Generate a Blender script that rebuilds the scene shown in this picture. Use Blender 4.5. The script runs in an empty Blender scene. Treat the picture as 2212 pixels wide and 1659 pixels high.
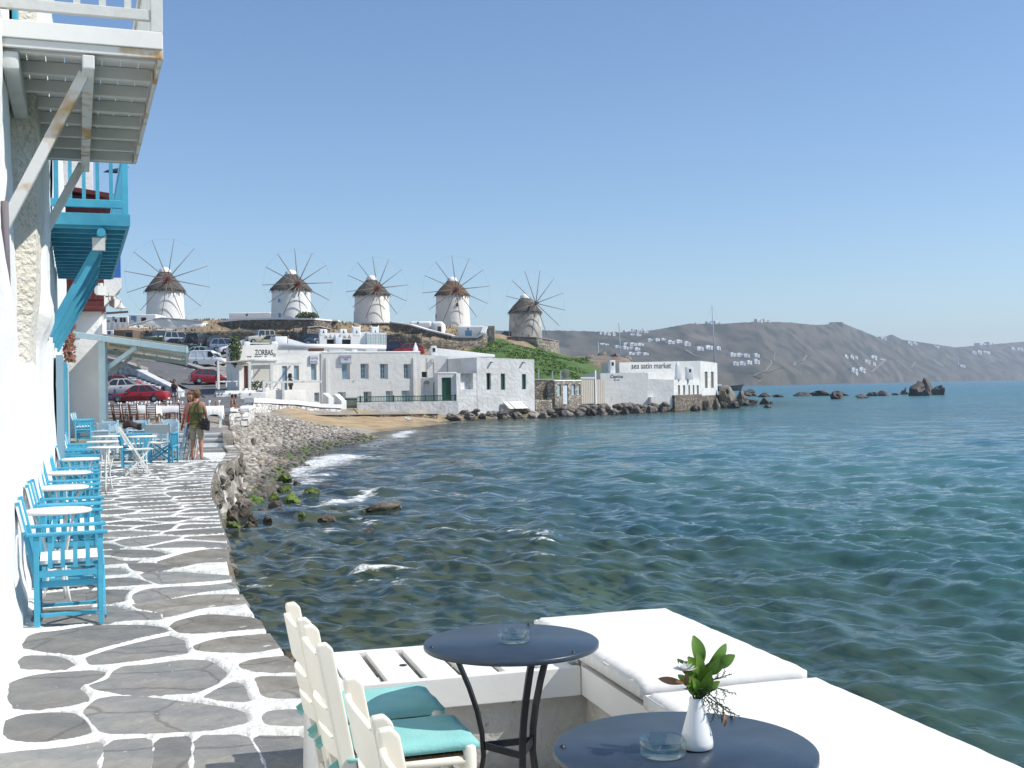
import bpy, bmesh, math, random
import numpy as np
from mathutils import Vector, Matrix, Quaternion, noise as mnoise

SC = bpy.context.scene
COL = SC.collection
R = math.radians
random.seed(7)
RNG = np.random.default_rng(7)

# ------------------------------------------------------------------ camera, world, sun
F, CX, CY = 2550.0, 1106.0, 829.5            # focal length and centre in picture units (2212 x 1659)
CAMH = 1.62                                   # eye height over the promenade (z = 0)
SEA = -1.15
cam_d = bpy.data.cameras.new('camera')
cam = bpy.data.objects.new('camera', cam_d)
COL.objects.link(cam)
cam_d.sensor_fit = 'HORIZONTAL'
cam_d.sensor_width = 36.0
cam_d.lens = 36.0 * F / 2212.0
cam_d.clip_start = 0.05
cam_d.clip_end = 20000
ROT = (Matrix.Rotation(R(90) + math.atan(5.5 / F), 3, 'X') @ Matrix.Rotation(-math.atan(0.0145), 3, 'Z'))
cam.matrix_world = Matrix.Translation((0, 0, CAMH)) @ ROT.to_4x4()
SC.camera = cam

SUN_AZ, SUN_EL = 95.0, 46.0
sdir = Vector((math.cos(R(SUN_EL)) * math.sin(R(SUN_AZ)), math.cos(R(SUN_EL)) * math.cos(R(SUN_AZ)), math.sin(R(SUN_EL))))
sun_d = bpy.data.lights.new('sun', 'SUN')
sun_d.energy = 4.3
sun_d.angle = R(0.5)
sun_d.color = (1.0, 0.955, 0.88)
sun = bpy.data.objects.new('sun', sun_d)
sun.rotation_euler = (-sdir).to_track_quat('-Z', 'Y').to_euler()
COL.objects.link(sun)
world = bpy.data.worlds.new('World')
SC.world = world
world.use_nodes = True
wn = world.node_tree
bg = wn.nodes['Background']
sky = wn.nodes.new('ShaderNodeTexSky')
sky.sky_type = 'NISHITA'
sky.sun_disc = False
sky.sun_elevation = R(SUN_EL)
sky.sun_rotation = R(SUN_AZ)
sky.altitude = 0
sky.air_density = 1.0
sky.dust_density = 0.05
sky.ozone_density = 5.5
wn.links.new(sky.outputs[0], bg.inputs[0])
bg.inputs[1].default_value = 0.115
SC.view_settings.view_transform = 'Standard'
SC.view_settings.look = 'None'
SC.view_settings.gamma = 1
SC.view_settings.use_curve_mapping = False
SC.view_settings.exposure = 0.33
cy = SC.cycles
cy.use_denoising = True
cy.max_bounces = 8
cy.transparent_max_bounces = 12
cy.volume_bounces = 0
cy.caustics_reflective = False
cy.caustics_refractive = False

# ------------------------------------------------------------------ picture -> place
def ray(x, y):
    return ROT @ Vector(((x - CX) / F, -(y - CY) / F, -1.0))
def P(x, y, d):                               # the point seen at (x, y) that lies d metres ahead
    r = ray(x, y)
    return Vector((0, 0, CAMH)) + r * (d / r.y)
def G(x, y, z=0.0):                           # the point seen at (x, y) on the level z
    r = ray(x, y)
    return Vector((0, 0, CAMH)) + r * ((z - CAMH) / r.z)
def W(d, L, z=0.0):                           # d ahead, L right of the promenade axis through the eye
    return Vector((-0.368 * d + L, d, z))
HROT = math.atan(0.368)                       # the houses' frame: local x away from the wall, local y along it
HM = Matrix.Rotation(HROT, 4, 'Z')

# ------------------------------------------------------------------ materials
MATS = {}
def mat(name, col, rough=0.6, col2=None, scale=4.0, bump=0.0, bscale=None, metal=0.0, spec=0.5, detail=4.0,
        lo=0.35, hi=0.65, rnd=0.0, stretch=None, alpha=None, trans=0.0, ior=1.45, attr=None, stain=None, coat=0.0, sss=0):
    m = bpy.data.materials.new(name)
    m.use_nodes = True
    nt = m.node_tree
    N, L = nt.nodes, nt.links
    b = N['Principled BSDF']
    b.inputs['Roughness'].default_value = rough
    b.inputs['Metallic'].default_value = metal
    b.inputs['Specular IOR Level'].default_value = spec
    b.inputs['IOR'].default_value = ior
    b.inputs['Transmission Weight'].default_value = trans
    if coat: b.inputs['Coat Weight'].default_value = coat
    tc = N.new('ShaderNodeTexCoord')
    src = tc.outputs['Object']
    if stretch:
        mp = N.new('ShaderNodeMapping')
        mp.inputs['Scale'].default_value = stretch
        L.new(src, mp.inputs[0]); src = mp.outputs[0]
    c = None
    if attr:
        a = N.new('ShaderNodeAttribute'); a.attribute_name = attr
        c = a.outputs['Color']
    if col2 is not None:
        n = N.new('ShaderNodeTexNoise'); n.inputs['Scale'].default_value = scale; n.inputs['Detail'].default_value = detail
        L.new(src, n.inputs['Vector'])
        rp = N.new('ShaderNodeMapRange'); rp.inputs[1].default_value = lo; rp.inputs[2].default_value = hi
        L.new(n.outputs[0], rp.inputs[0])
        mx = N.new('ShaderNodeMix'); mx.data_type = 'RGBA'
        L.new(rp.outputs[0], mx.inputs[0])
        if c is not None:
            mx.blend_type = 'MULTIPLY'
            L.new(c, mx.inputs[6]); mx.inputs[7].default_value = (*col2, 1)
        else:
            mx.inputs[6].default_value = (*col, 1); mx.inputs[7].default_value = (*col2, 1)
        c = mx.outputs[2]
    if stain:                                  # (colour, scale, lo, hi, stretch)
        n2 = N.new('ShaderNodeTexNoise'); n2.inputs['Scale'].default_value = stain[1]; n2.inputs['Detail'].default_value = 6
        v2 = tc.outputs['Object']
        if len(stain) > 4:
            m2 = N.new('ShaderNodeMapping'); m2.inputs['Scale'].default_value = stain[4]
            L.new(v2, m2.inputs[0]); v2 = m2.outputs[0]
        L.new(v2, n2.inputs['Vector'])
        r2 = N.new('ShaderNodeMapRange'); r2.inputs[1].default_value = stain[2]; r2.inputs[2].default_value = stain[3]
        L.new(n2.outputs[0], r2.inputs[0])
        mx2 = N.new('ShaderNodeMix'); mx2.data_type = 'RGBA'
        L.new(r2.outputs[0], mx2.inputs[0])
        if c is None: mx2.inputs[6].default_value = (*col, 1)
        else: L.new(c, mx2.inputs[6])
        mx2.inputs[7].default_value = (*stain[0], 1)
        c = mx2.outputs[2]
    if rnd:
        oi = N.new('ShaderNodeObjectInfo')
        mr = N.new('ShaderNodeMapRange'); mr.inputs[3].default_value = 1 - rnd; mr.inputs[4].default_value = 1 + rnd
        L.new(oi.outputs['Random'], mr.inputs[0])
        hv = N.new('ShaderNodeHueSaturation')
        L.new(mr.outputs[0], hv.inputs['Value'])
        if c is None: hv.inputs['Color'].default_value = (*col, 1)
        else: L.new(c, hv.inputs['Color'])
        c = hv.outputs[0]
    if c is None: b.inputs['Base Color'].default_value = (*col, 1)
    else: L.new(c, b.inputs['Base Color'])
    if bump:
        n3 = N.new('ShaderNodeTexNoise'); n3.inputs['Scale'].default_value = bscale or scale * 3; n3.inputs['Detail'].default_value = 5
        L.new(src, n3.inputs['Vector'])
        bp = N.new('ShaderNodeBump'); bp.inputs['Strength'].default_value = min(1, bump * 10); bp.inputs['Distance'].default_value = bump * 0.1
        L.new(n3.outputs[0], bp.inputs['Height'])
        L.new(bp.outputs[0], b.inputs['Normal'])
    m.diffuse_color = (*col, 1)
    MATS[name] = m
    return m

WHITE = (0.80, 0.80, 0.78)
m_plaster = mat('white plaster', WHITE, 0.85, (0.74, 0.74, 0.72), 1.3, bump=0.22, bscale=7)
m_plaster_far = mat('limewash', (0.82, 0.80, 0.75), 0.9, (0.75, 0.73, 0.68), 0.9, bump=0.3, bscale=2.5, stain=((0.55, 0.53, 0.49), 1.4, 0.62, 0.80, (1, 1, 0.5)))
m_plaster_old = mat('weathered limewash', (0.74, 0.74, 0.73), 0.9, (0.62, 0.61, 0.58), 0.8, bump=0.6, bscale=3, stain=((0.36, 0.34, 0.31), 2.6, 0.60, 0.78, (1, 1, 0.7)))
m_plaster_mill = mat('flaking mill limewash', (0.60, 0.58, 0.54), 0.9, (0.34, 0.32, 0.29), 0.55, bump=0.5, bscale=2, stain=((0.24, 0.22, 0.19), 1.5, 0.55, 0.7, (1, 1, 0.6)))
m_sandy = mat('sandy plaster', (0.66, 0.61, 0.51), 0.9, (0.74, 0.72, 0.66), 2.0, bump=0.5, bscale=20)
m_spotted = mat('stained plaster', (0.56, 0.54, 0.49), 0.9, (0.44, 0.42, 0.37), 3.0, bump=0.25, bscale=12, stain=((0.10, 0.055, 0.03), 13, 0.635, 0.70, (1, 1, 0.6)))
m_white = mat('white paint', (0.80, 0.79, 0.76), 0.45, (0.74, 0.73, 0.69), 3, bump=0.03, bscale=40)
m_offwhite = mat('grey white paint', (0.66, 0.66, 0.64), 0.6, (0.56, 0.56, 0.53), 2.5, bump=0.06, bscale=18, stain=((0.40, 0.27, 0.12), 2.2, 0.66, 0.78))
m_rust = mat('rusty paint', (0.66, 0.66, 0.64), 0.6, (0.45, 0.27, 0.09), 3.0, lo=0.5, hi=0.62, bump=0.05, bscale=20)
m_cream = mat('cream white paint', (0.80, 0.75, 0.65), 0.38, (0.74, 0.69, 0.58), 4, bump=0.02, bscale=50)
m_blue = mat('turquoise blue paint', (0.075, 0.40, 0.56), 0.5, (0.060, 0.34, 0.50), 6, bump=0.05, bscale=40, rnd=0.07)
m_blue_d = mat('worn blue paint', (0.070, 0.36, 0.50), 0.55, (0.045, 0.28, 0.41), 2.5, bump=0.06, bscale=14, stain=((0.25, 0.30, 0.28), 9, 0.68, 0.76))
m_royal = mat('royal blue paint', (0.03, 0.13, 0.45), 0.5)
m_pale = mat('pale blue paint', (0.47, 0.62, 0.66), 0.55, (0.40, 0.55, 0.60), 3, bump=0.05, bscale=20)
m_palechair = mat('pale grey blue paint', (0.42, 0.56, 0.64), 0.5, (0.36, 0.50, 0.58), 3, rnd=0.08)
m_canvas = mat('white canvas', (0.82, 0.82, 0.80), 0.85, bump=0.05, bscale=90, col2=(0.76, 0.76, 0.74), scale=8)
m_greycanvas = mat('grey canvas', (0.62, 0.60, 0.56), 0.85)
m_redwood = mat('dark red paint', (0.115, 0.018, 0.018), 0.6, (0.085, 0.014, 0.014), 5, bump=0.05, bscale=20)
m_slate = mat('grey flagstone', (0.165, 0.170, 0.170), 0.75, (0.235, 0.230, 0.212), 2.4, bump=0.45, bscale=7, rnd=0.24, stretch=(1, 1.6, 1), detail=9, stain=((0.215, 0.20, 0.172), 1.3, 0.55, 0.78))
m_slate_edge = mat('brown flagstone', (0.15, 0.138, 0.115), 0.8, (0.235, 0.222, 0.198), 3.0, bump=0.3, bscale=9, rnd=0.2, stain=((0.6, 0.59, 0.55), 6, 0.66, 0.72))
def weather(m, crack=1.1, dark=0.45, specks=55):
    # hairline cracks and lime specks over a stone material
    nt = m.node_tree; N, L = nt.nodes, nt.links; b = N['Principled BSDF']; src = b.inputs['Base Color'].links[0].from_socket
    tc = N.new('ShaderNodeTexCoord'); nz = N.new('ShaderNodeTexNoise'); nz.inputs['Scale'].default_value = 3.0
    ad = N.new('ShaderNodeMix'); ad.data_type = 'VECTOR'; ad.inputs[0].default_value = 0.16
    L.new(tc.outputs['Object'], nz.inputs['Vector']); L.new(tc.outputs['Object'], ad.inputs[4]); L.new(nz.outputs['Color'], ad.inputs[5])
    v = N.new('ShaderNodeTexVoronoi'); v.feature = 'DISTANCE_TO_EDGE'; v.inputs['Scale'].default_value = crack; oi = N.new('ShaderNodeObjectInfo'); sh = N.new('ShaderNodeVectorMath'); sh.operation = 'ADD'
    L.new(ad.outputs[1], sh.inputs[0]); L.new(oi.outputs['Random'], sh.inputs[1]); L.new(sh.outputs[0], v.inputs['Vector'])
    r = N.new('ShaderNodeMapRange'); r.inputs[1].default_value = 0.004; r.inputs[2].default_value = 0.016; r.inputs[3].default_value = dark; r.inputs[4].default_value = 0.0; L.new(v.outputs['Distance'], r.inputs[0])
    mx = N.new('ShaderNodeMix'); mx.data_type = 'RGBA'; L.new(r.outputs[0], mx.inputs[0]); L.new(src, mx.inputs[6]); mx.inputs[7].default_value = (.055, .05, .042, 1)
    n2 = N.new('ShaderNodeTexNoise'); n2.inputs['Scale'].default_value = specks; L.new(sh.outputs[0], n2.inputs['Vector']); r2 = N.new('ShaderNodeMapRange'); r2.inputs[1].default_value = .735; r2.inputs[2].default_value = .77; L.new(n2.outputs[0], r2.inputs[0])
    m2 = N.new('ShaderNodeMix'); m2.data_type = 'RGBA'; L.new(r2.outputs[0], m2.inputs[0]); L.new(mx.outputs[2], m2.inputs[6]); m2.inputs[7].default_value = (.6, .59, .56, 1); L.new(m2.outputs[2], b.inputs['Base Color'])
weather(m_slate); weather(m_slate_edge, 1.8, 0.5, 30)
m_mortar = mat('white painted joints', (0.72, 0.72, 0.70), 0.8, (0.60, 0.60, 0.57), 4, bump=0.35, bscale=16, stain=((0.36, 0.35, 0.32), 6, 0.60, 0.74))
m_navy = mat('dark blue enamel', (0.026, 0.040, 0.060), 0.33, (0.036, 0.052, 0.074), 12, bump=0.02, bscale=60, spec=0.5, stain=((0.10, 0.07, 0.05), 22, 0.74, 0.80))
m_black = mat('black paint', (0.012, 0.013, 0.016), 0.4)
m_turq = mat('turquoise cloth', (0.25, 0.53, 0.50), 0.85, (0.21, 0.48, 0.46), 10, bump=0.05, bscale=120)
m_rush = mat('woven rush', (0.22, 0.12, 0.055), 0.8, (0.10, 0.05, 0.02), 30, bump=0.4, bscale=60, stretch=(1, 6, 1))
m_cushion = mat('white cushion cloth', (0.74, 0.73, 0.70), 0.9, (0.69, 0.68, 0.65), 6, bump=0.08, bscale=10, stretch=(1, 4, 1))
m_ceramic = mat('white ceramic', (0.80, 0.80, 0.80), 0.18)
def thin_glass(name, tint):
    m = bpy.data.materials.new(name); m.use_nodes = True; nt = m.node_tree; nt.nodes.clear()
    o = nt.nodes.new('ShaderNodeOutputMaterial'); t = nt.nodes.new('ShaderNodeBsdfTransparent'); t.inputs[0].default_value = (*tint, 1)
    g = nt.nodes.new('ShaderNodeBsdfGlossy'); g.inputs['Roughness'].default_value = 0.03; lw = nt.nodes.new('ShaderNodeLayerWeight'); lw.inputs[0].default_value = 0.5; pw = nt.nodes.new('ShaderNodeMath'); pw.operation = 'POWER'; pw.inputs[1].default_value = 2.6; nt.links.new(lw.outputs['Facing'], pw.inputs[0]); f = nt.nodes.new('ShaderNodeMapRange'); f.inputs[3].default_value = 0.05; f.inputs[4].default_value = 0.75; nt.links.new(pw.outputs[0], f.inputs[0])
    x = nt.nodes.new('ShaderNodeMixShader'); nt.links.new(f.outputs[0], x.inputs[0]); nt.links.new(t.outputs[0], x.inputs[1]); nt.links.new(g.outputs[0], x.inputs[2]); nt.links.new(x.outputs[0], o.inputs[0]); return m
m_glass = thin_glass('clear glass', (0.86, 0.93, 0.92))
m_leaf = mat('glossy leaf', (0.15, 0.27, 0.030), 0.42, (0.10, 0.20, 0.025), 9)
m_leafdark = mat('dark sprig', (0.035, 0.075, 0.020), 0.6)
m_petal = mat('white petal', (0.80, 0.80, 0.78), 0.7)
m_dryleaf = mat('dry leaf', (0.33, 0.17, 0.09), 0.7)
m_rock = mat('grey brown rock', (0.24, 0.21, 0.175), 0.85, (0.125, 0.11, 0.095), 1.8, bump=0.7, bscale=4, rnd=0.22)
m_wetrock = mat('wet dark rock', (0.070, 0.055, 0.036), 0.28, (0.15, 0.12, 0.08), 3, bump=0.5, bscale=7, rnd=0.25)
m_mossrock = mat('weedy rock', (0.055, 0.050, 0.028), 0.5, (0.16, 0.24, 0.03), 3.5, lo=0.42, hi=0.52, bump=0.6, bscale=9, rnd=0.2)
m_darkrock = mat('sea worn rock', (0.11, 0.095, 0.078), 0.7, (0.05, 0.043, 0.037), 1.0, bump=0.8, bscale=2)
m_thatch = mat('grey thatch', (0.150, 0.135, 0.118), 0.95, (0.050, 0.045, 0.040), 6, bump=0.5, bscale=14, stretch=(1, 1, 0.25))
m_thatchb = mat('brown thatch', (0.19, 0.125, 0.072), 0.95, (0.095, 0.06, 0.036), 6, bump=0.5, bscale=14, stretch=(1, 1, 0.25))
m_spar = mat('bare timber', (0.20, 0.155, 0.12), 0.8)
m_sparred = mat('red timber', (0.16, 0.035, 0.028), 0.7)
m_rope = mat('rope', (0.30, 0.28, 0.25), 0.9)
m_stonewall = mat('rubble stone', (0.30, 0.26, 0.205), 0.9, (0.15, 0.13, 0.105), 5, bump=0.3, bscale=9, rnd=0.25)
m_stonebed = mat('rubble bedding', (0.17, 0.15, 0.125), 0.95, (0.10, 0.09, 0.075), 3, bump=0.5, bscale=5)
m_greenp = mat('green paint', (0.018, 0.085, 0.048), 0.5)
m_woodblue = mat('faded blue joinery', (0.25, 0.37, 0.45), 0.6)
m_sky_blue = mat('light blue joinery', (0.13, 0.33, 0.55), 0.55)
m_pane = mat('window glass', (0.03, 0.04, 0.05), 0.08, spec=0.8)
m_panelit = mat('pale window glass', (0.33, 0.46, 0.48), 0.12, spec=0.8)
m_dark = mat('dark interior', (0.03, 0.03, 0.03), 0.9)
m_wood = mat('brown wood', (0.165, 0.062, 0.030), 0.5, (0.10, 0.036, 0.018), 6, stretch=(1, 1, 6))
m_cloth = mat('white tablecloth', (0.80, 0.80, 0.80), 0.9)
m_concrete = mat('concrete', (0.36, 0.34, 0.31), 0.9, (0.29, 0.275, 0.25), 1.5, bump=0.2, bscale=6)
m_asphalt = mat('worn asphalt', (0.125, 0.125, 0.128), 0.9, (0.165, 0.16, 0.155), 0.5, bump=0.15, bscale=20, detail=8)
m_lamp = mat('grey lamp metal', (0.58, 0.57, 0.52), 0.5)
m_rubber = mat('tyre rubber', (0.02, 0.02, 0.02), 0.8)
m_alloy = mat('wheel metal', (0.45, 0.45, 0.46), 0.35, metal=0.6)
m_carglass = mat('car glass', (0.035, 0.045, 0.05), 0.06, spec=0.9)
m_tail = mat('red lamp glass', (0.40, 0.02, 0.02), 0.2)
m_head = mat('clear lamp glass', (0.70, 0.70, 0.68), 0.15)
m_bumper = mat('dark plastic', (0.035, 0.035, 0.038), 0.6)
m_letter = mat('black lettering', (0.02, 0.02, 0.025), 0.7)
m_reed = mat('reed matting', (0.55, 0.51, 0.44), 0.9, (0.42, 0.39, 0.33), 4, stretch=(12, 12, 0.4), bump=0.1, bscale=30)

# ------------------------------------------------------------------ mesh building
class B:
    def __init__(s):
        s.v, s.f, s.mi, s.sm = [], [], [], []
    def add(s, vs, fs, m=0, smooth=False, T=None):
        o = len(s.v)
        if T is not None: vs = [T @ Vector(p) for p in vs]
        s.v += [tuple(p) for p in vs]
        for f in fs:
            s.f.append(tuple(o + i for i in f)); s.mi.append(m); s.sm.append(smooth)
        return s
    def box(s, x0, x1, y0, y1, z0, z1, m=0, T=None):
        vs = [(x0, y0, z0), (x1, y0, z0), (x1, y1, z0), (x0, y1, z0), (x0, y0, z1), (x1, y0, z1), (x1, y1, z1), (x0, y1, z1)]
        return s.hexa(vs, m, T)
    def hexa(s, vs, m=0, T=None):
        return s.add(vs, [(0, 3, 2, 1), (4, 5, 6, 7), (0, 1, 5, 4), (1, 2, 6, 5), (2, 3, 7, 6), (3, 0, 4, 7)], m, False, T)
    def bar(s, p, q, w, h, up=(0, 0, 1), m=0, w2=None, h2=None):
        p, q = Vector(p), Vector(q)
        d = (q - p).normalized()
        up = Vector(up)
        if abs(d.dot(up)) > 0.98: up = Vector((1, 0, 0))
        a = d.cross(up).normalized(); b = a.cross(d).normalized()
        w2 = w if w2 is None else w2; h2 = h if h2 is None else h2
        vs = []
        for c, ww, hh in ((p, w, h), (q, w2, h2)):
            vs += [c - a * ww / 2 - b * hh / 2, c + a * ww / 2 - b * hh / 2, c + a * ww / 2 + b * hh / 2, c - a * ww / 2 + b * hh / 2]
        return s.hexa(vs, m)
    def tube(s, pts, r, n=8, m=0, cap=True, smooth=True):
        pts = [Vector(p) for p in pts]
        rs = r if isinstance(r, (list, tuple)) else [r] * len(pts)
        rings = []
        ref = None
        for i, p in enumerate(pts):
            a = pts[max(0, i - 1)]; b = pts[min(len(pts) - 1, i + 1)]
            d = (b - a).normalized()
            if ref is None:
                ref = d.orthogonal().normalized()
            ref = (ref - d * ref.dot(d))
            ref = ref.normalized() if ref.length > 1e-6 else d.orthogonal().normalized()
            e = d.cross(ref)
            rings.append([p + (ref * math.cos(2 * math.pi * k / n) + e * math.sin(2 * math.pi * k / n)) * rs[i] for k in range(n)])
        vs = [v for rg in rings for v in rg]
        fs = []
        for i in range(len(pts) - 1):
            for k in range(n):
                k2 = (k + 1) % n
                fs.append((i * n + k, i * n + k2, (i + 1) * n + k2, (i + 1) * n + k))
        s.add(vs, fs, m, smooth)
        if cap:
            o = len(s.v) - len(vs)
            s.f.append(tuple(o + k for k in reversed(range(n)))); s.mi.append(m); s.sm.append(False)
            o2 = o + (len(pts) - 1) * n
            s.f.append(tuple(o2 + k for k in range(n))); s.mi.append(m); s.sm.append(False)
        return s
    def lathe(s, prof, n=24, m=0, c=(0, 0, 0), smooth=True, jit=0.0, T=None):
        vs, fs = [], []
        k0 = len(prof)
        for j in range(n):
            a = 2 * math.pi * j / n
            for r, z in prof:
                vs.append((c[0] + r * math.cos(a), c[1] + r * math.sin(a), c[2] + z + (random.uniform(-jit, jit) if jit else 0)))
        for j in range(n):
            j2 = (j + 1) % n
            for i in range(k0 - 1):
                fs.append((j * k0 + i, j2 * k0 + i, j2 * k0 + i + 1, j * k0 + i + 1))
        return s.add(vs, fs, m, smooth, T)
    def prism(s, poly, z0, z1, m=0, T=None, smooth=False):
        n = len(poly)
        vs = [(p[0], p[1], z0) for p in poly] + [(p[0], p[1], z1) for p in poly]
        fs = [tuple(reversed(range(n))), tuple(range(n, 2 * n))] + [(i, (i + 1) % n, n + (i + 1) % n, n + i) for i in range(n)]
        return s.add(vs, fs, m, smooth, T)
    def quad(s, a, b, c, d, m=0):
        return s.add([a, b, c, d], [(0, 1, 2, 3)], m)
    def mesh(s, name, mats, bevel=0.0, seg=2, smooth_all=None, merge=False):
        me = bpy.data.meshes.new(name)
        me.from_pydata(s.v, [], s.f)
        ms = mats if isinstance(mats, (list, tuple)) else [mats]
        for mm in ms: me.materials.append(mm)
        me.polygons.foreach_set('material_index', s.mi)
        me.polygons.foreach_set('use_smooth', [bool(x) if smooth_all is None else smooth_all for x in s.sm])
        if bevel or merge:
            bm = bmesh.new(); bm.from_mesh(me)
            bmesh.ops.remove_doubles(bm, verts=bm.verts, dist=1e-5)
            if bevel:
                es = [e for e in bm.edges if len(e.link_faces) == 2 and e.calc_face_angle(0) > 0.5]
                bmesh.ops.bevel(bm, geom=es, offset=bevel, segments=seg, profile=0.6, affect='EDGES', clamp_overlap=True)
                for f in bm.faces: f.smooth = bevel >= 0.02
            bm.to_mesh(me); bm.free()
            if bevel >= 0.02 and hasattr(me, 'set_sharp_from_angle'): me.set_sharp_from_angle(angle=R(50))
        me.update()
        return me
    def obj(s, name, mats, parent=None, bevel=0.0, seg=2, smooth_all=None, merge=False, loc=None):
        o = bpy.data.objects.new(name, s.mesh(name, mats, bevel, seg, smooth_all, merge))
        COL.objects.link(o)
        if parent is not None: o.parent = parent
        if loc is not None: o.location = loc
        return o

def new(name, me, parent=None, loc=(0, 0, 0), rot=(0, 0, 0), sc=(1, 1, 1)):
    o = bpy.data.objects.new(name, me)
    COL.objects.link(o)
    o.parent = parent; o.location = loc; o.rotation_euler = rot; o.scale = sc
    return o
def tag(o, label, cat, group=None, kind=None):
    o['label'] = label; o['category'] = cat
    if group: o['group'] = group
    if kind: o['kind'] = kind
    return o
def struct(o, label=None, kind='structure'):
    o['kind'] = kind
    if label: o['label'] = label
    return o
def thing(name, label, cat, loc=(0, 0, 0), rz=0.0, group=None):
    o = bpy.data.objects.new(name, None)
    COL.objects.link(o)
    o.location = loc; o.rotation_euler = (0, 0, rz); o.empty_display_size = 0.2
    return tag(o, label, cat, group)
KIDS = {}
def kids(o): return [c for c in COL.objects if c.parent == o]
def copy_tree(root, label, loc, rz=0.0, group=None, sc=None):
    key = root.name
    if key not in KIDS:
        KIDS[key] = [(c, list(c.children)) for c in root.children]
    r = root.copy(); COL.objects.link(r)
    r.location = loc; r.rotation_euler = (0, 0, rz); r['label'] = label
    if group: r['group'] = group
    if sc: r.scale = sc
    for c, gs in KIDS[key]:
        k = c.copy(); COL.objects.link(k); k.parent = r
        for g in gs:
            q = g.copy(); COL.objects.link(q); q.parent = k
    return r
def chaikin(poly, n=2, q=0.25):
    for _ in range(n):
        out = []
        for i in range(len(poly)):
            a, b = poly[i], poly[(i + 1) % len(poly)]
            out.append((a[0] * (1 - q) + b[0] * q, a[1] * (1 - q) + b[1] * q))
            out.append((a[0] * q + b[0] * (1 - q), a[1] * q + b[1] * (1 - q)))
        poly = out
    return poly
def area(poly):
    return 0.5 * sum(poly[i][0] * poly[(i + 1) % len(poly)][1] - poly[(i + 1) % len(poly)][0] * poly[i][1] for i in range(len(poly)))
def ccw(poly): return poly if area(poly) > 0 else poly[::-1]
def clip(poly, n, c):                         # keep the side where p.n <= c
    out = []
    for i in range(len(poly)):
        a, b = poly[i], poly[(i + 1) % len(poly)]
        da = a[0] * n[0] + a[1] * n[1] - c; db = b[0] * n[0] + b[1] * n[1] - c
        if da <= 0: out.append(a)
        if da * db < 0:
            t = da / (da - db)
            out.append((a[0] + (b[0] - a[0]) * t, a[1] + (b[1] - a[1]) * t))
    return out
def voronoi(seeds, bounds, gap):
    cells = []
    for i, p in enumerate(seeds):
        poly = list(bounds)
        for j, q in enumerate(seeds):
            if i == j: continue
            nx, ny = q[0] - p[0], q[1] - p[1]
            l = math.hypot(nx, ny)
            if l > 6: continue
            nx /= l; ny /= l
            poly = clip(poly, (nx, ny), nx * (p[0] + q[0]) / 2 + ny * (p[1] + q[1]) / 2 - gap / 2)
            if len(poly) < 3: break
        if len(poly) >= 3 and abs(area(poly)) > 0.004: cells.append(poly)
    return cells
ROCKS = []
def rock_mesh(seed, sub=3, rough=0.35, flat=1.0, mt=None, name='rock'):
    bm = bmesh.new()
    bmesh.ops.create_icosphere(bm, subdivisions=sub, radius=1.0)
    off = Vector((seed * 13.7, seed * 7.1, seed * 3.3))
    for v in bm.verts:
        d = v.co.normalized()
        k = 1 + rough * mnoise.fractal(d * 1.1 + off, 0.8, 2.0, 3) * 1.3
        for q in range(7):                          # knock flat facets off the lump
            n_ = Vector((math.sin(q * 2.4 + seed), math.cos(q * 1.7 + seed * 2), math.sin(q * 1.1 + seed * 3))).normalized(); dp = d.dot(n_) * k; lim = 0.76 + 0.14 * math.sin(q * 3.3 + seed)
            if dp > lim: k *= lim / dp
        v.co = d * k
        v.co.z *= flat
    for f in bm.faces: f.smooth = sub >= 3
    me = bpy.data.meshes.new(name)
    bm.to_mesh(me); bm.free()
    if hasattr(me, 'set_sharp_from_angle'): me.set_sharp_from_angle(angle=R(38))
    if mt: me.materials.append(mt)
    return me
def text(s, size, mt, parent, loc, rot=(R(90), 0, 0), name='lettering', shear=0.0, xs=1.0, ext=0.01, align='LEFT', off=0.0):
    c = bpy.data.curves.new(name, 'FONT')
    c.body = s; c.size = size; c.extrude = ext; c.shear = shear; c.align_x = align; c.offset = off
    c.resolution_u = 3
    c.materials.append(mt)
    o = bpy.data.objects.new(name, c)
    COL.objects.link(o)
    dg = bpy.context.evaluated_depsgraph_get(); dg.update()
    me = bpy.data.meshes.new_from_object(o.evaluated_get(dg))
    bpy.data.objects.remove(o)
    o = bpy.data.objects.new(name, me); COL.objects.link(o)
    o.parent = parent; o.location = loc; o.rotation_euler = rot; o.scale = (xs, 1, 1)
    return o
# ------------------------------------------------------------------ terrain height field
CT = []
def cp(x, y, d, t): v = P(x, y, d); CT.append((v.x, v.y, v.z, t))
def cg(x, y, z, t): v = G(x, y, z); CT.append((v.x, v.y, v.z, t))
def cw(d, L, z, t): v = W(d, L, z); CT.append((v.x, v.y, v.z, t))
for d, L in ((5, -6), (5, 0.4), (10, -6), (10, 0.3), (16, -6), (16, 0.8), (22, -6), (22, 1.4)): cw(d, L, -1.9, 'rockbed')
for d, L in ((27, -6), (28, 1.5), (32, -6), (32, 2.2)): cw(d, L, -0.9, 'dirt')
for d, L, z in ((25.5, 3.1, -1.25), (29, 3.9, -1.05), (33, 4.5, -0.95)): cw(d, L, z, 'pebble')
for d, L in ((38, -6), (38, 1), (44, -4), (46, 3)): cw(d, L, 0.05, 'dirt')
cp(510, 1050, 31, 'pebble'); cp(507, 985, 41, 'pebble'); cp(505, 932, 55, 'pebble')
cp(462, 919, 45, 'pebble'); cp(400, 907, 57, 'dirt'); cp(250, 909, 57, 'dirt')
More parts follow.
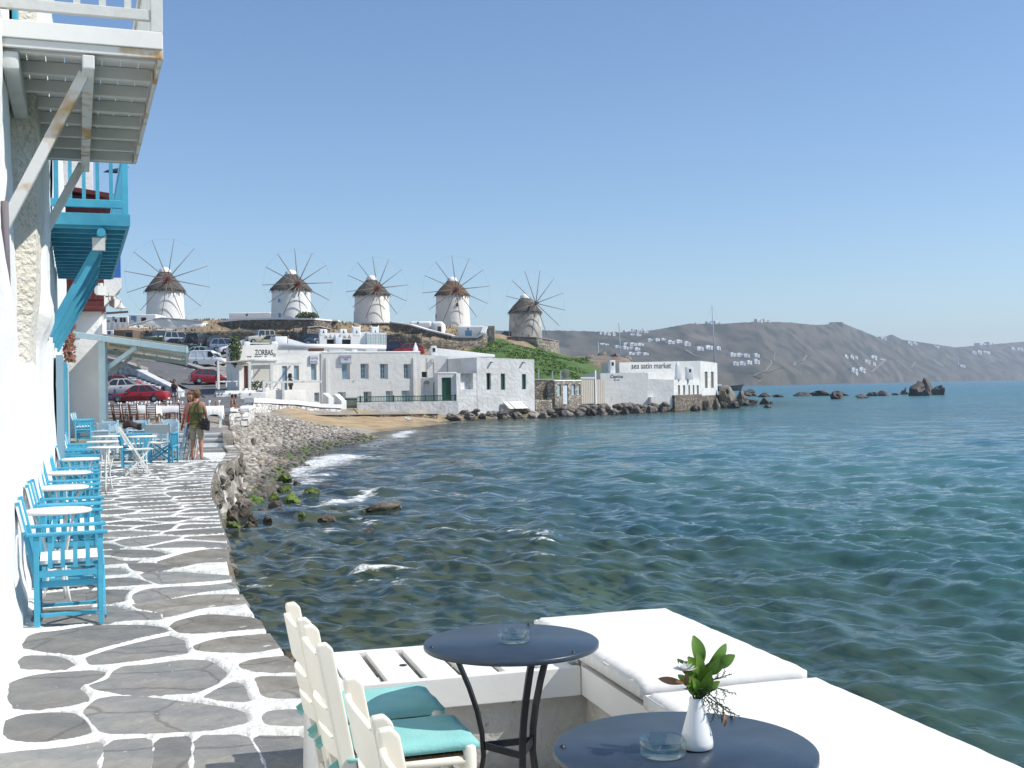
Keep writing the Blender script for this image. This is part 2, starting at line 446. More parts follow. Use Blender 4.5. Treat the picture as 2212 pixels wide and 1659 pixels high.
for x, y in ((560, 1085), (610, 1032), (655, 1005), (700, 985), (760, 960), (830, 946), (900, 929), (960, 916), (1030, 906), (1110, 903), (1200, 900), (1290, 894), (1380, 889), (1450, 887)):
    cg(x, y, SEA - 0.04, 'wetpebble' if x < 800 else ('wetsand' if x < 1000 else 'rockbed'))
cp(560, 985, 48, 'pebble'); cp(600, 950, 60, 'pebble'); cp(680, 950, 60, 'pebble'); cp(640, 915, 70, 'pebble'); cp(740, 930, 72, 'pebble')
cp(720, 912, 82, 'sand'); cp(800, 915, 84, 'sand'); cp(860, 908, 90, 'sand'); cp(930, 900, 98, 'sand'); cp(700, 899, 90, 'sand'); cp(800, 899, 93, 'sand'); cp(980, 902, 100, 'wetsand')
cp(560, 897, 78, 'path'); cp(700, 889, 98, 'path'); cp(850, 889, 100, 'path'); cp(960, 888, 103, 'path'); cp(1060, 885, 107, 'path'); cp(1150, 884, 109, 'path'); cp(1240, 880, 116, 'path'); cp(1310, 876, 121, 'path')
cp(377, 872, 88, 'asphalt'); cp(440, 870, 85, 'asphalt'); cp(290, 872, 92, 'asphalt'); cp(240, 876, 90, 'asphalt'); cp(480, 880, 82, 'asphalt'); cp(420, 845, 102, 'asphalt'); cp(510, 848, 101, 'asphalt'); cp(500, 866, 92, 'asphalt')
cp(330, 800, 128, 'asphalt'); cp(235, 772, 150, 'asphalt'); cp(200, 770, 160, 'dirt')
cp(620, 852, 104, 'path'); cp(750, 850, 112, 'dirt'); cp(900, 830, 118, 'dirt')
cp(500, 792, 134, 'gravel'); cp(425, 782, 136, 'gravel'); cp(470, 764, 145, 'gravel'); cp(345, 748, 152, 'gravel'); cp(540, 748, 150, 'gravel'); cp(640, 750, 143, 'gravel'); cp(420, 752, 149, 'gravel'); cp(800, 752, 140, 'gravel'); cp(560, 790, 126, 'gravel')
cp(300, 712, 158, 'drygrass'); cp(450, 708, 161, 'drygrass'); cp(600, 706, 162, 'drygrass'); cp(700, 712, 160, 'drygrass'); cp(240, 716, 157, 'drygrass')
cp(357, 692, 178, 'drygrass'); cp(630, 690, 168, 'drygrass'); cp(804, 700, 188, 'drygrass'); cp(978, 704, 193, 'drygrass'); cp(1135, 734, 198, 'drygrass'); cp(500, 695, 190, 'drygrass'); cp(890, 702, 192, 'drygrass'); cp(1060, 722, 196, 'drygrass'); cp(200, 690, 185, 'drygrass')
cp(900, 745, 160, 'drygrass'); cp(950, 764, 148, 'drygrass'); cp(860, 772, 132, 'dirt'); cp(1000, 775, 140, 'drygrass')
cp(1010, 748, 160, 'drygrass'); cp(1040, 750, 158, 'grass'); cp(1080, 742, 165, 'grass'); cp(1160, 760, 168, 'grass'); cp(1060, 775, 142, 'grass'); cp(1130, 790, 138, 'grass'); cp(1200, 780, 150, 'grass'); cp(1260, 772, 168, 'grass'); cp(1210, 812, 132, 'grass'); cp(1280, 812, 142, 'grass'); cp(1170, 757, 180, 'grass'); cp(1230, 785, 172, 'grass'); cp(1120, 738, 178, 'drygrass'); cp(1070, 731, 180, 'drygrass')
cp(1275, 775, 178, 'rock'); cp(1300, 768, 182, 'rock'); cp(1340, 770, 182, 'rock'); cp(1365, 778, 180, 'rock'); cp(1320, 795, 165, 'redrock'); cp(1290, 790, 170, 'rock'); cp(1375, 800, 172, 'rock'); cp(1310, 825, 140, 'rock')
cp(1400, 838, 150, 'rock'); cp(1470, 845, 150, 'rock'); cp(1540, 862, 147, 'rock')
for x, d in ((1420, 190), (1500, 185), (1580, 175), (1650, 150), (1560, 132), (1300, 240), (1150, 260)): cp(x, 850, d, 'rock'); CT[-1] = (*CT[-1][:2], -2.6, 'rockbed')
for x, d in ((240, 230), (500, 240), (800, 240), (1000, 250)): cp(x, 700, d, 'drygrass'); CT[-1] = (*CT[-1][:2], 9.0, 'drygrass')
# sea floor
for x, y, z in ((560, 1180, -1.75), (700, 1100, -1.7), (800, 1010, -1.9), (900, 970, -2.1), (1000, 940, -2.2), (1200, 922, -2.3), (1400, 908, -2.3), (1560, 905, -2.6), (700, 1250, -2.0), (620, 1400, -2.0), (900, 1150, -2.2), (1000, 1300, -2.2), (1250, 1100, -3.2), (1200, 1000, -3.6), (1500, 980, -4.5), (1500, 1200, -3.6), (1700, 1400, -3.0), (2000, 1600, -2.8), (2100, 1200, -4.5), (2000, 950, -6.0), (1700, 900, -4.5), (1900, 880, -4.0), (2300, 880, -7), (1400, 1350, -2.5), (1850, 1300, -3.6), (760, 1010, -1.6)):
    cg(x, y, z, 'rockbed' if (x < 1150 or y > 1350) else 'sandbed')
for X, Y in ((3, 2), (8, 6), (-1, 6.5), (0.5, 6.5), (2, 5.5), (20, 10), (60, 40), (120, 100)):
    CT.append((X, Y, -2.4 if Y < 7 and X < 4 else -5.0, 'rockbed' if X < 10 else 'sandbed'))
ca = np.array([(a, b, c) for a, b, c, t in CT])
CTY = [t for *_, t in CT]
def _warp(xy):                                # far points are seen foreshortened: measure distances relative to range
    r = np.sqrt(xy[:, 0] ** 2 + xy[:, 1] ** 2) + 1e-6
    th = np.arctan2(xy[:, 0], xy[:, 1])
    return np.stack([th * 3.0, np.log(r)], 1)
cu = _warp(ca[:, :2])
_D = np.sqrt(((cu[:, None] - cu[None]) ** 2).sum(-1))
_w = np.linalg.solve(_D + np.eye(len(cu)) * -2e-3, ca[:, 2] - ca[:, 2].mean())
def H(xy):
    xy = np.atleast_2d(np.asarray(xy, float)); out = np.empty(len(xy)); q = _warp(xy)
    for i in range(0, len(q), 20000):
        out[i:i + 20000] = np.sqrt(((q[i:i + 20000, None] - cu[None]) ** 2).sum(-1)) @ _w
    return out + ca[:, 2].mean()
def Hz(x, y): return float(H([(x, y)])[0])
TCOL = {'rockbed': (0.20, 0.175, 0.10), 'sandbed': (0.30, 0.34, 0.24), 'dirt': (0.30, 0.26, 0.20), 'pebble': (0.38, 0.34, 0.28), 'wetpebble': (0.12, 0.10, 0.07),
        'sand': (0.47, 0.345, 0.195), 'wetsand': (0.27, 0.22, 0.14), 'path': (0.36, 0.32, 0.26), 'asphalt': (0.15, 0.148, 0.145), 'gravel': (0.34, 0.32, 0.285),
        'drygrass': (0.33, 0.245, 0.15), 'grass': (0.075, 0.145, 0.026), 'rock': (0.25, 0.205, 0.16), 'redrock': (0.25, 0.135, 0.085)}
tcol = np.array([TCOL[t] for t in CTY])
def Hcol(xy):
    q = _warp(np.asarray(xy, float)); out = np.empty((len(q), 3))
    q = q + np.stack([[mnoise.noise(Vector((a * 9, b * 20, k))) * 0.02 for a, b in q] for k in (0.0, 9.0)], 1)
    for i in range(0, len(q), 20000):
        d = ((q[i:i + 20000, None] - cu[None]) ** 2).sum(-1) + 1e-7
        w = d ** -3.0
        out[i:i + 20000] = (w @ tcol) / w.sum(1, keepdims=True)
    return out
def polar(xs, ds):                            # grid of ground positions: columns by bearing, rows by range
    a = (np.asarray(xs, float) - CX) / F
    X = a[None, :] * np.asarray(ds, float)[:, None]
    Y = np.repeat(np.asarray(ds, float)[:, None], len(xs), 1)
    return X, Y
def grid_mesh(name, X, Y, Z, mt, cols=None, smooth=True, keep=None):
    n, k = X.shape
    v = np.stack([X, Y, Z], -1).reshape(-1, 3)
    i = np.arange(n * k).reshape(n, k)
    f = np.stack([i[:-1, :-1], i[:-1, 1:], i[1:, 1:], i[1:, :-1]], -1).reshape(-1, 4)
    if keep is not None: f = f[keep[:-1, :-1].reshape(-1)]
    me = bpy.data.meshes.new(name)
    me.vertices.add(len(v)); me.vertices.foreach_set('co', v.ravel())
    me.loops.add(f.size); me.polygons.add(len(f))
    me.polygons.foreach_set('loop_start', np.arange(0, f.size, 4))
    me.loops.foreach_set('vertex_index', f.ravel().astype(np.int32))
    me.polygons.foreach_set('use_smooth', np.full(len(f), smooth))
    me.update(calc_edges=True)
    if cols is not None:
        for nm, c in cols.items():
            at = me.color_attributes.new(nm, 'FLOAT_COLOR', 'POINT')
            c = c.reshape(len(v), -1)
            c4 = np.ones((len(v), 4)); c4[:, :c.shape[1]] = c
            at.data.foreach_set('color', c4.ravel())
    me.materials.append(mt)
    o = bpy.data.objects.new(name, me); COL.objects.link(o)
    return o
m_ground = mat('ground', (0.3, 0.25, 0.2), 0.95, (0.62, 0.60, 0.58), 0.9, attr='zone', bump=0.6, bscale=1.6, detail=9, lo=0.4, hi=0.68)
ds = np.concatenate([np.linspace(3, 24, 40), np.exp(np.linspace(np.log(24.5), np.log(260), 210))])
xs = np.linspace(-900, 2450, 380)
X, Y = polar(xs, ds)
Zg = H(np.stack([X.ravel(), Y.ravel()], 1)).reshape(X.shape)
nz = np.array([mnoise.fractal(Vector((x * 0.25, y * 0.25, 1.3)), 0.7, 2.0, 4) for x, y in zip(X.ravel(), Y.ravel())]).reshape(X.shape)
Zg = Zg + nz * np.clip((Y - 60) / 120, 0.04, 0.5) * np.where(Zg > 1.5, 1, 0.5)
gc = Hcol(np.stack([X.ravel(), Y.ravel()], 1))
struct(grid_mesh('ground', X, Y, Zg, m_ground, {'zone': gc}))

# deep sea floor out to the far shore
bb = B(); bb.quad((-3000, 262, -7), (9000, 262, -7), (9000, 9000, -7), (-3000, 9000, -7)); bb.quad((-3000, -60, -7), (9000, -60, -7), (9000, 262, -7), (-3000, 262, -7))
struct(bb.obj('sea_floor', mat('deep sea floor', (0.03, 0.09, 0.09), 0.95)))

# ------------------------------------------------------------------ sea
def sea_material():
    m = bpy.data.materials.new('sea water'); m.use_nodes = True
    nt = m.node_tree; N, L = nt.nodes, nt.links
    N.clear()
    out = N.new('ShaderNodeOutputMaterial')
    at = N.new('ShaderNodeAttribute'); at.attribute_name = 'water'
    sp = N.new('ShaderNodeSeparateColor'); L.new(at.outputs['Color'], sp.inputs[0])   # r: depth 0..1, g: foam, b: range
    tc = N.new('ShaderNodeTexCoord')
    rough = N.new('ShaderNodeMapRange'); L.new(sp.outputs[2], rough.inputs[0]); rough.inputs[3].default_value = 0.035; rough.inputs[4].default_value = 0.14
    # ripples
    mp = N.new('ShaderNodeMapping'); L.new(tc.outputs['Object'], mp.inputs[0]); mp.inputs['Scale'].default_value = (1.0, 2.0, 1.0)
    n1 = N.new('ShaderNodeTexNoise'); n1.inputs['Scale'].default_value = 2.6; n1.inputs['Detail'].default_value = 4; n1.inputs['Roughness'].default_value = 0.55
    L.new(mp.outputs[0], n1.inputs['Vector'])
    n2 = N.new('ShaderNodeTexNoise'); n2.inputs['Scale'].default_value = 0.26; n2.inputs['Detail'].default_value = 4; L.new(mp.outputs[0], n2.inputs['Vector'])
    b1 = N.new('ShaderNodeBump'); b1.inputs['Strength'].default_value = 0.9; b1.inputs['Distance'].default_value = 0.030; L.new(n1.outputs[0], b1.inputs['Height'])
    b2 = N.new('ShaderNodeBump'); b2.inputs['Distance'].default_value = 1.5; L.new(n2.outputs[0], b2.inputs['Height']); L.new(b1.outputs[0], b2.inputs['Normal'])
    L.new(sp.outputs[2], b2.inputs['Strength'])
    # body: clear over the shallows, blue-green in the deep
    body = N.new('ShaderNodeBsdfDiffuse')
    rc = N.new('ShaderNodeValToRGB'); L.new(sp.outputs[0], rc.inputs[0])
    rc.color_ramp.elements[0].position = 0.0; rc.color_ramp.elements[0].color = (0.088, 0.090, 0.062, 1)
    rc.color_ramp.elements[1].position = 1.0; rc.color_ramp.elements[1].color = (0.052, 0.20, 0.275, 1)
    e = rc.color_ramp.elements.new(0.33); e.color = (0.075, 0.185, 0.158, 1)
    n4 = N.new('ShaderNodeTexNoise'); n4.inputs['Scale'].default_value = 0.06; n4.inputs['Detail'].default_value = 4; L.new(tc.outputs['Object'], n4.inputs['Vector'])
    r4 = N.new('ShaderNodeMapRange'); r4.inputs[1].default_value = 0.45; r4.inputs[2].default_value = 0.7; L.new(n4.outputs[0], r4.inputs[0])
    mxc = N.new('ShaderNodeMix'); mxc.data_type = 'RGBA'; L.new(r4.outputs[0], mxc.inputs[0]); L.new(rc.outputs[0], mxc.inputs[6]); mxc.inputs[7].default_value = (0.042, 0.155, 0.205, 1)
    L.new(mxc.outputs[2], body.inputs[0])
    tr = N.new('ShaderNodeBsdfTransparent'); tr.inputs[0].default_value = (0.74, 0.80, 0.66, 1)
    clear = N.new('ShaderNodeMapRange'); L.new(sp.outputs[0], clear.inputs[0]); clear.inputs[1].default_value = 0.02; clear.inputs[2].default_value = 0.52; clear.inputs[3].default_value = 0.08; clear.inputs[4].default_value = 0.93
    mb = N.new('ShaderNodeMixShader'); L.new(clear.outputs[0], mb.inputs[0]); L.new(tr.outputs[0], mb.inputs[1]); L.new(body.outputs[0], mb.inputs[2])
    gl = N.new('ShaderNodeBsdfGlossy'); L.new(rough.outputs[0], gl.inputs['Roughness']); L.new(b2.outputs[0], gl.inputs['Normal'])
    fr = N.new('ShaderNodeFresnel'); fr.inputs[0].default_value = 1.38; L.new(b2.outputs[0], fr.inputs['Normal'])
    ms = N.new('ShaderNodeMixShader'); L.new(fr.outputs[0], ms.inputs[0]); L.new(mb.outputs[0], ms.inputs[1]); L.new(gl.outputs[0], ms.inputs[2])
    # foam
    fo = N.new('ShaderNodeBsdfDiffuse'); fo.inputs[0].default_value = (0.80, 0.82, 0.82, 1)
    nf = N.new('ShaderNodeTexNoise'); nf.inputs['Scale'].default_value = 3.6; nf.inputs['Detail'].default_value = 10; nf.inputs['Roughness'].default_value = 0.82; L.new(mp.outputs[0], nf.inputs['Vector'])
    sub = N.new('ShaderNodeMath'); sub.operation = 'ADD'; L.new(nf.outputs[0], sub.inputs[0]); L.new(sp.outputs[1], sub.inputs[1])
    rf = N.new('ShaderNodeMapRange'); L.new(sub.outputs[0], rf.inputs[0]); rf.inputs[1].default_value = 0.97; rf.inputs[2].default_value = 1.09
    mf = N.new('ShaderNodeMixShader'); L.new(rf.outputs[0], mf.inputs[0]); L.new(ms.outputs[0], mf.inputs[1]); L.new(fo.outputs[0], mf.inputs[2])
    L.new(mf.outputs[0], out.inputs[0])
    return m
m_sea = sea_material()
xs = np.concatenate([np.linspace(330, 2420, 1000), np.linspace(2430, 9000, 60)])
yo = np.concatenate([np.linspace(1300, 835, 60, endpoint=False), np.linspace(835, 40, 560, endpoint=False), np.linspace(40, 0.9, 70)])   # offsets under the horizon
ds = (CAMH - SEA) * F / yo
X, Y = polar(xs, ds)
wr = np.random.default_rng(11)
Zs = np.zeros_like(X)
steps = np.gradient(ds)[:, None]
for k in range(110):
    lam = 0.35 * (14.0 / 0.35) ** wr.random()
    ang = R(238) + wr.normal(0, 0.72)                      # waves run in towards the left and the viewer
    ph = wr.random() * 6.283
    amp = 0.0082 * lam ** 0.68 / (1 + (lam / 3.6) ** 2)
    kx, ky = math.cos(ang) * 6.283 / lam, math.sin(ang) * 6.283 / lam
    fade = np.clip((lam / np.maximum(steps, 1e-3) - 2.2) / 2.0, 0, 1)
    a = kx * X + ky * Y + ph
    Zs += amp * fade * (np.sin(a) + 0.22 * np.sin(2 * a + 0.6))
seaH = H(np.stack([X.ravel(), Y.ravel()], 1)).reshape(X.shape)
depth = np.clip((SEA - seaH), 0, 8)
depth = np.where(Y > 250, 8, depth)
shal = np.clip(depth / 0.5, 0.25, 1)
wdep = np.clip(depth / 6.0, 0, 1)
Zs = SEA + Zs * shal
# foam by the shore: breaking lines where the photograph shows surf
foam = np.zeros_like(X)
def surf(x0, y0, x1, y1, w, s, lift=0.0):
    global Zs
    a = np.array(G(x0, y0, SEA)[:2]); b = np.array(G(x1, y1, SEA)[:2])
    d = b - a; l = np.linalg.norm(d); d /= l
    t = (X - a[0]) * d[0] + (Y - a[1]) * d[1]
    q = (X - a[0]) * -d[1] + (Y - a[1]) * d[0]
    q = q + 0.25 * np.sin(t * 3.1 + x0) + 0.15 * np.sin(t * 7.7 + y0)
    e = np.exp(-(q / w) ** 2) * np.clip(np.minimum(t, l - t) / (0.2 * l) + 0.3, 0, 1) * ((t > -0.1 * l) & (t < 1.1 * l))
    np.maximum(foam, e * s, out=foam)
    Zs = Zs + e * lift
surf(608, 1028, 665, 990, 2.55, 0.56); surf(640, 1010, 770, 978, 2.55, 0.56); surf(620, 1022, 700, 1030, 1.7, 0.539); surf(640, 1030, 690, 1050, 1.02, 0.521)
surf(690, 1000, 830, 988, 2.04, 0.465); surf(770, 975, 900, 925, 2.72, 0.465); surf(850, 945, 890, 930, 1.36, 0.558); surf(940, 918, 1010, 908, 2.04, 0.465)
surf(670, 1095, 745, 1080, 0.94, 0.558, 0.02); surf(740, 1085, 825, 1060, 0.59, 0.558, 0.03); surf(690, 1085, 800, 1105, 0.42, 0.465)
surf(665, 1155, 780, 1135, 0.59, 0.521, 0.02); surf(740, 1140, 815, 1115, 0.37, 0.512, 0.02)
surf(800, 1232, 850, 1245, 0.48, 0.539, 0.04); surf(770, 1265, 870, 1245, 0.24, 0.465); surf(520, 1235, 600, 1262, 0.37, 0.465, 0.03); surf(500, 1262, 640, 1256, 0.2, 0.437); surf(840, 1255, 860, 1280, 0.34, 0.465)
surf(880, 1292, 960, 1284, 0.2, 0.446); surf(780, 1030, 900, 1022, 0.85, 0.391)
surf(1440, 895, 1560, 888, 2.04, 0.419); surf(1560, 868, 1650, 864, 2.04, 0.465); surf(1840, 887, 1990, 884, 2.38, 0.465); surf(1300, 896, 1360, 893, 1.7, 0.419); surf(1940, 852, 1990, 851, 1.7, 0.465)
rng_c = np.clip((Y - 15) / 220, 0, 1) ** 0.6
shore_break = np.exp(-((depth - 0.12) / 0.10) ** 2) * (Y > 24) * (Y < 120) * 0.38
foam = np.maximum(foam, shore_break)
Zd = (Zs - SEA) / Zs.std()
foam = np.maximum(foam, np.clip((Zd - 1.5) / 1.1, 0, 1) * 0.46 * (depth < 1.25) * (Y > 7) * (Y < 70) * (X < 1.5))
struct(grid_mesh('sea', X, Y, Zs, m_sea, {'water': np.stack([wdep, foam, rng_c], -1)}, keep=(seaH < 0.3)), 'choppy clear blue green sea in the bay')
# ------------------------------------------------------------------ distant hills
CREST = [(900, 716), (1100, 714), (1213, 714), (1262, 715), (1303, 717), (1344, 718), (1380, 716), (1410, 713), (1446, 707), (1487, 699), (1520, 699), (1555, 700), (1610, 696), (1665, 695), (1706, 696.5), (1761, 702), (1785, 701), (1797, 697.5), (1819, 697), (1835, 704), (1858, 713), (1897, 729), (1913, 727), (1926, 722.5), (1938, 728), (1949, 734), (1988, 739), (2027, 745), (2066, 750.5), (2105, 746.5), (2131, 745), (2170, 741.5), (2212, 738), (2300, 735), (2450, 741)]
SHORE = [(900, 900), (1200, 1000), (1450, 1100), (1640, 1250), (1800, 1650), (2000, 2250), (2212, 2950), (2450, 3300)]
hx = np.linspace(900, 2450, 520)
cyv = np.interp(hx, *zip(*CREST)); sd = np.interp(hx, *zip(*SHORE))
cys = cyv; cyj = np.array([mnoise.fractal(Vector((x * 0.09, 0, 0)), 0.8, 2, 4) for x in hx]) * 0.9
nr = 170
tt = np.linspace(0, 1, nr)
HX = np.empty((nr + 12, len(hx))); HY = HX.copy(); HZ = HX.copy()
for i, x in enumerate(hx):
    cd = sd[i] + 560
    top = P(x, cys[i], cd)
    d = sd[i] + (cd - sd[i]) * tt
    hgt = top.z - SEA
    prof = 0.10 * np.clip(tt / 0.05, 0, 1) + 0.90 * (0.72 * tt + 0.28 * tt ** 2.2)
    far = cd + np.linspace(40, 900, 12)
    dd = np.concatenate([d, far])
    HY[:, i] = dd
    HX[:, i] = dd * top.x / top.y
    HZ[:, i] = SEA + hgt * np.concatenate([prof, 1 - 0.9 * ((far - cd) / 900)])
hn = np.array([mnoise.fractal(Vector((a * 0.008, b * 0.005, 2.2)), 0.9, 2.1, 5) for a, b in zip(HX.ravel(), HY.ravel())]).reshape(HX.shape)
env = np.concatenate([np.clip(np.sin(np.pi * np.clip(tt, 0, 1)) * 1.3, 0, 1) * 0.9, np.linspace(0, 1, 12)])[:, None]
hn2 = np.array([mnoise.fractal(Vector((a * 0.035, b * 0.03, 7.2)), 0.7, 2.1, 4) for a, b in zip(HX.ravel(), HY.ravel())]).reshape(HX.shape)
HZ = HZ + (hn * 3.2 + hn2 * 0.5) * env - cyj[None] * 0.9 * np.concatenate([np.clip((tt - .86) / .12, 0, 1), np.linspace(1, 0, 12)])[:, None]
m_hill = mat('dry scrub hillside', (0.098, 0.084, 0.060), 0.95, (0.032, 0.036, 0.023), 0.042, bump=1.0, bscale=0.12, detail=12, lo=0.41, hi=0.61, stretch=(1, .2, 1), stain=((0.165, 0.145, 0.115), 0.03, 0.56, 0.74, (1, .2, 1)))
struct(grid_mesh('distant_hills', HX, HY, HZ, m_hill), 'dry brown hills across the bay')
def hillpt(x, y):                             # point of the hill face seen at (x, y)
    i = int(np.clip(np.searchsorted(hx, x), 1, len(hx) - 1))
    f = (x - hx[i - 1]) / (hx[i] - hx[i - 1])
    col = [Vector((HX[r, i - 1] * (1 - f) + HX[r, i] * f, HY[r, i - 1] * (1 - f) + HY[r, i] * f, HZ[r, i - 1] * (1 - f) + HZ[r, i] * f)) for r in range(nr)]
    for p in col:
        rr = ray(x, y); z = CAMH + rr.z * p.y / rr.y
        if p.z >= z: return p
    return col[-1]
# dark low ridge seen between the two left mills
bb = B()
pts = [P(x, y, 600) for x, y in ((430, 702), (450, 699), (466, 697.5), (480, 698), (500, 700), (560, 702))]
vs = pts + [Vector((p.x, p.y + 60, p.z - 4)) for p in pts] + [Vector((p.x, p.y - 40, 0)) for p in pts]
fs = [(i, i + 1, 6 + i + 1, 6 + i) for i in range(5)] + [(12 + i, 12 + i + 1, i + 1, i) for i in range(5)]
bb.add(vs, fs, 0, True); struct(bb.obj('far_ridge', m_hill))
# haze between here and the hills
bb = B(); bb.box(-2500, 4200, -25, 4800, -8.2, 190)
hz = bb.obj('haze', [])
hm = bpy.data.materials.new('haze'); hm.use_nodes = True
hn_ = hm.node_tree; hn_.nodes.clear()
ho = hn_.nodes.new('ShaderNodeOutputMaterial'); hp = hn_.nodes.new('ShaderNodeVolumePrincipled')
hp.inputs['Color'].default_value = (0.72, 0.84, 1.0, 1); hp.inputs['Density'].default_value = 0.00020; hp.inputs['Anisotropy'].default_value = 0.2
hn_.links.new(hp.outputs[0], ho.inputs['Volume'])
hz.data.materials.append(hm)
struct(hz, kind='stuff')

# ------------------------------------------------------------------ promenade, landing, road
EDGE = [(27.6, 3.35), (26.8, 3.17), (24, 2.75), (21, 2.35), (18.5, 2.05), (16.1, 1.88), (14.2, 1.70), (12.85, 1.60), (11.3, 1.40), (10.15, 1.29), (8.8, 1.25), (7.7, 1.24), (6.66, 1.25), (5.9, 1.27), (5.2, 1.02), (4.6, 0.9), (2.0, 0.0)]
ex = [W(d, L) for d, L in EDGE]
left = [W(d, -3.0) for d in (2.0, 27.6)]
bb = B()
poly = [(p.x, p.y) for p in ex] + [(left[0].x, left[0].y), (left[1].x, left[1].y)]
bb.prism(ccw(poly), -0.16, -0.05)
prom = struct(bb.obj('promenade', m_mortar), 'flagstone promenade with white painted joints')
STONES = []
def flag(poly, top=-0.011, edge=False, rd=2, grow=1.0, reg=True):
    poly = ccw(poly)
    poly = chaikin(poly, rd, 0.16)
    _x = sum(p[0] for p in poly) / len(poly); _y = sum(p[1] for p in poly) / len(poly)
    poly = [(_x + (p[0] - _x) * grow, _y + (p[1] - _y) * grow) for p in poly]
    poly = [(p[0] + 0.014 * mnoise.noise(Vector((p[0] * 8, p[1] * 8, 1))), p[1] + 0.014 * mnoise.noise(Vector((p[0] * 8, p[1] * 8, 7)))) for p in poly]
    if reg: poly = [(min(p[0], edgeL(p[1]) + 0.015 + 0.02 * mnoise.noise(Vector((p[1] * 5, 0, 0))) - .368 * p[1]), p[1]) for p in poly]
    if reg: STONES.append(np.array(poly))
    b = B(); n = len(poly)
    cx_ = sum(p[0] for p in poly) / n; cy_ = sum(p[1] for p in poly) / n
    t = top + random.uniform(-0.003, 0.003)
    k = 1.03 if reg else 1.0
    ins = [(cx_ + (p[0] - cx_) * 0.975, cy_ + (p[1] - cy_) * 0.975) for p in poly]
    tilt = (random.uniform(-.004, .004), random.uniform(-.004, .004))
    tz = lambda p: t + (p[0] - cx_) * tilt[0] + (p[1] - cy_) * tilt[1]
    vs = [((p[0] - cx_) * k, (p[1] - cy_) * k, -0.045) for p in poly] + [((p[0] - cx_) * k, (p[1] - cy_) * k, tz(p) - 0.003) for p in poly] + [(p[0] - cx_, p[1] - cy_, tz(p)) for p in ins]
    fs = [(i, (i + 1) % n, n + (i + 1) % n, n + i) for i in range(n)] + [(n + i, n + (i + 1) % n, 2 * n + (i + 1) % n, 2 * n + i) for i in range(n)] + [tuple(range(2 * n, 3 * n))]
    b.add(vs, fs)
    return b.obj('flagstone', m_slate_edge if edge else m_slate, prom, loc=(cx_, cy_, 0))
Z5 = [[(190,170),(250,105),(470,80),(640,48),(1000,45),(1140,60),(1190,95),(1000,140),(800,185),(640,240),(560,262),(420,245),(300,230),(200,210)],
 [(630,270),(780,215),(1000,160),(1200,118),(1310,155),(1330,255),(1200,270),(1000,300),(800,325),(660,330)],
 [(1225,45),(1280,5),(1500,-40),(1830,-5),(1880,70),(1600,95),(1400,110),(1290,105)],
 [(1400,190),(1500,150),(1700,120),(1900,100),(1990,200),(1800,250),(1500,240),(1410,220)],
 [(1715,320),(1800,285),(2010,255),(2110,390),(1850,385),(1760,360)],
 [(1820,405),(2120,415),(2150,570),(1950,575),(1870,530)],
 [(145,290),(180,262),(380,262),(480,290),(540,335),(470,360),(300,368),(150,362)],
 [(85,450),(200,405),(400,380),(640,365),(740,380),(745,410),(660,450),(560,490),(620,530),(630,580),(520,620),(300,645),(130,640),(80,590),(75,530)],
 [(650,470),(800,420),(830,370),(900,335),(1070,325),(1300,290),(1480,295),(1570,350),(1600,390),(1520,470),(1400,530),(1200,540),(1000,535),(780,520)],
 [(1460,555),(1560,500),(1660,450),(1740,470),(1790,580),(1750,600),(1560,590)],
 [(15,740),(180,680),(400,668),(530,675),(620,740),(645,810),(560,845),(300,880),(80,870),(30,800)],
 [(620,650),(720,570),(850,548),(1050,555),(1350,590),(1650,630),(1725,660),(1720,750),(1500,795),(1200,810),(1000,820),(780,815),(680,730)],
 [(1880,700),(1930,650),(2150,640),(2230,640),(2230,765),(1950,765),(1890,730)],
 [(-350,1000),(100,940),(420,915),(740,865),(705,1000),(690,1120),(-350,1120)],
 [(755,865),(1085,840),(1095,1000),(1075,1120),(710,1120)],
 [(1105,845),(1375,830),(1365,1000),(1355,1120),(1090,1120)],
 [(1395,830),(1770,818),(1870,980),(1910,1120),(1370,1120)],
 [(1785,825),(2230,825),(2230,1120),(1925,1120),(1885,980)]]
Z4 = [[(870,1270),(1100,1250),(1230,1290),(1420,1310),(1540,1320),(1570,1400),(1400,1400),(1000,1430),(870,1430),(500,1470),(420,1430),(600,1300)],
 [(1310,1240),(1500,1210),(1750,1180),(1950,1150),(2200,1150),(2300,1240),(1950,1290),(1750,1350),(1640,1370),(1600,1310),(1400,1290)],
 [(1330,1150),(1450,1090),(1700,1070),(2000,1060),(2210,1020),(2240,1085),(1900,1140),(1600,1190),(1350,1225)],
 [(870,1110),(1100,1095),(1290,1100),(1220,1150),(1230,1220),(1000,1240),(870,1235)],
 [(900,1000),(1250,975),(1380,1000),(1500,1050),(1100,1075),(880,1085)],
 [(1390,940),(1700,920),(2000,940),(2200,960),(2200,1000),(1900,1030),(1580,1050),(1470,1000)],
 [(910,900),(1180,880),(1260,950),(1000,970),(910,975)],
 [(1260,840),(1500,830),(1700,870),(1650,910),(1400,930),(1300,900)],
 [(1540,820),(1800,740),(2000,700),(2180,690),(2195,830),(1950,840),(1750,890)],
 [(910,780),(1100,775),(1200,810),(1460,800),(1300,840),(920,870)],
 [(910,720),(1200,700),(1500,705),(1660,750),(1500,790),(1230,790),(1100,765),(910,760)]]
traced = [[(p[0] * .30156, 1334.1 + p[1] * .30156) for p in q] for q in Z5] + [[(p[0] * .21931, 1030.9 + p[1] * .21931) for p in q] for q in Z4]
def edgeL(d): return float(np.interp(d, [e[0] for e in EDGE][::-1], [e[1] for e in EDGE][::-1]))
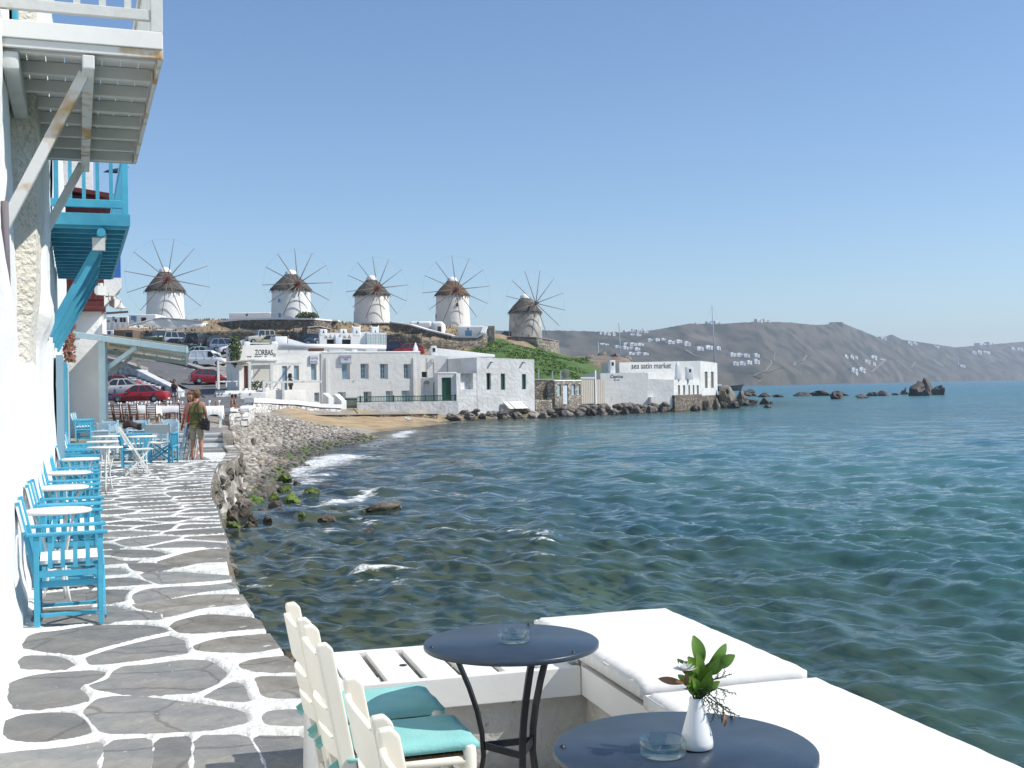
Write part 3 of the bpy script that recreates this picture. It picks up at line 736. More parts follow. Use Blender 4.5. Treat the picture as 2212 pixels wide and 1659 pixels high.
for k, q in enumerate(traced):
    w = [G(x, y, 0) for x, y in q]
    for p in w:
        if p.y > 5.9 and p.x + .368 * p.y > edgeL(p.y) - 0.16: p.x = edgeL(p.y) + 0.05 - .368 * p.y
    flag([(p.x, p.y) for p in w], edge=(k in (2, 3, 4, 5, 19, 26)), rd=2 if k not in (13, 14, 15, 16, 17) else 1, grow=1.085 if k not in (13, 14, 15, 16, 17) else 1.015)
def lay(d0, d1, L0, L1, pitch_d, pitch_L, gap, z=0.0):
    rr = random.Random(int(d0 * 100))
    seeds = []
    nd = max(1, int((d1 - d0) / pitch_d))
    for i in range(nd):
        d = d0 + (i + 0.5) * (d1 - d0) / nd
        a, b = L0(d), L1(d)
        nl = max(1, round((b - a) / pitch_L))
        for j in range(nl):
            dd = d + rr.uniform(-.42, .42) * pitch_d; LL = a + (j + 0.5 + rr.uniform(-.36, .36)) * (b - a) / nl + (0.25 * pitch_L if i % 2 else 0)
            seeds.append((-0.368 * dd + LL, dd))
    bnd = []
    n = 14
    for i in range(n + 1):
        d = d0 + (d1 - d0) * i / n; bnd.append((-0.368 * d + L1(d), d))
    for i in range(n, -1, -1):
        d = d0 + (d1 - d0) * i / n; bnd.append((-0.368 * d + L0(d), d))
    for c in voronoi(seeds, bnd, gap):
        m = sum(p[1] for p in c) / len(c); Lm = sum(p[0] for p in c) / len(c) + .368 * m
        flag(c, edge=(Lm > L1(m) - 0.45 and random.random() < .3), rd=2, grow=1.03)
lay(12.25, 27.5, lambda d: -0.34 + max(0, d - 12.5) * 0.012, lambda d: edgeL(d) + 0.035, 0.52, 0.78, 0.060)
lay(8.35, 12.2, lambda d: -0.36, lambda d: 0.07 + (d - 8.3) * 0.012, 0.55, 0.5, 0.05)
# the raised, white painted joints: one sheet whose height follows the distance to the nearest stone
rows = [4.2]
while rows[-1] < 27.6: rows.append(rows[-1] + max(0.018, rows[-1] * 0.0026))
rows[-1] = 27.6
rows = np.array(rows); nu = 150
u = np.linspace(0, 1, nu)
eL = np.array([edgeL(d) for d in rows])
LL = -0.75 + (eL[:, None] + 0.75) * u[None]
MX = LL - 0.368 * rows[:, None]; MY = np.repeat(rows[:, None], nu, 1)
sdf = np.full(MX.shape, 0.5)
for pl in STONES:
    x0, y0 = pl.min(0) - 0.12; x1, y1 = pl.max(0) + 0.12
    mk = (MX > x0) & (MX < x1) & (MY > y0) & (MY < y1)
    if not mk.any(): continue
    px, py = MX[mk], MY[mk]
    dmin = np.full(px.shape, 9.0); ins = np.zeros(px.shape, bool)
    for i in range(len(pl)):
        ax_, ay_ = pl[i]; bx_, by_ = pl[(i + 1) % len(pl)]
        ex_, ey_ = bx_ - ax_, by_ - ay_; l2 = ex_ * ex_ + ey_ * ey_ + 1e-12
        t_ = np.clip(((px - ax_) * ex_ + (py - ay_) * ey_) / l2, 0, 1)
        dmin = np.minimum(dmin, np.hypot(px - ax_ - t_ * ex_, py - ay_ - t_ * ey_))
        cr_ = (ay_ > py) != (by_ > py)
        xi = ax_ + (py - ay_) * ex_ / (ey_ if abs(ey_) > 1e-12 else 1e-12)
        ins ^= cr_ & (px < xi)
    sdf[mk] = np.minimum(sdf[mk], np.where(ins, -dmin, dmin))
mnz = np.array([mnoise.fractal(Vector((a * 6, b * 6, 3)), .8, 2, 3) for a, b in zip(MX.ravel(), MY.ravel())]).reshape(MX.shape)
sdf = sdf + mnz * 0.006
MZ = -0.040 + 0.044 * np.clip((sdf + 0.028) / 0.042, 0, 1) ** 0.8 + mnz * 0.0018
MX = np.concatenate([MX, MX[:, -1:] + .004], 1); MY = np.concatenate([MY, MY[:, -1:]], 1); MZ = np.concatenate([MZ, MZ[:, -1:] * 0 - .15], 1)
mo = grid_mesh('mortar', MX, MY, MZ, m_mortar); mo.parent = prom
# sea wall under the promenade edge: rough masonry faced with lumps of stone
bb = B()
wp = []
for i in range(0, len(EDGE) - 4):
    (d0, L0), (d1, L1) = EDGE[i], EDGE[i + 1]
    n = max(2, int((d0 - d1) / 0.3))
    for k in range(n): wp.append(W(d0 + (d1 - d0) * k / n, L0 + (L1 - L0) * k / n))
NZ = 9
vs, fs = [], []
for i, p in enumerate(wp):
    for j in range(NZ):
        z = -0.02 - j * 0.235
        o = mnoise.fractal(Vector((p.x * 1.7, p.y * 1.7, z * 2.1)), 0.7, 2, 4) * 0.16 + (0.10 * j / NZ) - 0.05
        vs.append((p.x + o, p.y - o * 0.5, z))
for i in range(len(wp) - 1):
    for j in range(NZ - 1): fs.append((i * NZ + j, i * NZ + j + 1, (i + 1) * NZ + j + 1, (i + 1) * NZ + j))
bb.add(vs, fs, 0, True)
swall = tag(bb.obj('sea_wall', mat('sea wall masonry', (0.24, 0.20, 0.15), 0.9, (0.13, 0.115, 0.08), 2.2, bump=0.7, bscale=6, stain=((0.42, 0.36, 0.29), 1.6, 0.55, 0.7))), 'rough brown stone sea wall holding up the promenade edge', 'sea wall')
rk = [rock_mesh(100 + i, 2, 0.4, 0.8, m_rock, 'stone') for i in range(5)]
for i in range(70):
    t = random.random(); p = wp[int(t * (len(wp) - 12))]
    s = random.uniform(0.10, 0.22)
    new('stone', rk[i % 5], swall, (p.x - s * 0.15, p.y + 0.05, random.uniform(-1.1, -0.28)), (random.random() * 6, random.random() * 6, random.random() * 6), (s, s, s * .8))
# lower landing past the step, and the steps up to the taverna ground
bb = B()
lp = [W(27.6, 3.35), W(29, 3.75), W(32, 4.25), W(36.3, 4.62), W(36.3, -3), W(27.6, -3)]
bb.prism(ccw([(p.x, p.y) for p in lp]), -0.9, -0.10)
land = struct(bb.obj('landing', m_mortar), 'grey paved landing below the promenade step')
def lflag(d0, d1, L0, L1, n, z):
    seeds = [(-0.368 * d + L, d) for d, L in ((random.uniform(d0, d1), random.uniform(L0, L1)) for _ in range(n))]
    bnd = [(-0.368 * d0 + L0, d0), (-0.368 * d0 + L1, d0), (-0.368 * d1 + L1, d1), (-0.368 * d1 + L0, d1)]
    for c in voronoi(seeds, ccw(bnd), 0.05):
        o = flag(c, top=0.0065, reg=False); o.parent = land; o.location.z = z
lflag(27.7, 33, 0.2, 3.3, 20, -0.10); lflag(33, 36.0, 2.3, 4.4, 8, -0.10)
stair = thing('stone_steps', 'three broad flagged steps with white painted risers at the end of the promenade', 'steps', W(36.3, 0, 0))
m_riser = mat('white painted riser', (0.76, 0.77, 0.78), 0.8, (0.66, 0.66, 0.66), 3)
for k in range(3):
    z1 = -0.10 + 0.135 * (k + 1); d0 = 36.1 + k * 0.75; d1 = 43.5
    b1 = B(); pl = [W(d0, 2.3), W(d0, 4.66 + 0.02 * k), W(d1, 5.35), W(d1, 2.3)]
    o = W(36.3, 0)
    b1.prism(ccw([(p.x - o.x, p.y - o.y) for p in pl]), z1 - 0.135 - (0.9 if k == 0 else 0), z1 - 0.012)
    b1.obj('riser', m_riser, stair, bevel=0.03)
    b2 = B(); pl = [W(d0 + 0.02, 2.32), W(d0 + 0.02, 4.60), W(d0 + (0.78 if k < 2 else 5.2), 4.6 + (.05 if k < 2 else .5)), W(d0 + (0.78 if k < 2 else 5.2), 2.32)]
    b2.prism(ccw([(p.x - o.x, p.y - o.y) for p in pl]), z1 - 0.010, z1 + 0.002)
    b2.obj('tread', m_slate, stair)
# side wall of landing towards the beach
bb = B()
sw = []
for i in range(100):
    d = 26.2 + i * 17.6 / 99
    L = float(np.interp(d, [26.2, 29, 32, 36.3, 44], [3.08, 3.86, 4.36, 4.75, 5.45]))
    sw.append(W(d, L))
vs, fs = [], []
for i, p in enumerate(sw):
    top = -0.04 if p.y < 36 else 0.30
    for j in range(14):
        z = top - j * (1.30 + (0.34 if p.y >= 36 else 0)) / 13
        o = mnoise.fractal(Vector((p.x * 2.6, p.y * 2.6, z * 3.4)), 0.8, 2, 4) * 0.13
        vs.append((p.x + o * .8 + 0.006 * j, p.y - o * .3, z))
for i in range(len(sw) - 1):
    for j in range(13): fs.append((i * 14 + j, i * 14 + j + 1, (i + 1) * 14 + j + 1, (i + 1) * 14 + j))
bb.add(vs, fs, 0, True)
# capping back to the landing
vs = []
for p in sw:
    top = -0.04 if p.y < 36 else 0.30
    vs += [(p.x, p.y, top), (p.x - 0.3, p.y, top), (p.x - 0.3, p.y, -0.5)]
fs = []
for i in range(len(sw) - 1):
    fs += [(i * 3, i * 3 + 3, i * 3 + 4, i * 3 + 1), (i * 3 + 1, i * 3 + 4, i * 3 + 5, i * 3 + 2)]
bb.add(vs, fs, 0, False)
lw_ = tag(bb.obj('landing_wall', mat('worn landing wall', (0.33, 0.30, 0.26), 0.9, (0.17, 0.15, 0.12), 1.6, bump=0.6, bscale=5, stain=((0.62, 0.61, 0.58), 1.5, 0.55, 0.66))), 'worn white retaining wall between the landing and the pebble beach', 'wall')
for i in range(46):
    p = sw[random.randrange(0, 62)]; s = random.uniform(.09, .2)
    new('stone', rk[i % 5], lw_, (p.x + .03, p.y, random.uniform(-1.1, -.15)), (random.random() * 6, random.random() * 6, random.random() * 6), (s, s, s * .8))
# road climbing the hill on the left, and the plaza in front of it
def strip(name, pts, mt, lift=0.03):
    b = B(); vs = []; fs = []
    for a, c in pts:
        vs += [a + Vector((0, 0, lift)), c + Vector((0, 0, lift))]
    for i in range(len(pts) - 1): fs.append((2 * i, 2 * i + 1, 2 * i + 3, 2 * i + 2))
    b.add(vs, fs, 0, True)
    return struct(b.obj(name, mt))
def gp(x, y, d):
    p = P(x, y, d); return p
road = strip('road', [(gp(225, 880, 74), gp(505, 893, 70)), (gp(240, 876, 85), gp(520, 884, 78)), (gp(330, 872, 90), gp(520, 868, 90)), (gp(445, 862, 95), gp(520, 856, 97)), (gp(415, 846, 103), gp(518, 845, 103)), (gp(365, 824, 114), gp(470, 825, 115)), (gp(310, 802, 127), gp(410, 798, 128)), (gp(265, 786, 138), gp(350, 780, 139)), (gp(215, 771, 150), gp(285, 764, 151)), (gp(150, 755, 165), gp(220, 748, 166))], m_asphalt, 0.12)
# ================================================================== houses on the left
def HL(d, L, z=0.0):
    p = L / 1.0655
    return Vector((p, (d - 0.345 * p) / 0.9386, z))
def lumpy_wall(name, s0, s1, z0, z1, pf, mt, parent, step=0.13, amp=0.035, freq=0.9):
    ns = int((s1 - s0) / step) + 1; nzz = int((z1 - z0) / step) + 1
    b = B(); vs = []; fs = []
    for i in range(ns + 1):
        s = s0 + (s1 - s0) * i / ns
        for j in range(nzz + 1):
            z = z0 + (z1 - z0) * j / nzz
            p = pf(s, z) + amp * mnoise.fractal(Vector((s * freq, z * freq, 3.1)), 0.8, 2.0, 4)
            vs.append((p, s, z))
    for i in range(ns):
        for j in range(nzz):
            a = i * (nzz + 1) + j
            fs.append((a, a + nzz + 1, a + nzz + 2, a + 1))
    o = len(vs)
    k = nzz + 1
    for i in (0, ns):                                   # end faces back to the house's depth
        for j in range(k):
            q = vs[i * k + j]; vs.append((-4.0, q[1], q[2]))
    for j in range(nzz):
        fs.append((j, j + 1, o + j + 1, o + j)); a = ns * k + j
        fs.append((a + 1, a, o + k + j, o + k + j + 1))
    b.add(vs, fs, 0, True)
    return b.obj(name, mt, parent)
def sstep(a, b, x):
    t = min(1, max(0, (x - a) / (b - a))); return t * t * (3 - 2 * t)
h1 = thing('white_house', 'tall white plastered house with white timber balcony along the promenade', 'house', rz=HROT)
def p1(s, z):
    base = -0.43 - 0.09 * sstep(0.8, 2.4, z)
    base += 0.10 * (1 - sstep(0.05, 0.30, z)) * 0.5
    lump = 0.10 * math.exp(-((s - 9.9) / 0.45) ** 2 - ((z - 2.25) / 0.35) ** 2)
    lump += 0.12 * math.exp(-((s - 8.2) / 0.5) ** 2 - ((z - 2.9) / 0.9) ** 2) * 0.5
    return base + lump * .6
lumpy_wall('wall', 1.5, 11.6, -0.05, 8.4, p1, m_plaster, h1)
def p1b(s, z):
    up = sstep(2.0, 2.7, z)
    return -0.39 + 0.06 * up + 0.02 * math.sin(z * 2)
lumpy_wall('pilaster', 11.6, 13.2, 1.9, 8.4, p1b, m_sandy, h1, 0.1, 0.014, 1.6)
lumpy_wall('pilaster_foot', 11.6, 13.2, -0.05, 1.9, lambda s, z: p1b(s, z) + .02, m_plaster, h1, 0.1, 0.02, 1.2)
def p1c(s, z):
    up = sstep(2.2, 2.8, z)
    return -0.37 + 0.085 * up + 0.10 * math.exp(-((z - 2.45) / 0.22) ** 2) + 0.03 * (1 - sstep(0.1, 0.5, z))
lumpy_wall('pier', 13.2, 14.95, -0.05, 8.4, p1c, m_plaster, h1, 0.1, 0.03, 1.3)
b = B(); q0 = HL(9.1, -0.46, 2.25); b.tube([(-0.50, q0.y, 2.25), (-0.51, q0.y, 3.1)], 0.03, 8); b.obj('recess_shade', mat('recess shade grey', (0.16, 0.14, 0.16), 0.8), h1)  # dark grey tube paints in the shade of a narrow wall recess
# white timber balcony of the first house
bz = 4.32; s1_, s2_ = 9.81, 14.35; pw, po = -0.52, 0.672
def E(name, parent, cat=None):
    o = bpy.data.objects.new(name, None); COL.objects.link(o); o.parent = parent; return o
bal = E('balcony', h1)
bal['label'] = 'white timber balcony with rust stained brackets'
nb = 8
for i in range(nb):
    s = s1_ + 0.10 + (s2_ - s1_ - 0.2) * i / (nb - 1)
    b = B(); b.box(pw, po - 0.05, s - 0.035, s + 0.035, bz - 0.055, bz + 0.05); b.obj('joist', m_offwhite, bal, bevel=0.004, seg=1)
for i in range(8):
    p = pw + 0.02 + i * 0.146
    b = B(); b.box(p, p + 0.138, s1_ + 0.02, s2_ - 0.02, bz + 0.052, bz + 0.078 + random.uniform(0, .004)); b.obj('floor_board', m_offwhite, bal)
b = B(); b.box(pw, po, s1_ - 0.035, s1_, bz + 0.03, bz + 0.165); b.obj('fascia', m_white, bal, bevel=0.004, seg=1)
b = B(); b.box(pw, po - .01, s1_ - 0.012, s1_ + 0.02, bz - 0.04, bz + 0.028); b.obj('fascia', m_rust, bal, bevel=0.004, seg=1)
b = B(); b.box(po - 0.03, po + 0.005, s1_ + 0.002, s2_, bz - 0.045, bz + 0.155); b.obj('fascia', m_rust, bal, bevel=0.004, seg=1)
b = B(); b.box(pw, po, s2_ + 0.002, s2_ + 0.035, bz - 0.05, bz + 0.155); b.obj('fascia', m_offwhite, bal)
bl = HL(9.4, 0.12).x
b = B(); b.box(bl - 0.045, bl + 0.045, s1_ - 0.02, s2_ + 0.06, bz - 0.165, bz - 0.057); b.obj('beam', m_rust, bal, bevel=0.01)
b = B(); b.box(pw + 0.005, pw + 0.13, s1_ + 0.02, s2_ + 0.02, bz - 0.20, bz - 0.057); b.obj('wall_beam', m_offwhite, bal, bevel=0.03)
for s, zz in ((s1_ + 0.30, 2.95), (s2_ - 0.25, 3.0)):
    b = B(); b.bar((bl - 0.03, s, bz - 0.13), (-0.55, s, zz - .05), 0.085, 0.10, up=(0, 1, 0)); b.obj('brace', m_rust, bal, bevel=0.006)
zr = bz + 0.255
b = B(); b.box(pw, po - 0.09, s1_ - 0.02, s1_ + 0.035, zr, zr + 0.085); b.obj('bottom_rail', m_offwhite, bal, bevel=0.006)
b = B(); b.box(pw, po - 0.09, s1_ - 0.03, s1_ + 0.05, bz + 1.12, bz + 1.19); b.obj('top_rail', m_offwhite, bal, bevel=0.006)
b = B(); b.box(po - 0.06, po - 0.005, s1_ + 0.05, s2_ - .05, zr, zr + 0.085); b.obj('bottom_rail', m_offwhite, bal, bevel=0.006)
b = B(); b.box(po - 0.07, po + 0.01, s1_ + 0.05, s2_ - .05, bz + 1.12, bz + 1.19); b.obj('top_rail', m_offwhite, bal, bevel=0.006)
bme = None
for s in (s1_, s2_ - 0.06):
    b = B(); b.box(po - 0.088, po + 0.004, s - 0.03, s + 0.06, bz + 0.166, bz + 1.25); b.obj('post', m_offwhite, bal, bevel=0.006)
b = B(); b.box(-0.026, 0.026, -0.018, 0.018, zr + 0.08, bz + 1.13); bme = b.mesh('baluster', m_offwhite)
for i in range(5): new('baluster', bme, bal, (po - 0.26 - i * 0.19, s1_ + 0.008, 0))
for i in range(17): new('baluster', bme, bal, (po - 0.035, s1_ + 0.25 + i * 0.245, 0), (0, 0, R(90)))
b = B(); b.box(pw + 0.02, pw + 0.06, s1_ + 1.4, s1_ + 2.3, bz + 0.1, bz + 2.2); b.obj('door', m_blue_d, bal, bevel=0.01)

# ------------------------------------------------------------------ second house with the turquoise balcony
h2 = thing('plaster_house', 'white plastered house carrying the turquoise blue balcony beyond the white one', 'house', rz=HROT)
lumpy_wall('wall', 14.95, 43.5, -0.05, 8.0, lambda s, z: -0.32 + 0.05 * (1 - sstep(0.05, 0.5, z)), m_plaster, h2, 0.3, 0.03, 0.8)
bal2 = E('balcony', h2); bal2['label'] = 'turquoise blue timber balcony on stepped brackets'
bz2 = 3.67; a1 = HL(14.64, 0.66); a2 = HL(21.2, 0.72); t1, t2 = a1.y, a2.y; q1 = a1.x; w1 = -0.30
nj = 15
for i in range(nj):
    s = t1 + 0.05 + (t2 - t1 - 0.1) * i / (nj - 1)
    b = B(); b.box(w1, q1 - 0.03, s - 0.03, s + 0.03, bz2 - 0.03, bz2 + 0.05); b.obj('joist', m_blue, bal2)
for i in range(8):
    p = w1 + i * 0.117
    b = B(); b.box(p, p + 0.111, t1 + .02, t2, bz2 + 0.052, bz2 + 0.075); b.obj('floor_board', m_blue_d, bal2)
b = B(); b.box(w1, q1 + 0.02, t1 - 0.035, t1, bz2, bz2 + 0.15); b.obj('fascia', m_blue_d, bal2, bevel=0.004, seg=1)
b = B(); b.box(q1 - 0.03, q1 + 0.01, t1 + 0.002, t2, bz2 - 0.02, bz2 + 0.14); b.obj('fascia', m_blue_d, bal2, bevel=0.004, seg=1)
b2x = HL(14.6, 0.316).x
b = B(); b.tube([(b2x, t1 - 0.07, bz2 - 0.085), (b2x, t2 + 0.1, bz2 - 0.085)], 0.052, 14); b.obj('beam', m_blue, bal2)
for i, s in enumerate((t1 + 0.25, t1 + 2.1, t1 + 3.95, t1 + 5.8)):
    b = B(); b.bar((b2x + 0.02, s, bz2 - 0.13), (-0.33, s, 2.33), 0.10, 0.17, up=(0, 1, 0)); b.obj('brace', m_blue_d, bal2, bevel=0.012)
zr2 = bz2 + 0.225
for (x0, x1, y0, y1) in ((w1, q1 - 0.07, t1, t1 + 0.045), (q1 - 0.05, q1 - 0.005, t1 + 0.06, t2), (w1, q1 - 0.07, t2 - 0.05, t2)):
    b = B(); b.box(x0, x1, y0, y1, zr2, zr2 + 0.10); b.obj('bottom_rail', m_blue, bal2, bevel=0.005, seg=1)
    b = B(); b.box(x0, x1, y0, y1, bz2 + 1.0, bz2 + 1.07); b.obj('top_rail', m_blue, bal2, bevel=0.005, seg=1)
for s in (t1, t2 - 0.06):
    b = B(); b.box(q1 - 0.075, q1 + 0.002, s, s + 0.06, bz2 + 0.152, bz2 + 1.12); b.obj('post', m_blue, bal2, bevel=0.005, seg=1)
b = B(); b.box(-0.022, 0.022, -0.015, 0.015, zr2 + 0.09, bz2 + 1.01); bme2 = b.mesh('baluster', m_blue)
for i in range(6): new('baluster', bme2, bal2, (q1 - 0.20 - i * 0.158, t1 + 0.022, 0))
for i in range(36): new('baluster', bme2, bal2, (q1 - 0.028, t1 + 0.2 + i * 0.185, 0), (0, 0, R(90)))
for i in range(5): new('baluster', bme2, bal2, (q1 - 0.22 - i * 0.17, t2 - 0.025, 0))
b = B(); b.box(w1 + 0.02, w1 + 0.07, t1 + 2.4, t1 + 3.5, bz2 + 0.1, bz2 + 2.2); b.obj('door', m_royal, bal2, bevel=0.01)
# shutters and doors along the wall
for s, w, hgt, mt, nm in ((25.5, 2.2, 2.15, m_blue_d, 'door'), (29.2, 1.6, 2.2, m_offwhite, 'shutter'), (33.5, 1.1, 2.1, m_blue_d, 'door'), (19.0, 1.0, 2.1, m_woodblue, 'shutter')):
    fr = B(); fr.box(-0.30, -0.20, s - 0.09, s, 0.02, hgt + 0.09); fr.box(-0.30, -0.20, s + w, s + w + 0.09, 0.02, hgt + 0.09); fr.box(-0.30, -0.201, s, s + w, hgt, hgt + 0.088)
    dd = B(); dd.box(-0.30, -0.235, s + 0.003, s + w - 0.003, 0.03, hgt - 0.003)
    o = dd.obj(nm, mt, h2); fr.obj('door_frame', mt, o)
    for k in range(4):
        pn = B(); y0 = s + 0.08 + k * (w - 0.1) / 4; pn.box(-0.234, -0.222, y0, y0 + (w - 0.1) / 4 - 0.08, 0.25, hgt - 0.2); pn.obj('panel', mt, o)

# ------------------------------------------------------------------ tower house with the red bay
h3 = thing('tower_house', 'white tower house with a dark red timber bay over its corner', 'house', rz=HROT)
c0 = HL(42, -0.32); c1 = HL(42, 0.90)
b = B(); b.box(-2.2, c1.x, c1.y, c1.y + 7, -0.3, 4.66); b.obj('wall', m_plaster, h3, bevel=0.12, seg=3)
b = B(); b.box(c1.x, c1.x + 0.16, c1.y + 0.4, c1.y + 7, -0.3, 4.6); b.obj('side_wall', m_plaster, h3, bevel=0.05)
rb = E('bay_window', h3); rb['label'] = 'dark red boarded timber bay'
xr = HL(41.6, 0.98).x
b = B(); b.box(-1.5, xr, c1.y - 0.35, c1.y + 4.5, 4.66, 8.55); b.obj('boarding', m_redwood, rb)
for i in range(14):
    x0 = xr - 0.18 - i * 0.18
    b = B(); b.box(x0, x0 + 0.165, c1.y - 0.375, c1.y - 0.352, 4.9, 8.5); b.obj('board', m_redwood, rb)
b = B(); b.box(-1.6, xr + 0.05, c1.y - 0.42, c1.y + 4.6, 4.50, 4.658); b.obj('sill_beam', m_redwood, rb, bevel=0.02)
b = B(); b.hexa([(-1.7, c1.y - 0.7, 8.85), (xr + 0.38, c1.y - 0.7, 8.45), (xr + 0.38, c1.y + 4.8, 8.45), (-1.7, c1.y + 4.8, 8.85), (-1.7, c1.y - 0.7, 9.0), (xr + 0.38, c1.y - 0.7, 8.6), (xr + 0.38, c1.y + 4.8, 8.6), (-1.7, c1.y + 4.8, 9.0)]); b.obj('bay_roof', m_redwood, rb)
b = B(); b.box(-2.5, 0.68, c1.y + 4.9, c1.y + 9, 4.7, 12.5); b.obj('upper_storey', m_plaster, h3, bevel=0.05)
bb3 = E('balcony', h3); bb3['label'] = 'small white balcony with royal blue panels'
k0 = HL(48, 0.9); k1 = HL(48, 1.86)
b = B(); b.add([(k0.x, k0.y, 4.9), (k1.x, k0.y, 5.9), (k1.x, k0.y, 6.3), (k0.x, k0.y, 6.3), (k0.x, k0.y + 3, 4.9), (k1.x, k0.y + 3, 5.9), (k1.x, k0.y + 3, 6.3), (k0.x, k0.y + 3, 6.3)],
      [(0, 1, 2, 3), (4, 7, 6, 5), (0, 4, 5, 1), (1, 5, 6, 2), (2, 6, 7, 3), (3, 7, 4, 0)]); b.obj('balcony_base', m_plaster, bb3)
b = B(); b.box(k0.x, k1.x - .03, k0.y + 0.03, k0.y + 0.08, 6.305, 7.15); b.box(k1.x - 0.08, k1.x - 0.025, k0.y + 0.085, k0.y + 3, 6.305, 7.15); b.obj('panel', m_royal, bb3)
# lamps on the houses
def floodlight(label, loc, rz):
    t = thing('floodlight', label, 'floodlight', loc, rz, 'floodlights on the house walls')
    b = B(); b.hexa([(-0.05, -0.02, -0.05), (0.05, -0.02, -0.05), (0.14, 0.16, -0.12), (-0.14, 0.16, -0.12), (-0.05, -0.02, 0.05), (0.05, -0.02, 0.05), (0.14, 0.16, 0.10), (-0.14, 0.16, 0.10)]); b.obj('housing', m_lamp, t, bevel=0.006)
    b = B(); b.box(-0.125, 0.125, 0.161, 0.168, -0.108, 0.09); b.obj('lens', m_offwhite, t)
    b = B(); b.tube([(0, -0.02, 0), (0, -0.06, 0.12), (0.02, -0.04, 0.24)], 0.014, 6); b.obj('bracket', m_lamp, t)
    b = B(); b.box(-0.17, -0.09, -0.06, 0.02, 0.08, 0.18); b.obj('junction_box', m_offwhite, t)
    return t
fl = P(213, 528, 14.6); floodlight('cream floodlight clipped under the turquoise balcony beam', fl, R(200)).scale = (.55, .55, .75)
floodlight('cream floodlight at the corner of the dark red bay', P(240, 656, 42.6), R(-100)).scale = (1.5, 1.5, 1.6)
floodlight('small pale floodlight below the last turquoise bracket', P(209, 628, 24), R(-120)).scale = (.9, .9, .9)
t = thing('wall_lamp', 'bell shaped street lamp on a curved arm beside the red bay', 'lamp', P(228, 641, 42))
b = B(); b.tube([(0, 0, 0), (0.2, 0, 0.03), (0.42, 0, 0.0), (0.52, 0, -0.1), (0.54, 0, -0.2)], 0.022, 6); b.obj('arm', m_lamp, t)
b = B(); b.lathe([(0.03, 0.0), (0.05, -0.08), (0.13, -0.17), (0.20, -0.23), (0.19, -0.235), (0.04, -0.09)], 14, c=(0.54, 0, -0.2)); b.obj('lamp_shade', m_lamp, t)
b = B(); b.lathe([(0.0, -0.32), (0.05, -0.29), (0.05, -0.2), (0.0, -0.17)], 8, c=(0.54, 0, -0.2)); b.obj('bulb', m_glass, t)
# reddish climber on the wall
b = B()
for i in range(240):
    y = 27.5 + random.uniform(-.28, .28) * 2; z = random.uniform(2.3, 3.15); c = Vector((-0.27 + random.uniform(0, .22), y, z))
    a = Vector((random.uniform(-1, 1), random.uniform(-1, 1), random.uniform(-1, 1))).normalized() * 0.06; e = a.orthogonal().normalized() * 0.04
    b.add([c - a, c + e, c + a, c - e], [(0, 1, 2, 3)])
ct = thing('climbing_plant', 'dusty red climbing plant hanging on the wall above the blue door', 'plant', rz=HROT)
b.obj('foliage', mat('dusty red leaves', (0.22, 0.07, 0.06), 0.8, (0.14, 0.09, 0.05), 8), ct)['kind'] = 'stuff'
b = B(); b.tube([(-0.25, 27.5, 0), (-0.22, 27.55, 1.2), (-0.24, 27.45, 2.6)], 0.02, 6); b.obj('stem', m_spar, ct)

# pale blue awning frame on the tower
m_awn = bpy.data.materials.new('cream canvas'); m_awn.use_nodes = True
_n = m_awn.node_tree; _n.nodes.clear(); _o = _n.nodes.new('ShaderNodeOutputMaterial'); _d = _n.nodes.new('ShaderNodeBsdfDiffuse'); _t = _n.nodes.new('ShaderNodeBsdfTranslucent'); _m = _n.nodes.new('ShaderNodeMixShader')
_d.inputs[0].default_value = (.66, .62, .54, 1); _t.inputs[0].default_value = (.62, .55, .43, 1); _m.inputs[0].default_value = .45
_n.links.new(_d.outputs[0], _m.inputs[1]); _n.links.new(_t.outputs[0], _m.inputs[2]); _n.links.new(_m.outputs[0], _o.inputs[0])
aw = thing('awning', 'pale blue timber awning with cream canvas propped over the taverna', 'awning', (0, 0, 0))
def awb(name, p, q, w, h, mt=m_pale): b = B(); b.bar(p, q, w, h); return b.obj(name, mt, aw, bevel=0.01, seg=1)
N0, N1 = P(156, 722, 40.6), P(405, 756, 40.6)
F0, F1 = P(220, 757, 47), P(402, 784, 47)
Ft0 = F0
awb('beam', N0, N1, 0.12, 0.20)
awb('beam', F0, F1, 0.12, 0.16)
for k, t_ in enumerate((0.30, 0.60)): awb('beam', N0.lerp(F0, t_) + Vector((.7, 0, 0)), N1.lerp(F1, t_), 0.09, 0.10)
awb('end_board', N1 + Vector((0, -.06, 0)), F1 + Vector((0, .06, 0)), 0.08, 0.22)
for k in range(7):
    t_ = 0.28 + 0.115 * k
    awb('rafter', N0.lerp(N1, t_) + Vector((0, .06, .09)), F0.lerp(F1, (t_ - .24) / .76) + Vector((0, -.06, .09)), 0.06, 0.05)
b = B(); up = Vector((0, 0, 0.14))
b.add([N0.lerp(N1, .26) + up, N1 + up, F1 + up, F0 + up, N0.lerp(N1, .26) + up * 1.15, N1 + up * 1.15, F1 + up * 1.15, F0 + up * 1.15], [(0, 3, 2, 1), (4, 5, 6, 7), (0, 1, 5, 4), (1, 2, 6, 5), (2, 3, 7, 6), (3, 0, 4, 7)])
b.obj('canvas', m_awn, aw)
pt = P(222, 738, 41.0)
awb('post', Vector((pt.x, pt.y, 0.0)), pt + Vector((0, 0, .1)), 0.24, 0.24)
awb('brace', P(226, 800, 41.2), P(296, 749, 41.0), 0.13, 0.15); awb('brace', P(226, 815, 46.5), P(285, 772, 46.8), 0.12, 0.12)
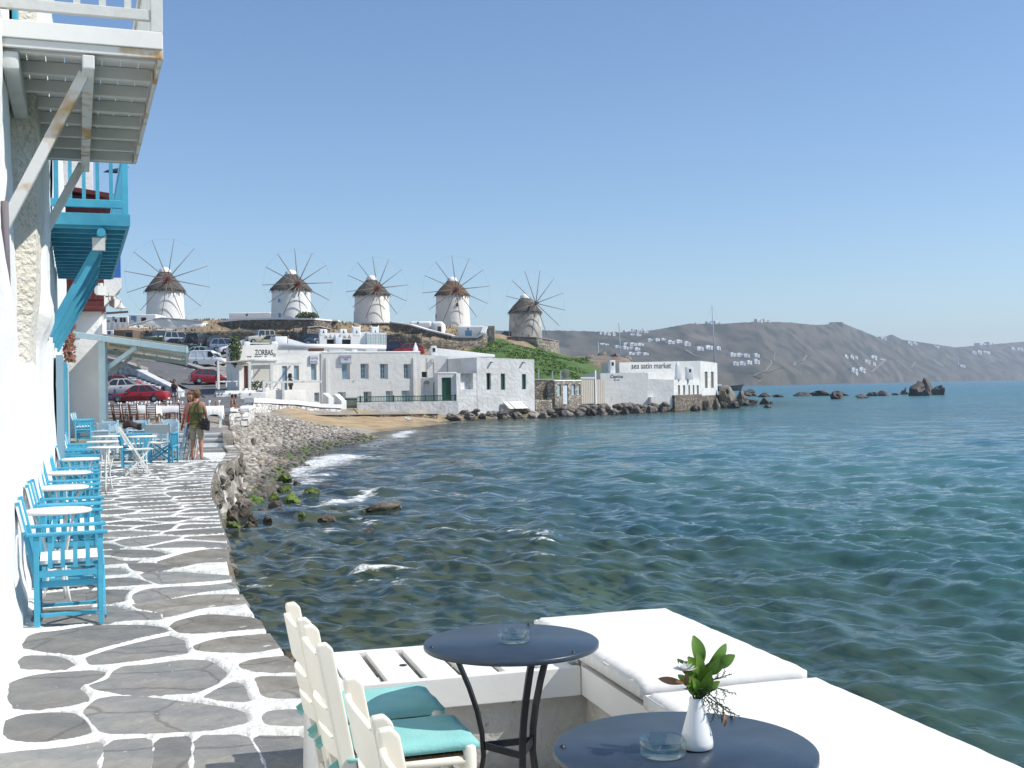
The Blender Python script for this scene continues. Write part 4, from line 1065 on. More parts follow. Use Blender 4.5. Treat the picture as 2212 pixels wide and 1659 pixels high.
b = B(); b.lathe([(0, 0.1), (0.07, 0.08), (0.09, 0), (0.06, -0.16), (0, -0.17)], 10); t = tag(b.obj('hanging_lamp', m_white, None, loc=P(299, 783, 44)), 'small white lamp hanging under the pale blue awning', 'lamp'); t.rotation_euler = (R(30), 0, 0)

# ================================================================== furniture kinds
def director_chair(blue, canvas):
    t = thing('director_chair', 'x', 'chair')
    w, dp = 0.56, 0.46                                          # x: depth (back at 0, front at dp), y: width
    for y in (0.0, w):
        s = -1 if y == 0 else 1
        for x in (0.035, dp - 0.005):
            b = B(); b.box(x - 0.018, x + 0.018, y - 0.016, y + 0.016, 0, 0.628); b.obj('side_post', blue, t, bevel=0.003, seg=1)
        b = B(); b.box(-0.03, dp + 0.045, y - 0.03, y + 0.03, 0.629, 0.652); b.obj('arm', blue, t, bevel=0.006)
        for k in range(4):
            x = 0.125 + k * 0.082
            b = B(); b.box(x - 0.015, x + 0.015, y - 0.008, y + 0.008, 0.405, 0.628); b.obj('slat', blue, t)
        for z in (0.365, 0.29):
            yy = y if z > 0.3 else y - s * 0.03
            b = B(); b.box(0.054, dp - 0.024, yy - 0.011, yy + 0.011, z - 0.02, z + 0.022); b.obj('side_rail', blue, t)
        b = B(); b.box(0.06, dp - 0.03, y - s * 0.075 - 0.035, y - s * 0.075 + 0.015, 0.062, 0.082); b.obj('stretcher', blue, t)
        b = B(); b.box(0.03, 0.058, y - s * 0.075 - 0.02, y - s * 0.075 + 0.02, 0.0, 0.36); b.obj('inner_leg', blue, t)
        b = B(); b.bar((0.03, y - s * .03, 0.36), (-0.085, y - s * 0.03, 0.87), 0.028, 0.034); o = b.obj('back_post', blue, t, bevel=0.004, seg=1)
    for x in (0.02, dp + 0.012):
        for s in (0, 1):
            b = B(); b.bar((x + s * 0.012, 0.03 if s else w - 0.03, 0.04), (x + s * 0.012, w - 0.03 if s else 0.03, 0.42), 0.011, 0.034, up=(0, 0, 1)); b.obj('cross_leg', blue, t)
    # seat canvas, sagging, with a hanging edge
    b = B(); vs = []; fs = []
    n = 9
    for i in range(n):
        y = 0.03 + (w - 0.06) * i / (n - 1); sag = 0.028 * math.sin(math.pi * i / (n - 1))
        vs += [(0.05, y, 0.455 - sag), (dp - 0.02, y, 0.462 - sag * 0.8), (dp - 0.02, y, 0.44 - sag * .8), (0.05, y, 0.43 - sag)]
    for i in range(n - 1):
        a = 4 * i
        for k in range(4): fs.append((a + k, a + (k + 1) % 4, a + 4 + (k + 1) % 4, a + 4 + k))
    fs += [(3, 2, 1, 0), tuple(4 * (n - 1) + k for k in range(4))]
    b.add(vs, fs, 0, False); b.obj('seat', canvas, t)
    b = B(); vs = []; fs = []
    for i in range(n):
        y = 0.005 + (w - 0.01) * i / (n - 1); sag = 0.02 * math.sin(math.pi * i / (n - 1))
        vs += [(-0.035 - sag, y, 0.665), (-0.075 - sag, y, 0.845), (-0.093 - sag, y, 0.841), (-0.053 - sag, y, 0.661)]
    for i in range(n - 1):
        a = 4 * i
        for k in range(4): fs.append((a + (k + 1) % 4, a + k, a + 4 + k, a + 4 + (k + 1) % 4))
    fs += [(0, 1, 2, 3), tuple(4 * (n - 1) + k for k in reversed(range(4)))]
    b.add(vs, fs, 0, False); b.obj('backrest', canvas, t)
    return t
def bistro_table(r, h, name, mt, leg_r=0.011, top_t=0.018, cap=True):
    t = thing(name, 'x', 'table')
    b = B(); b.lathe([(0, h), (r - 0.008, h), (r, h - 0.006), (r, h - top_t), (r - 0.006, h - top_t - 0.008), (r - 0.02, h - top_t), (0, h - top_t)], 48); b.obj('table_top', mt, t)
    for k in range(3):
        a = R(90 + 120 * k); pts = []
        for i in range(8):
            u = i / 7; rad = r * (0.72 - 0.50 * math.sin(u * math.pi * 0.62) + 0.55 * max(0, u - 0.55)); pts.append((rad * math.cos(a), rad * math.sin(a), (h - top_t) * (1 - u)))
        b = B(); b.tube(pts, leg_r, 7); b.obj('leg', mt, t)
    zz = h * 0.33; rr = r * 0.34
    b = B(); b.tube([(rr * math.cos(2 * math.pi * i / 16), rr * math.sin(2 * math.pi * i / 16), zz) for i in range(17)], leg_r * 0.7, 6, cap=False); b.obj('leg_ring', mt, t)
    return t
def folding_chair(mt):
    t = thing('folding_chair', 'x', 'chair')
    w = 0.40
    for y in (0, w):
        b = B(); b.bar((-0.14, y, 0.86), (0.36, y, 0.0), 0.018, 0.03); b.obj('leg', mt, t)
        b = B(); b.bar((0.34, y + (0.025 if y == 0 else -0.025), 0.46), (-0.06, y + (0.025 if y == 0 else -0.025), 0.0), 0.016, 0.028); b.obj('leg', mt, t)
    for k in range(6):
        y = 0.035 + k * 0.066
        b = B(); b.bar((-0.13, y, 0.84), (0.0, y, 0.56), 0.03, 0.010, up=(1, 0, 0.4)); b.obj('back_slat', mt, t)
    for k in range(7):
        x = 0.0 + k * 0.06
        b = B(); b.box(x, x + 0.046, 0.0, w, 0.455, 0.472); b.obj('seat_slat', mt, t)
    for z, x in ((0.855, -0.14), (0.55, 0.03)):
        b = B(); b.box(x - 0.012, x + 0.012, 0, w, z - 0.015, z + 0.02); b.obj('back_rail', mt, t)
    for z, x in ((0.1, 0.30), (0.1, 0.02)):
        b = B(); b.tube([(x, 0, z), (x, w, z)], 0.009, 6); b.obj('stretcher', mt, t)
    return t
def ladder_chair(name, wd, seat_mt, w=0.42, h=0.86, dp=0.40, bev=0.0, slats=3, fancy=False):
    t = thing(name, 'x', 'chair')
    pw_, pt_ = 0.032, 0.052
    rake = 0.10
    for sx in (-1, 1):
        x = sx * (w / 2 - pw_ / 2)
        b = B()                                                # back post: swept back above the seat, rounded at the top
        pr = [(0.055, 0), (-0.026, 0.44), (-0.056, 0.60), (0.055 - .185 * (h - .10), h - 0.10), (0.055 - .185 * (h - .02), h - 0.02)]; rake = (.185 * h - .055) / .92
        vs = []; 
        for (y, z) in pr: vs += [(x - pw_ / 2, y - pt_ / 2, z), (x + pw_ / 2, y - pt_ / 2, z), (x + pw_ / 2, y + pt_ / 2, z), (x - pw_ / 2, y + pt_ / 2, z)]
        y, z = -rake * 0.92, h
        vs += [(x - pw_ / 2, y - pt_ * 0.42, z - .004), (x + pw_ / 2, y - pt_ * 0.42, z - .004), (x + pw_ / 2, y + pt_ * 0.18, z), (x - pw_ / 2, y + pt_ * 0.18, z)]
        n = len(pr) + 1; fs = [(3, 2, 1, 0), tuple(4 * (n - 1) + k for k in range(4))]
        for i in range(n - 1):
            for k in range(4): fs.append((4 * i + k, 4 * i + (k + 1) % 4, 4 * i + 4 + (k + 1) % 4, 4 * i + 4 + k))
        b.add(vs, fs); b.obj('back_post', wd, t, bevel=bev, seg=3)
        b = B(); b.tube([(x, dp, 0), (x, dp, 0.30), (x, dp, 0.475), (x, dp, 0.482)], [0.020, 0.022, 0.022, 0.015], 12); b.obj('leg', wd, t)
        for zz in (0.16, 0.30):
            b = B(); b.tube([(x, 0.02, zz), (x, dp, zz)], 0.010, 7); b.obj('stretcher', wd, t)
        b = B(); b.tube([(x, 0.02, 0.435), (x, dp, 0.435)], 0.015, 8); b.obj('seat_rail', wd, t)
    for yy, zz in ((dp, 0.20), (dp, 0.33), (0.0, 0.24)):
        b = B(); b.tube([(-w / 2 + .02, yy, zz), (w / 2 - .02, yy, zz)], 0.010, 7); b.obj('stretcher', wd, t)
    zs = [(h - 0.185, h - 0.045), (h - 0.275, h - 0.215), (h - 0.365, h - 0.305)] if slats == 3 else [(h - 0.115 - 0.075 * k, h - 0.075 - 0.075 * k) for k in range(slats)]
    for (za, zb) in zs[:slats]:
        b = B(); n = 9; vs = []; fs = []
        for i in range(n):
            u = i / (n - 1); x = -w / 2 + pw_ * .6 + (w - pw_ * 1.2) * u
            bow = -0.03 - 0.022 * math.sin(math.pi * u); lift = (0.030 if fancy else 0.012) * math.sin(math.pi * u) * (1 if zb - za > .08 else .4); drop = (0.022 * math.sin(math.pi * u) if (fancy and zb - za > .08) else 0)
            for z_, o in ((za + drop, 0.008), (zb + lift, 0.008), (zb + lift, -0.008), (za + drop, -0.008)):
                yb = 0.055 - .185 * z_ + .012
                vs.append((x, yb + bow + o, z_))
        for i in range(n - 1):
            for k in range(4): fs.append((4 * i + k, 4 * i + (k + 1) % 4, 4 * i + 4 + (k + 1) % 4, 4 * i + 4 + k))
        fs += [(3, 2, 1, 0), tuple(4 * (n - 1) + k for k in range(4))]
        b.add(vs, fs, 0, False); b.obj('back_slat', wd, t, bevel=bev * 0.5, seg=2)
    # woven seat: four triangles of cord
    b = B()
    nn = 12 if bev else 3
    for q in range(4):
        for i in range(nn):
            u0, u1 = i / nn, (i + 0.86) / nn
            hw, hd = w / 2 - 0.012, dp / 2 - 0.0
            def pnt(s_, u): return {0: (-hw + 2 * hw * s_, 0, 0), 1: (0, 0, 0)}
            cx_, cy_ = 0, dp / 2 + 0.005
            if q == 0: pa = [(-hw * (1 - u0), -hd * (1 - u0)), (hw * (1 - u0), -hd * (1 - u0)), (hw * (1 - u1), -hd * (1 - u1)), (-hw * (1 - u1), -hd * (1 - u1))]
            elif q == 2: pa = [(hw * (1 - u0), hd * (1 - u0)), (-hw * (1 - u0), hd * (1 - u0)), (-hw * (1 - u1), hd * (1 - u1)), (hw * (1 - u1), hd * (1 - u1))]
            elif q == 1: pa = [(hw * (1 - u0), -hd * (1 - u0)), (hw * (1 - u0), hd * (1 - u0)), (hw * (1 - u1), hd * (1 - u1)), (hw * (1 - u1), -hd * (1 - u1))]
            else: pa = [(-hw * (1 - u0), hd * (1 - u0)), (-hw * (1 - u0), -hd * (1 - u0)), (-hw * (1 - u1), -hd * (1 - u1)), (-hw * (1 - u1), hd * (1 - u1))]
            b.prism([(cx_ + a, cy_ + c) for a, c in pa], 0.425, 0.455 + random.uniform(0, .002))
    b.obj('seat', seat_mt, t)
    return t

# ------------------------------------------------------------------ turquoise director's chairs against the wall
dc = director_chair(m_blue, m_canvas)
dcs = [  # near side range d, back L, rotation offset
    (8.15, -0.40), (9.72, -0.40), (10.35, -0.38), (11.9, -0.37), (12.55, -0.35), (14.1, -0.33), (14.8, -0.33), (16.9, -0.28), (17.7, -0.28), (18.5, -0.26), (20.0, -0.24), (20.9, -0.24), (22.2, -0.22)]
ords = ['nearest', 'second', 'third', 'fourth', 'fifth', 'sixth', 'seventh', 'eighth', 'ninth', 'tenth', 'eleventh', 'twelfth', 'thirteenth']
gw = 'turquoise director chairs lined up along the house wall'
for i, (d, L) in enumerate(dcs):
    lab = 'turquoise director chair with white canvas by the wall, nearest to the viewer' if i == 0 else 'turquoise director chair with white canvas, %s along the wall from the front' % ords[i]
    loc = W(d, L + 0.06)
    rz = HROT + R(random.uniform(-3, 3))
    if i == 0:
        dc.location = loc; dc.rotation_euler = (0, 0, HROT); dc['label'] = lab; dc['group'] = gw
    else: copy_tree(dc, lab, loc, rz, gw)
for i, (d, L) in enumerate(((37.0, -0.12), (37.75, -0.06), (38.5, 0.0))):
    copy_tree(dc, 'turquoise director chair, %s of three standing before the white tower' % ('front', 'middle', 'rear')[i], W(d, L, 0.08), HROT, 'director chairs before the tower', (1.05, 1.05, 1.05))
copy_tree(dc, 'turquoise director chair standing side on behind the white folding chair', W(25.0, 0.88), HROT + R(-4), 'director chairs on the open promenade', (1.12, 1.12, 1.12))
g2 = director_chair(m_blue, m_greycanvas)
g2['label'] = 'turquoise director chair with grey canvas back and crossed legs seen from behind'; g2['group'] = 'director chairs on the open promenade'
g2.location = W(26.8, 1.50); g2.rotation_euler = (0, 0, R(90)); g2.scale = (1, 1.08, 1.04)
g2.location = W(26.8, 2.12, 0)
# small white tables
wt = bistro_table(0.25, 0.715, 'bistro_table', m_white)
gt = 'small round white tables along the promenade'
tl = [(9.2, -0.165, 'round white bistro table behind the nearest turquoise chair'), (11.45, -0.165, 'round white bistro table, second from the front along the wall'), (13.55, -0.12, 'round white bistro table, third from the front along the wall'), (16.35, 0.03, 'round white bistro table, fourth from the front along the wall'),
      (19.1, 0.43, 'round white bistro table standing out from the wall, nearest of the three together'), (21.3, 0.44, 'round white bistro table standing out from the wall, middle of the three together'), (23.9, 0.56, 'round white bistro table standing out from the wall, farthest of the three together'), (23.6, 1.28, 'round white bistro table beside the white folding chair')]
for i, (d, L, lab) in enumerate(tl):
    loc = W(d, L)
    sc = (1, 1, 1) if i < 4 else (1.12, 1.12, 1.04)
    if i == 0: wt.location = loc; wt['label'] = lab; wt['group'] = gt
    else: copy_tree(wt, lab, loc, random.random() * 2, gt, sc)
fc = folding_chair(m_white)
fc['label'] = 'white slatted folding chair at the round table on the open promenade'
fc.location = W(22.9, 0.98); fc.rotation_euler = (0, 0, HROT + R(6)); fc.scale = (1.15, 1.1, 1.08)
# pale blue taverna chairs and tables on the landing
pc = ladder_chair('taverna_chair', m_palechair, m_palechair, w=0.46, h=0.94, slats=3, fancy=True)
pcs = [(28.6, 0.95, 185), (28.9, 1.95, 178), (30.6, 0.75, 5), (30.9, 1.60, -5), (31.2, 2.40, 175), (32.8, 0.85, 180), (33.2, 1.75, 184), (29.4, 2.62, 95), (33.6, 2.55, 175)]
pl_ = ['left one in the front row', 'second from the left in the front row', 'left one in the middle row', 'second from the left in the middle row', 'right one in the middle row', 'left one in the rear row', 'second from the left in the rear row', 'turned sideways at the right end of the front row', 'right one in the rear row']
for i, (d, L, a) in enumerate(pcs):
    lab = 'pale blue wooden taverna chair, ' + pl_[i]
    loc = W(d, L, -0.095)
    if i == 0: pc.location = loc; pc.rotation_euler = (0, 0, R(a)); pc['label'] = lab; pc['group'] = 'pale blue chairs on the landing'
    else: copy_tree(pc, lab, loc, R(a), 'pale blue chairs on the landing')
wc = ladder_chair('taverna_chair', m_white, m_white, w=0.40, h=0.94, slats=3)
wc['label'] = 'white wooden taverna chair beside the man with the shoulder bag'; wc.location = W(29.6, 2.86, -0.095); wc.rotation_euler = (0, 0, R(80))
def square_table(name, mt, w, d_, h):
    t = thing(name, 'x', 'table')
    b = B(); b.box(-w / 2, w / 2, -d_ / 2, d_ / 2, h - 0.03, h); b.obj('table_top', mt, t, bevel=0.006, seg=1)
    b = B(); b.box(-w / 2 + .05, w / 2 - .05, -d_ / 2 + .05, d_ / 2 - .05, h - 0.11, h - 0.031); b.obj('apron', mt, t)
    for sx in (-1, 1):
        for sy in (-1, 1):
            b = B(); b.box(sx * (w / 2 - .06) - .025, sx * (w / 2 - .06) + .025, sy * (d_ / 2 - .06) - .025, sy * (d_ / 2 - .06) + .025, 0, h - 0.031); b.obj('leg', mt, t)
    return t
pt_ = square_table('taverna_table', m_palechair, 0.8, 0.8, 0.76)
for i, (d, L, lab) in enumerate(((29.7, 0.85, 'pale blue square table on the left of the landing'), (29.9, 1.85, 'pale blue square table in the middle of the landing'), (32.1, 1.2, 'pale blue square table at the rear of the landing'))):
    if i == 0: pt_.location = W(d, L, -0.095); pt_['label'] = lab; pt_['group'] = 'pale blue tables on the landing'
    else: copy_tree(pt_, lab, W(d, L, -0.095), 0.05 * i, 'pale blue tables on the landing')
# dark bag over a pale chair
b = B(); vs = []; fs = []
for i in range(9):
    for jj in range(9):
        u, v = i / 8, jj / 8
        vs.append(((u - .5) * .44 + .03 * math.sin(v * 7), -.06 + .12 * abs(v - .45) * (-1 if v < .45 else 1) + .03 * math.sin(u * 9 + v * 4), .12 - .30 * abs(v - .45) + .035 * math.sin(u * 6) - .05 * abs(u - .5)))
for i in range(8):
    for jj in range(8): fs.append((i * 9 + jj, i * 9 + jj + 1, (i + 1) * 9 + jj + 1, (i + 1) * 9 + jj))
b.add(vs, fs, 0, True)
jk = tag(b.obj('jacket', mat('dark brown cloth', (0.05, 0.032, 0.03), 0.9), None, loc=P(287, 921, 28.6)), 'dark brown jacket thrown over a pale blue chair', 'jacket')
md = jk.modifiers.new('thick', 'SOLIDIFY'); md.thickness = .03

# ------------------------------------------------------------------ laid taverna tables and brown chairs
def clothed(label, loc, w, d_, h, rz, top=True):
    t = thing('dining_table', 'table under ' + label, 'table', loc, rz, 'taverna dining tables')
    for sx in (-1, 1):
        for sy in (-1, 1):
            b = B(); b.box(sx * (w / 2 - .09) - .03, sx * (w / 2 - .09) + .03, sy * (d_ / 2 - .09) - .03, sy * (d_ / 2 - .09) + .03, 0, h - 0.03); b.obj('leg', m_white, t)
    b = B(); b.box(-w / 2, w / 2, -d_ / 2, d_ / 2, h - 0.03, h); b.obj('table_top', m_white, t)
    # draped cloth: top and a wavy hanging skirt, longer at the corners
    b = B(); per = []
    n = 14
    for k in range(4):
        for i in range(n):
            u = i / n
            c = [(-1, -1), (1, -1), (1, 1), (-1, 1)]; a_, c_ = c[k], c[(k + 1) % 4]
            per.append(((a_[0] + (c_[0] - a_[0]) * u) * w / 2, (a_[1] + (c_[1] - a_[1]) * u) * d_ / 2, min(u, 1 - u) * 2))
    m_ = len(per); vs = []
    for (x, y, e) in per: vs.append((x * 1.01, y * 1.01, h + 0.006))
    for j, (x, y, e) in enumerate(per):
        k_ = 1.03 + 0.03 * math.sin(j * 1.9) + 0.06 * (1 - e) ** 3
        vs.append((x * k_, y * k_, h - 0.30 - 0.20 * (1 - e) ** 3))
    fs = [tuple(range(m_))] + [(j, m_ + j, m_ + (j + 1) % m_, (j + 1) % m_) for j in range(m_)]
    b.add(vs, fs, 0, True)
    cl = b.obj('tablecloth', m_cloth); cl.location = loc; cl.rotation_euler = (0, 0, rz)
    tag(cl, label, 'tablecloth', 'white cloths on the taverna tables')
    return t
zt = 0.16
tabs = [(P(245, 880, 56), 1.9, 0.9, 'white tablecloth on the leftmost taverna table by the awning post'), (P(310, 880, 55), 1.4, 0.9, 'white tablecloth on the taverna table with the nearest brown chair'), (P(378, 880, 57), 1.9, 0.9, 'white tablecloth on the taverna table behind the couple'), (P(330, 880, 61), 3.2, 0.9, 'white tablecloth on the long rear taverna table'), (P(463, 880, 43.5), 0.62, 0.7, 'white tablecloth on the small table above the stone steps')]
TT = []
for i, (p, w, d_, lab) in enumerate(tabs):
    z = 0.30 if i == 4 else zt
    clothed(lab, (p.x, p.y, z), w, d_, 0.76, R(4 if i < 4 else 10)); TT.append((p.x, p.y, z + 0.768, w, d_))
bc = ladder_chair('wooden_chair', m_wood, m_rush, w=0.44, h=0.92, slats=5)
bcl = [(P(238, 905, 54.2), 60, 'brown ladder back chair, first from the left at the laid tables'), (P(255, 905, 54.2), 62, 'brown ladder back chair, second from the left at the laid tables'), (P(274, 905, 53.8), 64, 'brown ladder back chair, third from the left at the laid tables'), (P(291, 905, 53.5), 66, 'brown ladder back chair, fourth from the left at the laid tables'),
       (P(327, 905, 53.0), 4, 'brown ladder back chair with its slatted back towards the viewer'), (P(350, 905, 58.5), 175, 'brown ladder back chair pushed in behind the middle cloth'), (P(375, 905, 58.7), 178, 'brown ladder back chair behind the cloth left of the couple'), (P(398, 905, 54), 100, 'brown ladder back chair just left of the couple'), (P(412, 905, 55), 110, 'brown ladder back chair half hidden behind the couple'), (P(360, 905, 62.3), 180, 'brown ladder back chair at the long rear table')]
for i, (p, a, lab) in enumerate(bcl):
    loc = (p.x, p.y, zt)
    if i == 0: bc.location = loc; bc.rotation_euler = (0, 0, R(a - 90)); bc['label'] = lab; bc['group'] = 'brown chairs at the taverna tables'
    else: copy_tree(bc, lab, loc, R(a - 90) if i not in (4, 5, 6, 9) else R(a), 'brown chairs at the taverna tables')
# glasses and cruets on the cloths
wg = B(); wg.lathe([(0.0, 0.0), (0.034, 0.0), (0.006, 0.01), (0.005, 0.075), (0.03, 0.10), (0.036, 0.15), (0.034, 0.15), (0.027, 0.10), (0, 0.085)], 8); wgm = wg.mesh('wine_glass', mat('drinking glass', (0.80, 0.83, 0.83), 0.1, spec=0.8))
ob = B(); ob.lathe([(0, 0), (0.03, 0), (0.032, 0.09), (0.012, 0.13), (0.011, 0.18), (0, 0.18)], 8); obm = ob.mesh('oil_bottle', mat('oil bottle glass', (0.24, 0.14, 0.05), 0.15))
ng = 0; nbt = 0
for ti, (x, y, z, w, d_) in enumerate(TT):
    where = ['leftmost laid table', 'middle front laid table', 'laid table by the couple', 'long rear table', 'small table above the steps'][ti]
    n = [6, 4, 6, 10, 2][ti]
    for k in range(n):
        px = x + w * (-0.44 + 0.88 * (k + 0.5) / n); py = y + (0.25 if k % 2 else -0.25) * d_
        o = new('wine_glass', wgm, None, (px, py, z)); s_ = 1.35; o.scale = (s_, s_, s_)
        tag(o, 'upside down wine glass, number %s along the %s from the left' % (['one', 'two', 'three', 'four', 'five', 'six', 'seven', 'eight', 'nine', 'ten'][k], where), 'glass', 'wine glasses on the white tables')
    for k in range(1 if n < 5 else 2):
        o = new('oil_bottle', obm, None, (x + w * (0.12 - 0.34 * k), y - 0.05, z)); o.scale = (1.3, 1.3, 1.3)
        tag(o, 'brown oil bottle on the %s, %s one' % (where, ('right', 'left')[k]), 'bottle', 'oil bottles on the white tables')

# ================================================================== people
def body(joints, edges, root):
    me = bpy.data.meshes.new('body'); names = list(joints)
    me.from_pydata([joints[n][0] for n in names], [(names.index(a), names.index(b)) for a, b in edges], [])
    o = bpy.data.objects.new('tmp', me); COL.objects.link(o)
    o.modifiers.new('s', 'SKIN'); sub = o.modifiers.new('u', 'SUBSURF'); sub.levels = 2; sub.render_levels = 2
    sv = me.skin_vertices[0].data
    for i, n in enumerate(names):
        r = joints[n][1]; sv[i].radius = (r, r); sv[i].use_root = (n == root)
    dg = bpy.context.evaluated_depsgraph_get(); dg.update()
    m2 = bpy.data.meshes.new_from_object(o.evaluated_get(dg))
    bpy.data.objects.remove(o); 
    for p in m2.polygons: p.use_smooth = True
    return m2
def flatten(m, z0=0.84, z1=1.5, k=0.72, xm=0.24):
    for v in m.vertices:
        if z0 < v.co.z < z1 and abs(v.co.x) < xm: v.co.y *= k
def person(name, label, loc, rz, hgt, skin, top=None, bottom=None, hair=None, pose='stand', long_hair=False, bend=0.0):
    t = thing(name, label, 'person', loc, rz)
    J = {}
    sit = pose == 'sit'
    J['pel'] = ((0, 0, .94), .135); J['sp'] = ((0, .01, 1.12), .125); J['ch'] = ((0, .0 + bend * .3, 1.31), .145); J['nb'] = ((0, .0 + bend * .5, 1.46), .065); J['nt'] = ((0, .02 + bend, 1.53), .05)
    J['h0'] = ((0, .035 + bend * 1.3, 1.58), .068); J['h1'] = ((0, .03 + bend * 1.5, 1.655), .092); J['h2'] = ((0, .015 + bend * 1.4, 1.725), .07); J['ns'] = ((0, .135 + bend * 1.6, 1.635), .016)
    Ed = [('pel', 'sp'), ('sp', 'ch'), ('ch', 'nb'), ('nb', 'nt'), ('nt', 'h0'), ('h0', 'h1'), ('h1', 'h2'), ('h1', 'ns')]
    for s, c in ((-1, 'l'), (1, 'r')):
        J['s' + c] = ((s * .165, bend * .3, 1.405), .062)
        if pose == 'stand': el, wr, pm = (s * .235, -.02, 1.14), (s * .255, .06, .90), (s * .255, .09, .82)
        elif pose == 'walk': el, wr, pm = (s * .23, -.05 * s, 1.14), (s * .25, .08 - .1 * s, .92), (s * .25, .11 - .12 * s, .84)
        else: el, wr, pm = (s * .21, .06, 1.14), (s * .10, .30, 1.02), (s * .06, .37, 1.0)
        J['e' + c] = (el, .042); J['w' + c] = (wr, .027); J['p' + c] = (pm, .033)
        Ed += [('ch', 's' + c), ('s' + c, 'e' + c), ('e' + c, 'w' + c), ('w' + c, 'p' + c)]
        dv = (Vector(pm) - Vector(wr)).normalized(); sd_ = Vector((0, 1, 0)) if pose != 'sit' else Vector((1, 0, 0))
        for k in range(4):
            b0 = Vector(pm) + sd_ * (k - 1.5) * .019 + dv * .035; b1 = b0 + dv * (.045 if k in (1, 2) else .036) + sd_.cross(dv) * .008 * s
            J['f%d%s' % (k, c)] = (tuple(b0), .0105); J['g%d%s' % (k, c)] = (tuple(b1), .008)
            Ed += [('p' + c, 'f%d%s' % (k, c)), ('f%d%s' % (k, c), 'g%d%s' % (k, c))]
        th = Vector(wr).lerp(Vector(pm), .45) + sd_ * .038; J['t0' + c] = (tuple(th), .011); J['t1' + c] = (tuple(th + dv * .045 + sd_ * .012), .009)
        Ed += [('p' + c, 't0' + c), ('t0' + c, 't1' + c)]
        J['q' + c] = ((s * .085, 0, .88), .10)
        if pose == 'stand': kn, an = (s * .10, .015, .49), (s * .105, -.03, .085)
        elif pose == 'walk': kn, an = (s * .09, .10 * s + .04, .50), (s * .09, .20 * s - .05, .09)
        else: kn, an = (s * .10, .46, .93), (s * .09, .50, .50)
        J['k' + c] = (kn, .058); J['c' + c] = (tuple(Vector(kn).lerp(Vector(an), .35) + Vector((0, -.02 if not sit else -.0, 0))), .055); J['a' + c] = (an, .038)
        hl = (an[0], an[1] - .035, an[2] - .055); to = (an[0] + s * .02, an[1] + .15, an[2] - .06)
        J['z' + c] = (hl, .028); J['o' + c] = (to, .028)
        Ed += [('pel', 'q' + c), ('q' + c, 'k' + c), ('k' + c, 'c' + c), ('c' + c, 'a' + c), ('a' + c, 'z' + c), ('a' + c, 'o' + c)]
    if sit: pass
    k = hgt / 1.76
    m = body(J, Ed, 'pel'); flatten(m); m.materials.append(skin)
    o = new('body', m, t, (0, 0, 0), (0, 0, 0), (k, k, k))
    def cloth(nm, jj, ee, root, mt, flat=True):
        mm = body(jj, ee, root)
        if flat: flatten(mm, k=0.76)
        mm.materials.append(mt); return new(nm, mm, t, (0, 0, 0), (0, 0, 0), (k, k, k))
    if top:
        jj = {'z': ((0, 0, .93), .185), 'a': ((0, 0, 1.0), .182), 'b': ((0, .01, 1.14), .172), 'c': (J['ch'][0], .180), 'd': ((0, bend * .4, 1.40), .10), 'e': ((-.115, bend * .3, 1.405), .088), 'f': ((.115, bend * .3, 1.405), .088)}
        cloth('shirt', jj, [('z', 'a'), ('a', 'b'), ('b', 'c'), ('c', 'd'), ('c', 'e'), ('c', 'f')], 'a', top)
    if bottom:
        jj = {'a': ((0, 0, 1.0), .165), 'b': ((0, 0, .90), .172)}; ee = [('a', 'b')]
        for s, c in ((-1, 'l'), (1, 'r')):
            q, kk = Vector(J['q' + c][0]), Vector(J['k' + c][0])
            jj['q' + c] = (tuple(q), .118); jj['m' + c] = (tuple(q.lerp(kk, .5)), .100); jj['n' + c] = (tuple(q.lerp(kk, .98 if not sit else .5)), .086)
            ee += [('b', 'q' + c), ('q' + c, 'm' + c), ('m' + c, 'n' + c)]
        cloth('shorts', jj, ee, 'b', bottom)
    if hair:
        bm = bmesh.new(); bmesh.ops.create_icosphere(bm, subdivisions=4, radius=1.0)
        hc = Vector((0, .012 + bend * 1.45, 1.672))
        for v in bm.verts:
            d = v.co.normalized(); q = Vector((d.x * .105, d.y * .118, d.z * .112))
            if d.y > .25 and d.z < .35: q *= .55                       # leave the face free
            if d.z < -.2 and d.y < .3: q.z *= 2.4 if long_hair else 1.15; q.x *= 1.1 if long_hair else .92
            q *= 1 + .10 * mnoise.fractal(d * 4.5, .8, 2, 3)
            v.co = hc + q
        for f in bm.faces: f.smooth = True
        mm = bpy.data.meshes.new('hair'); bm.to_mesh(mm); bm.free()
        mm.materials.append(hair); new('hair', mm, t, (0, 0, 0), (0, 0, 0), (k, k, k))
    for s in (-1, 1):
        eb = B(); eb.lathe([(0, -.009), (.009, 0), (0, .009)], 6); new('eye', eb.mesh('eye', m_letter), t, (s * .032 * k, (.118 + bend * 1.55) * k, 1.665 * k))
    return t
sk = mat('sunburnt skin', (0.40, 0.20, 0.14), 0.6); sk2 = mat('tanned skin', (0.30, 0.15, 0.09), 0.6)
hb = mat('light brown hair', (0.19, 0.105, 0.05), 0.8, (0.10, 0.055, 0.03), 18); hr = mat('auburn hair', (0.28, 0.085, 0.03), 0.7, (0.15, 0.05, 0.02), 18); hk = mat('black hair', (0.015, 0.012, 0.012), 0.6)
mp_ = P(426, 992, 29.3)
man = person('person', 'man in olive tank top and khaki shorts seen from behind with a shoulder bag', (mp_.x, mp_.y, -0.095), R(8), 1.74, sk, mat('olive cotton', (0.105, 0.10, 0.035), 0.9), mat('khaki cotton', (0.40, 0.35, 0.26), 0.9, (0.33, 0.28, 0.2), 9), hb, bend=0.03)
wp_ = P(416, 990, 30.0)
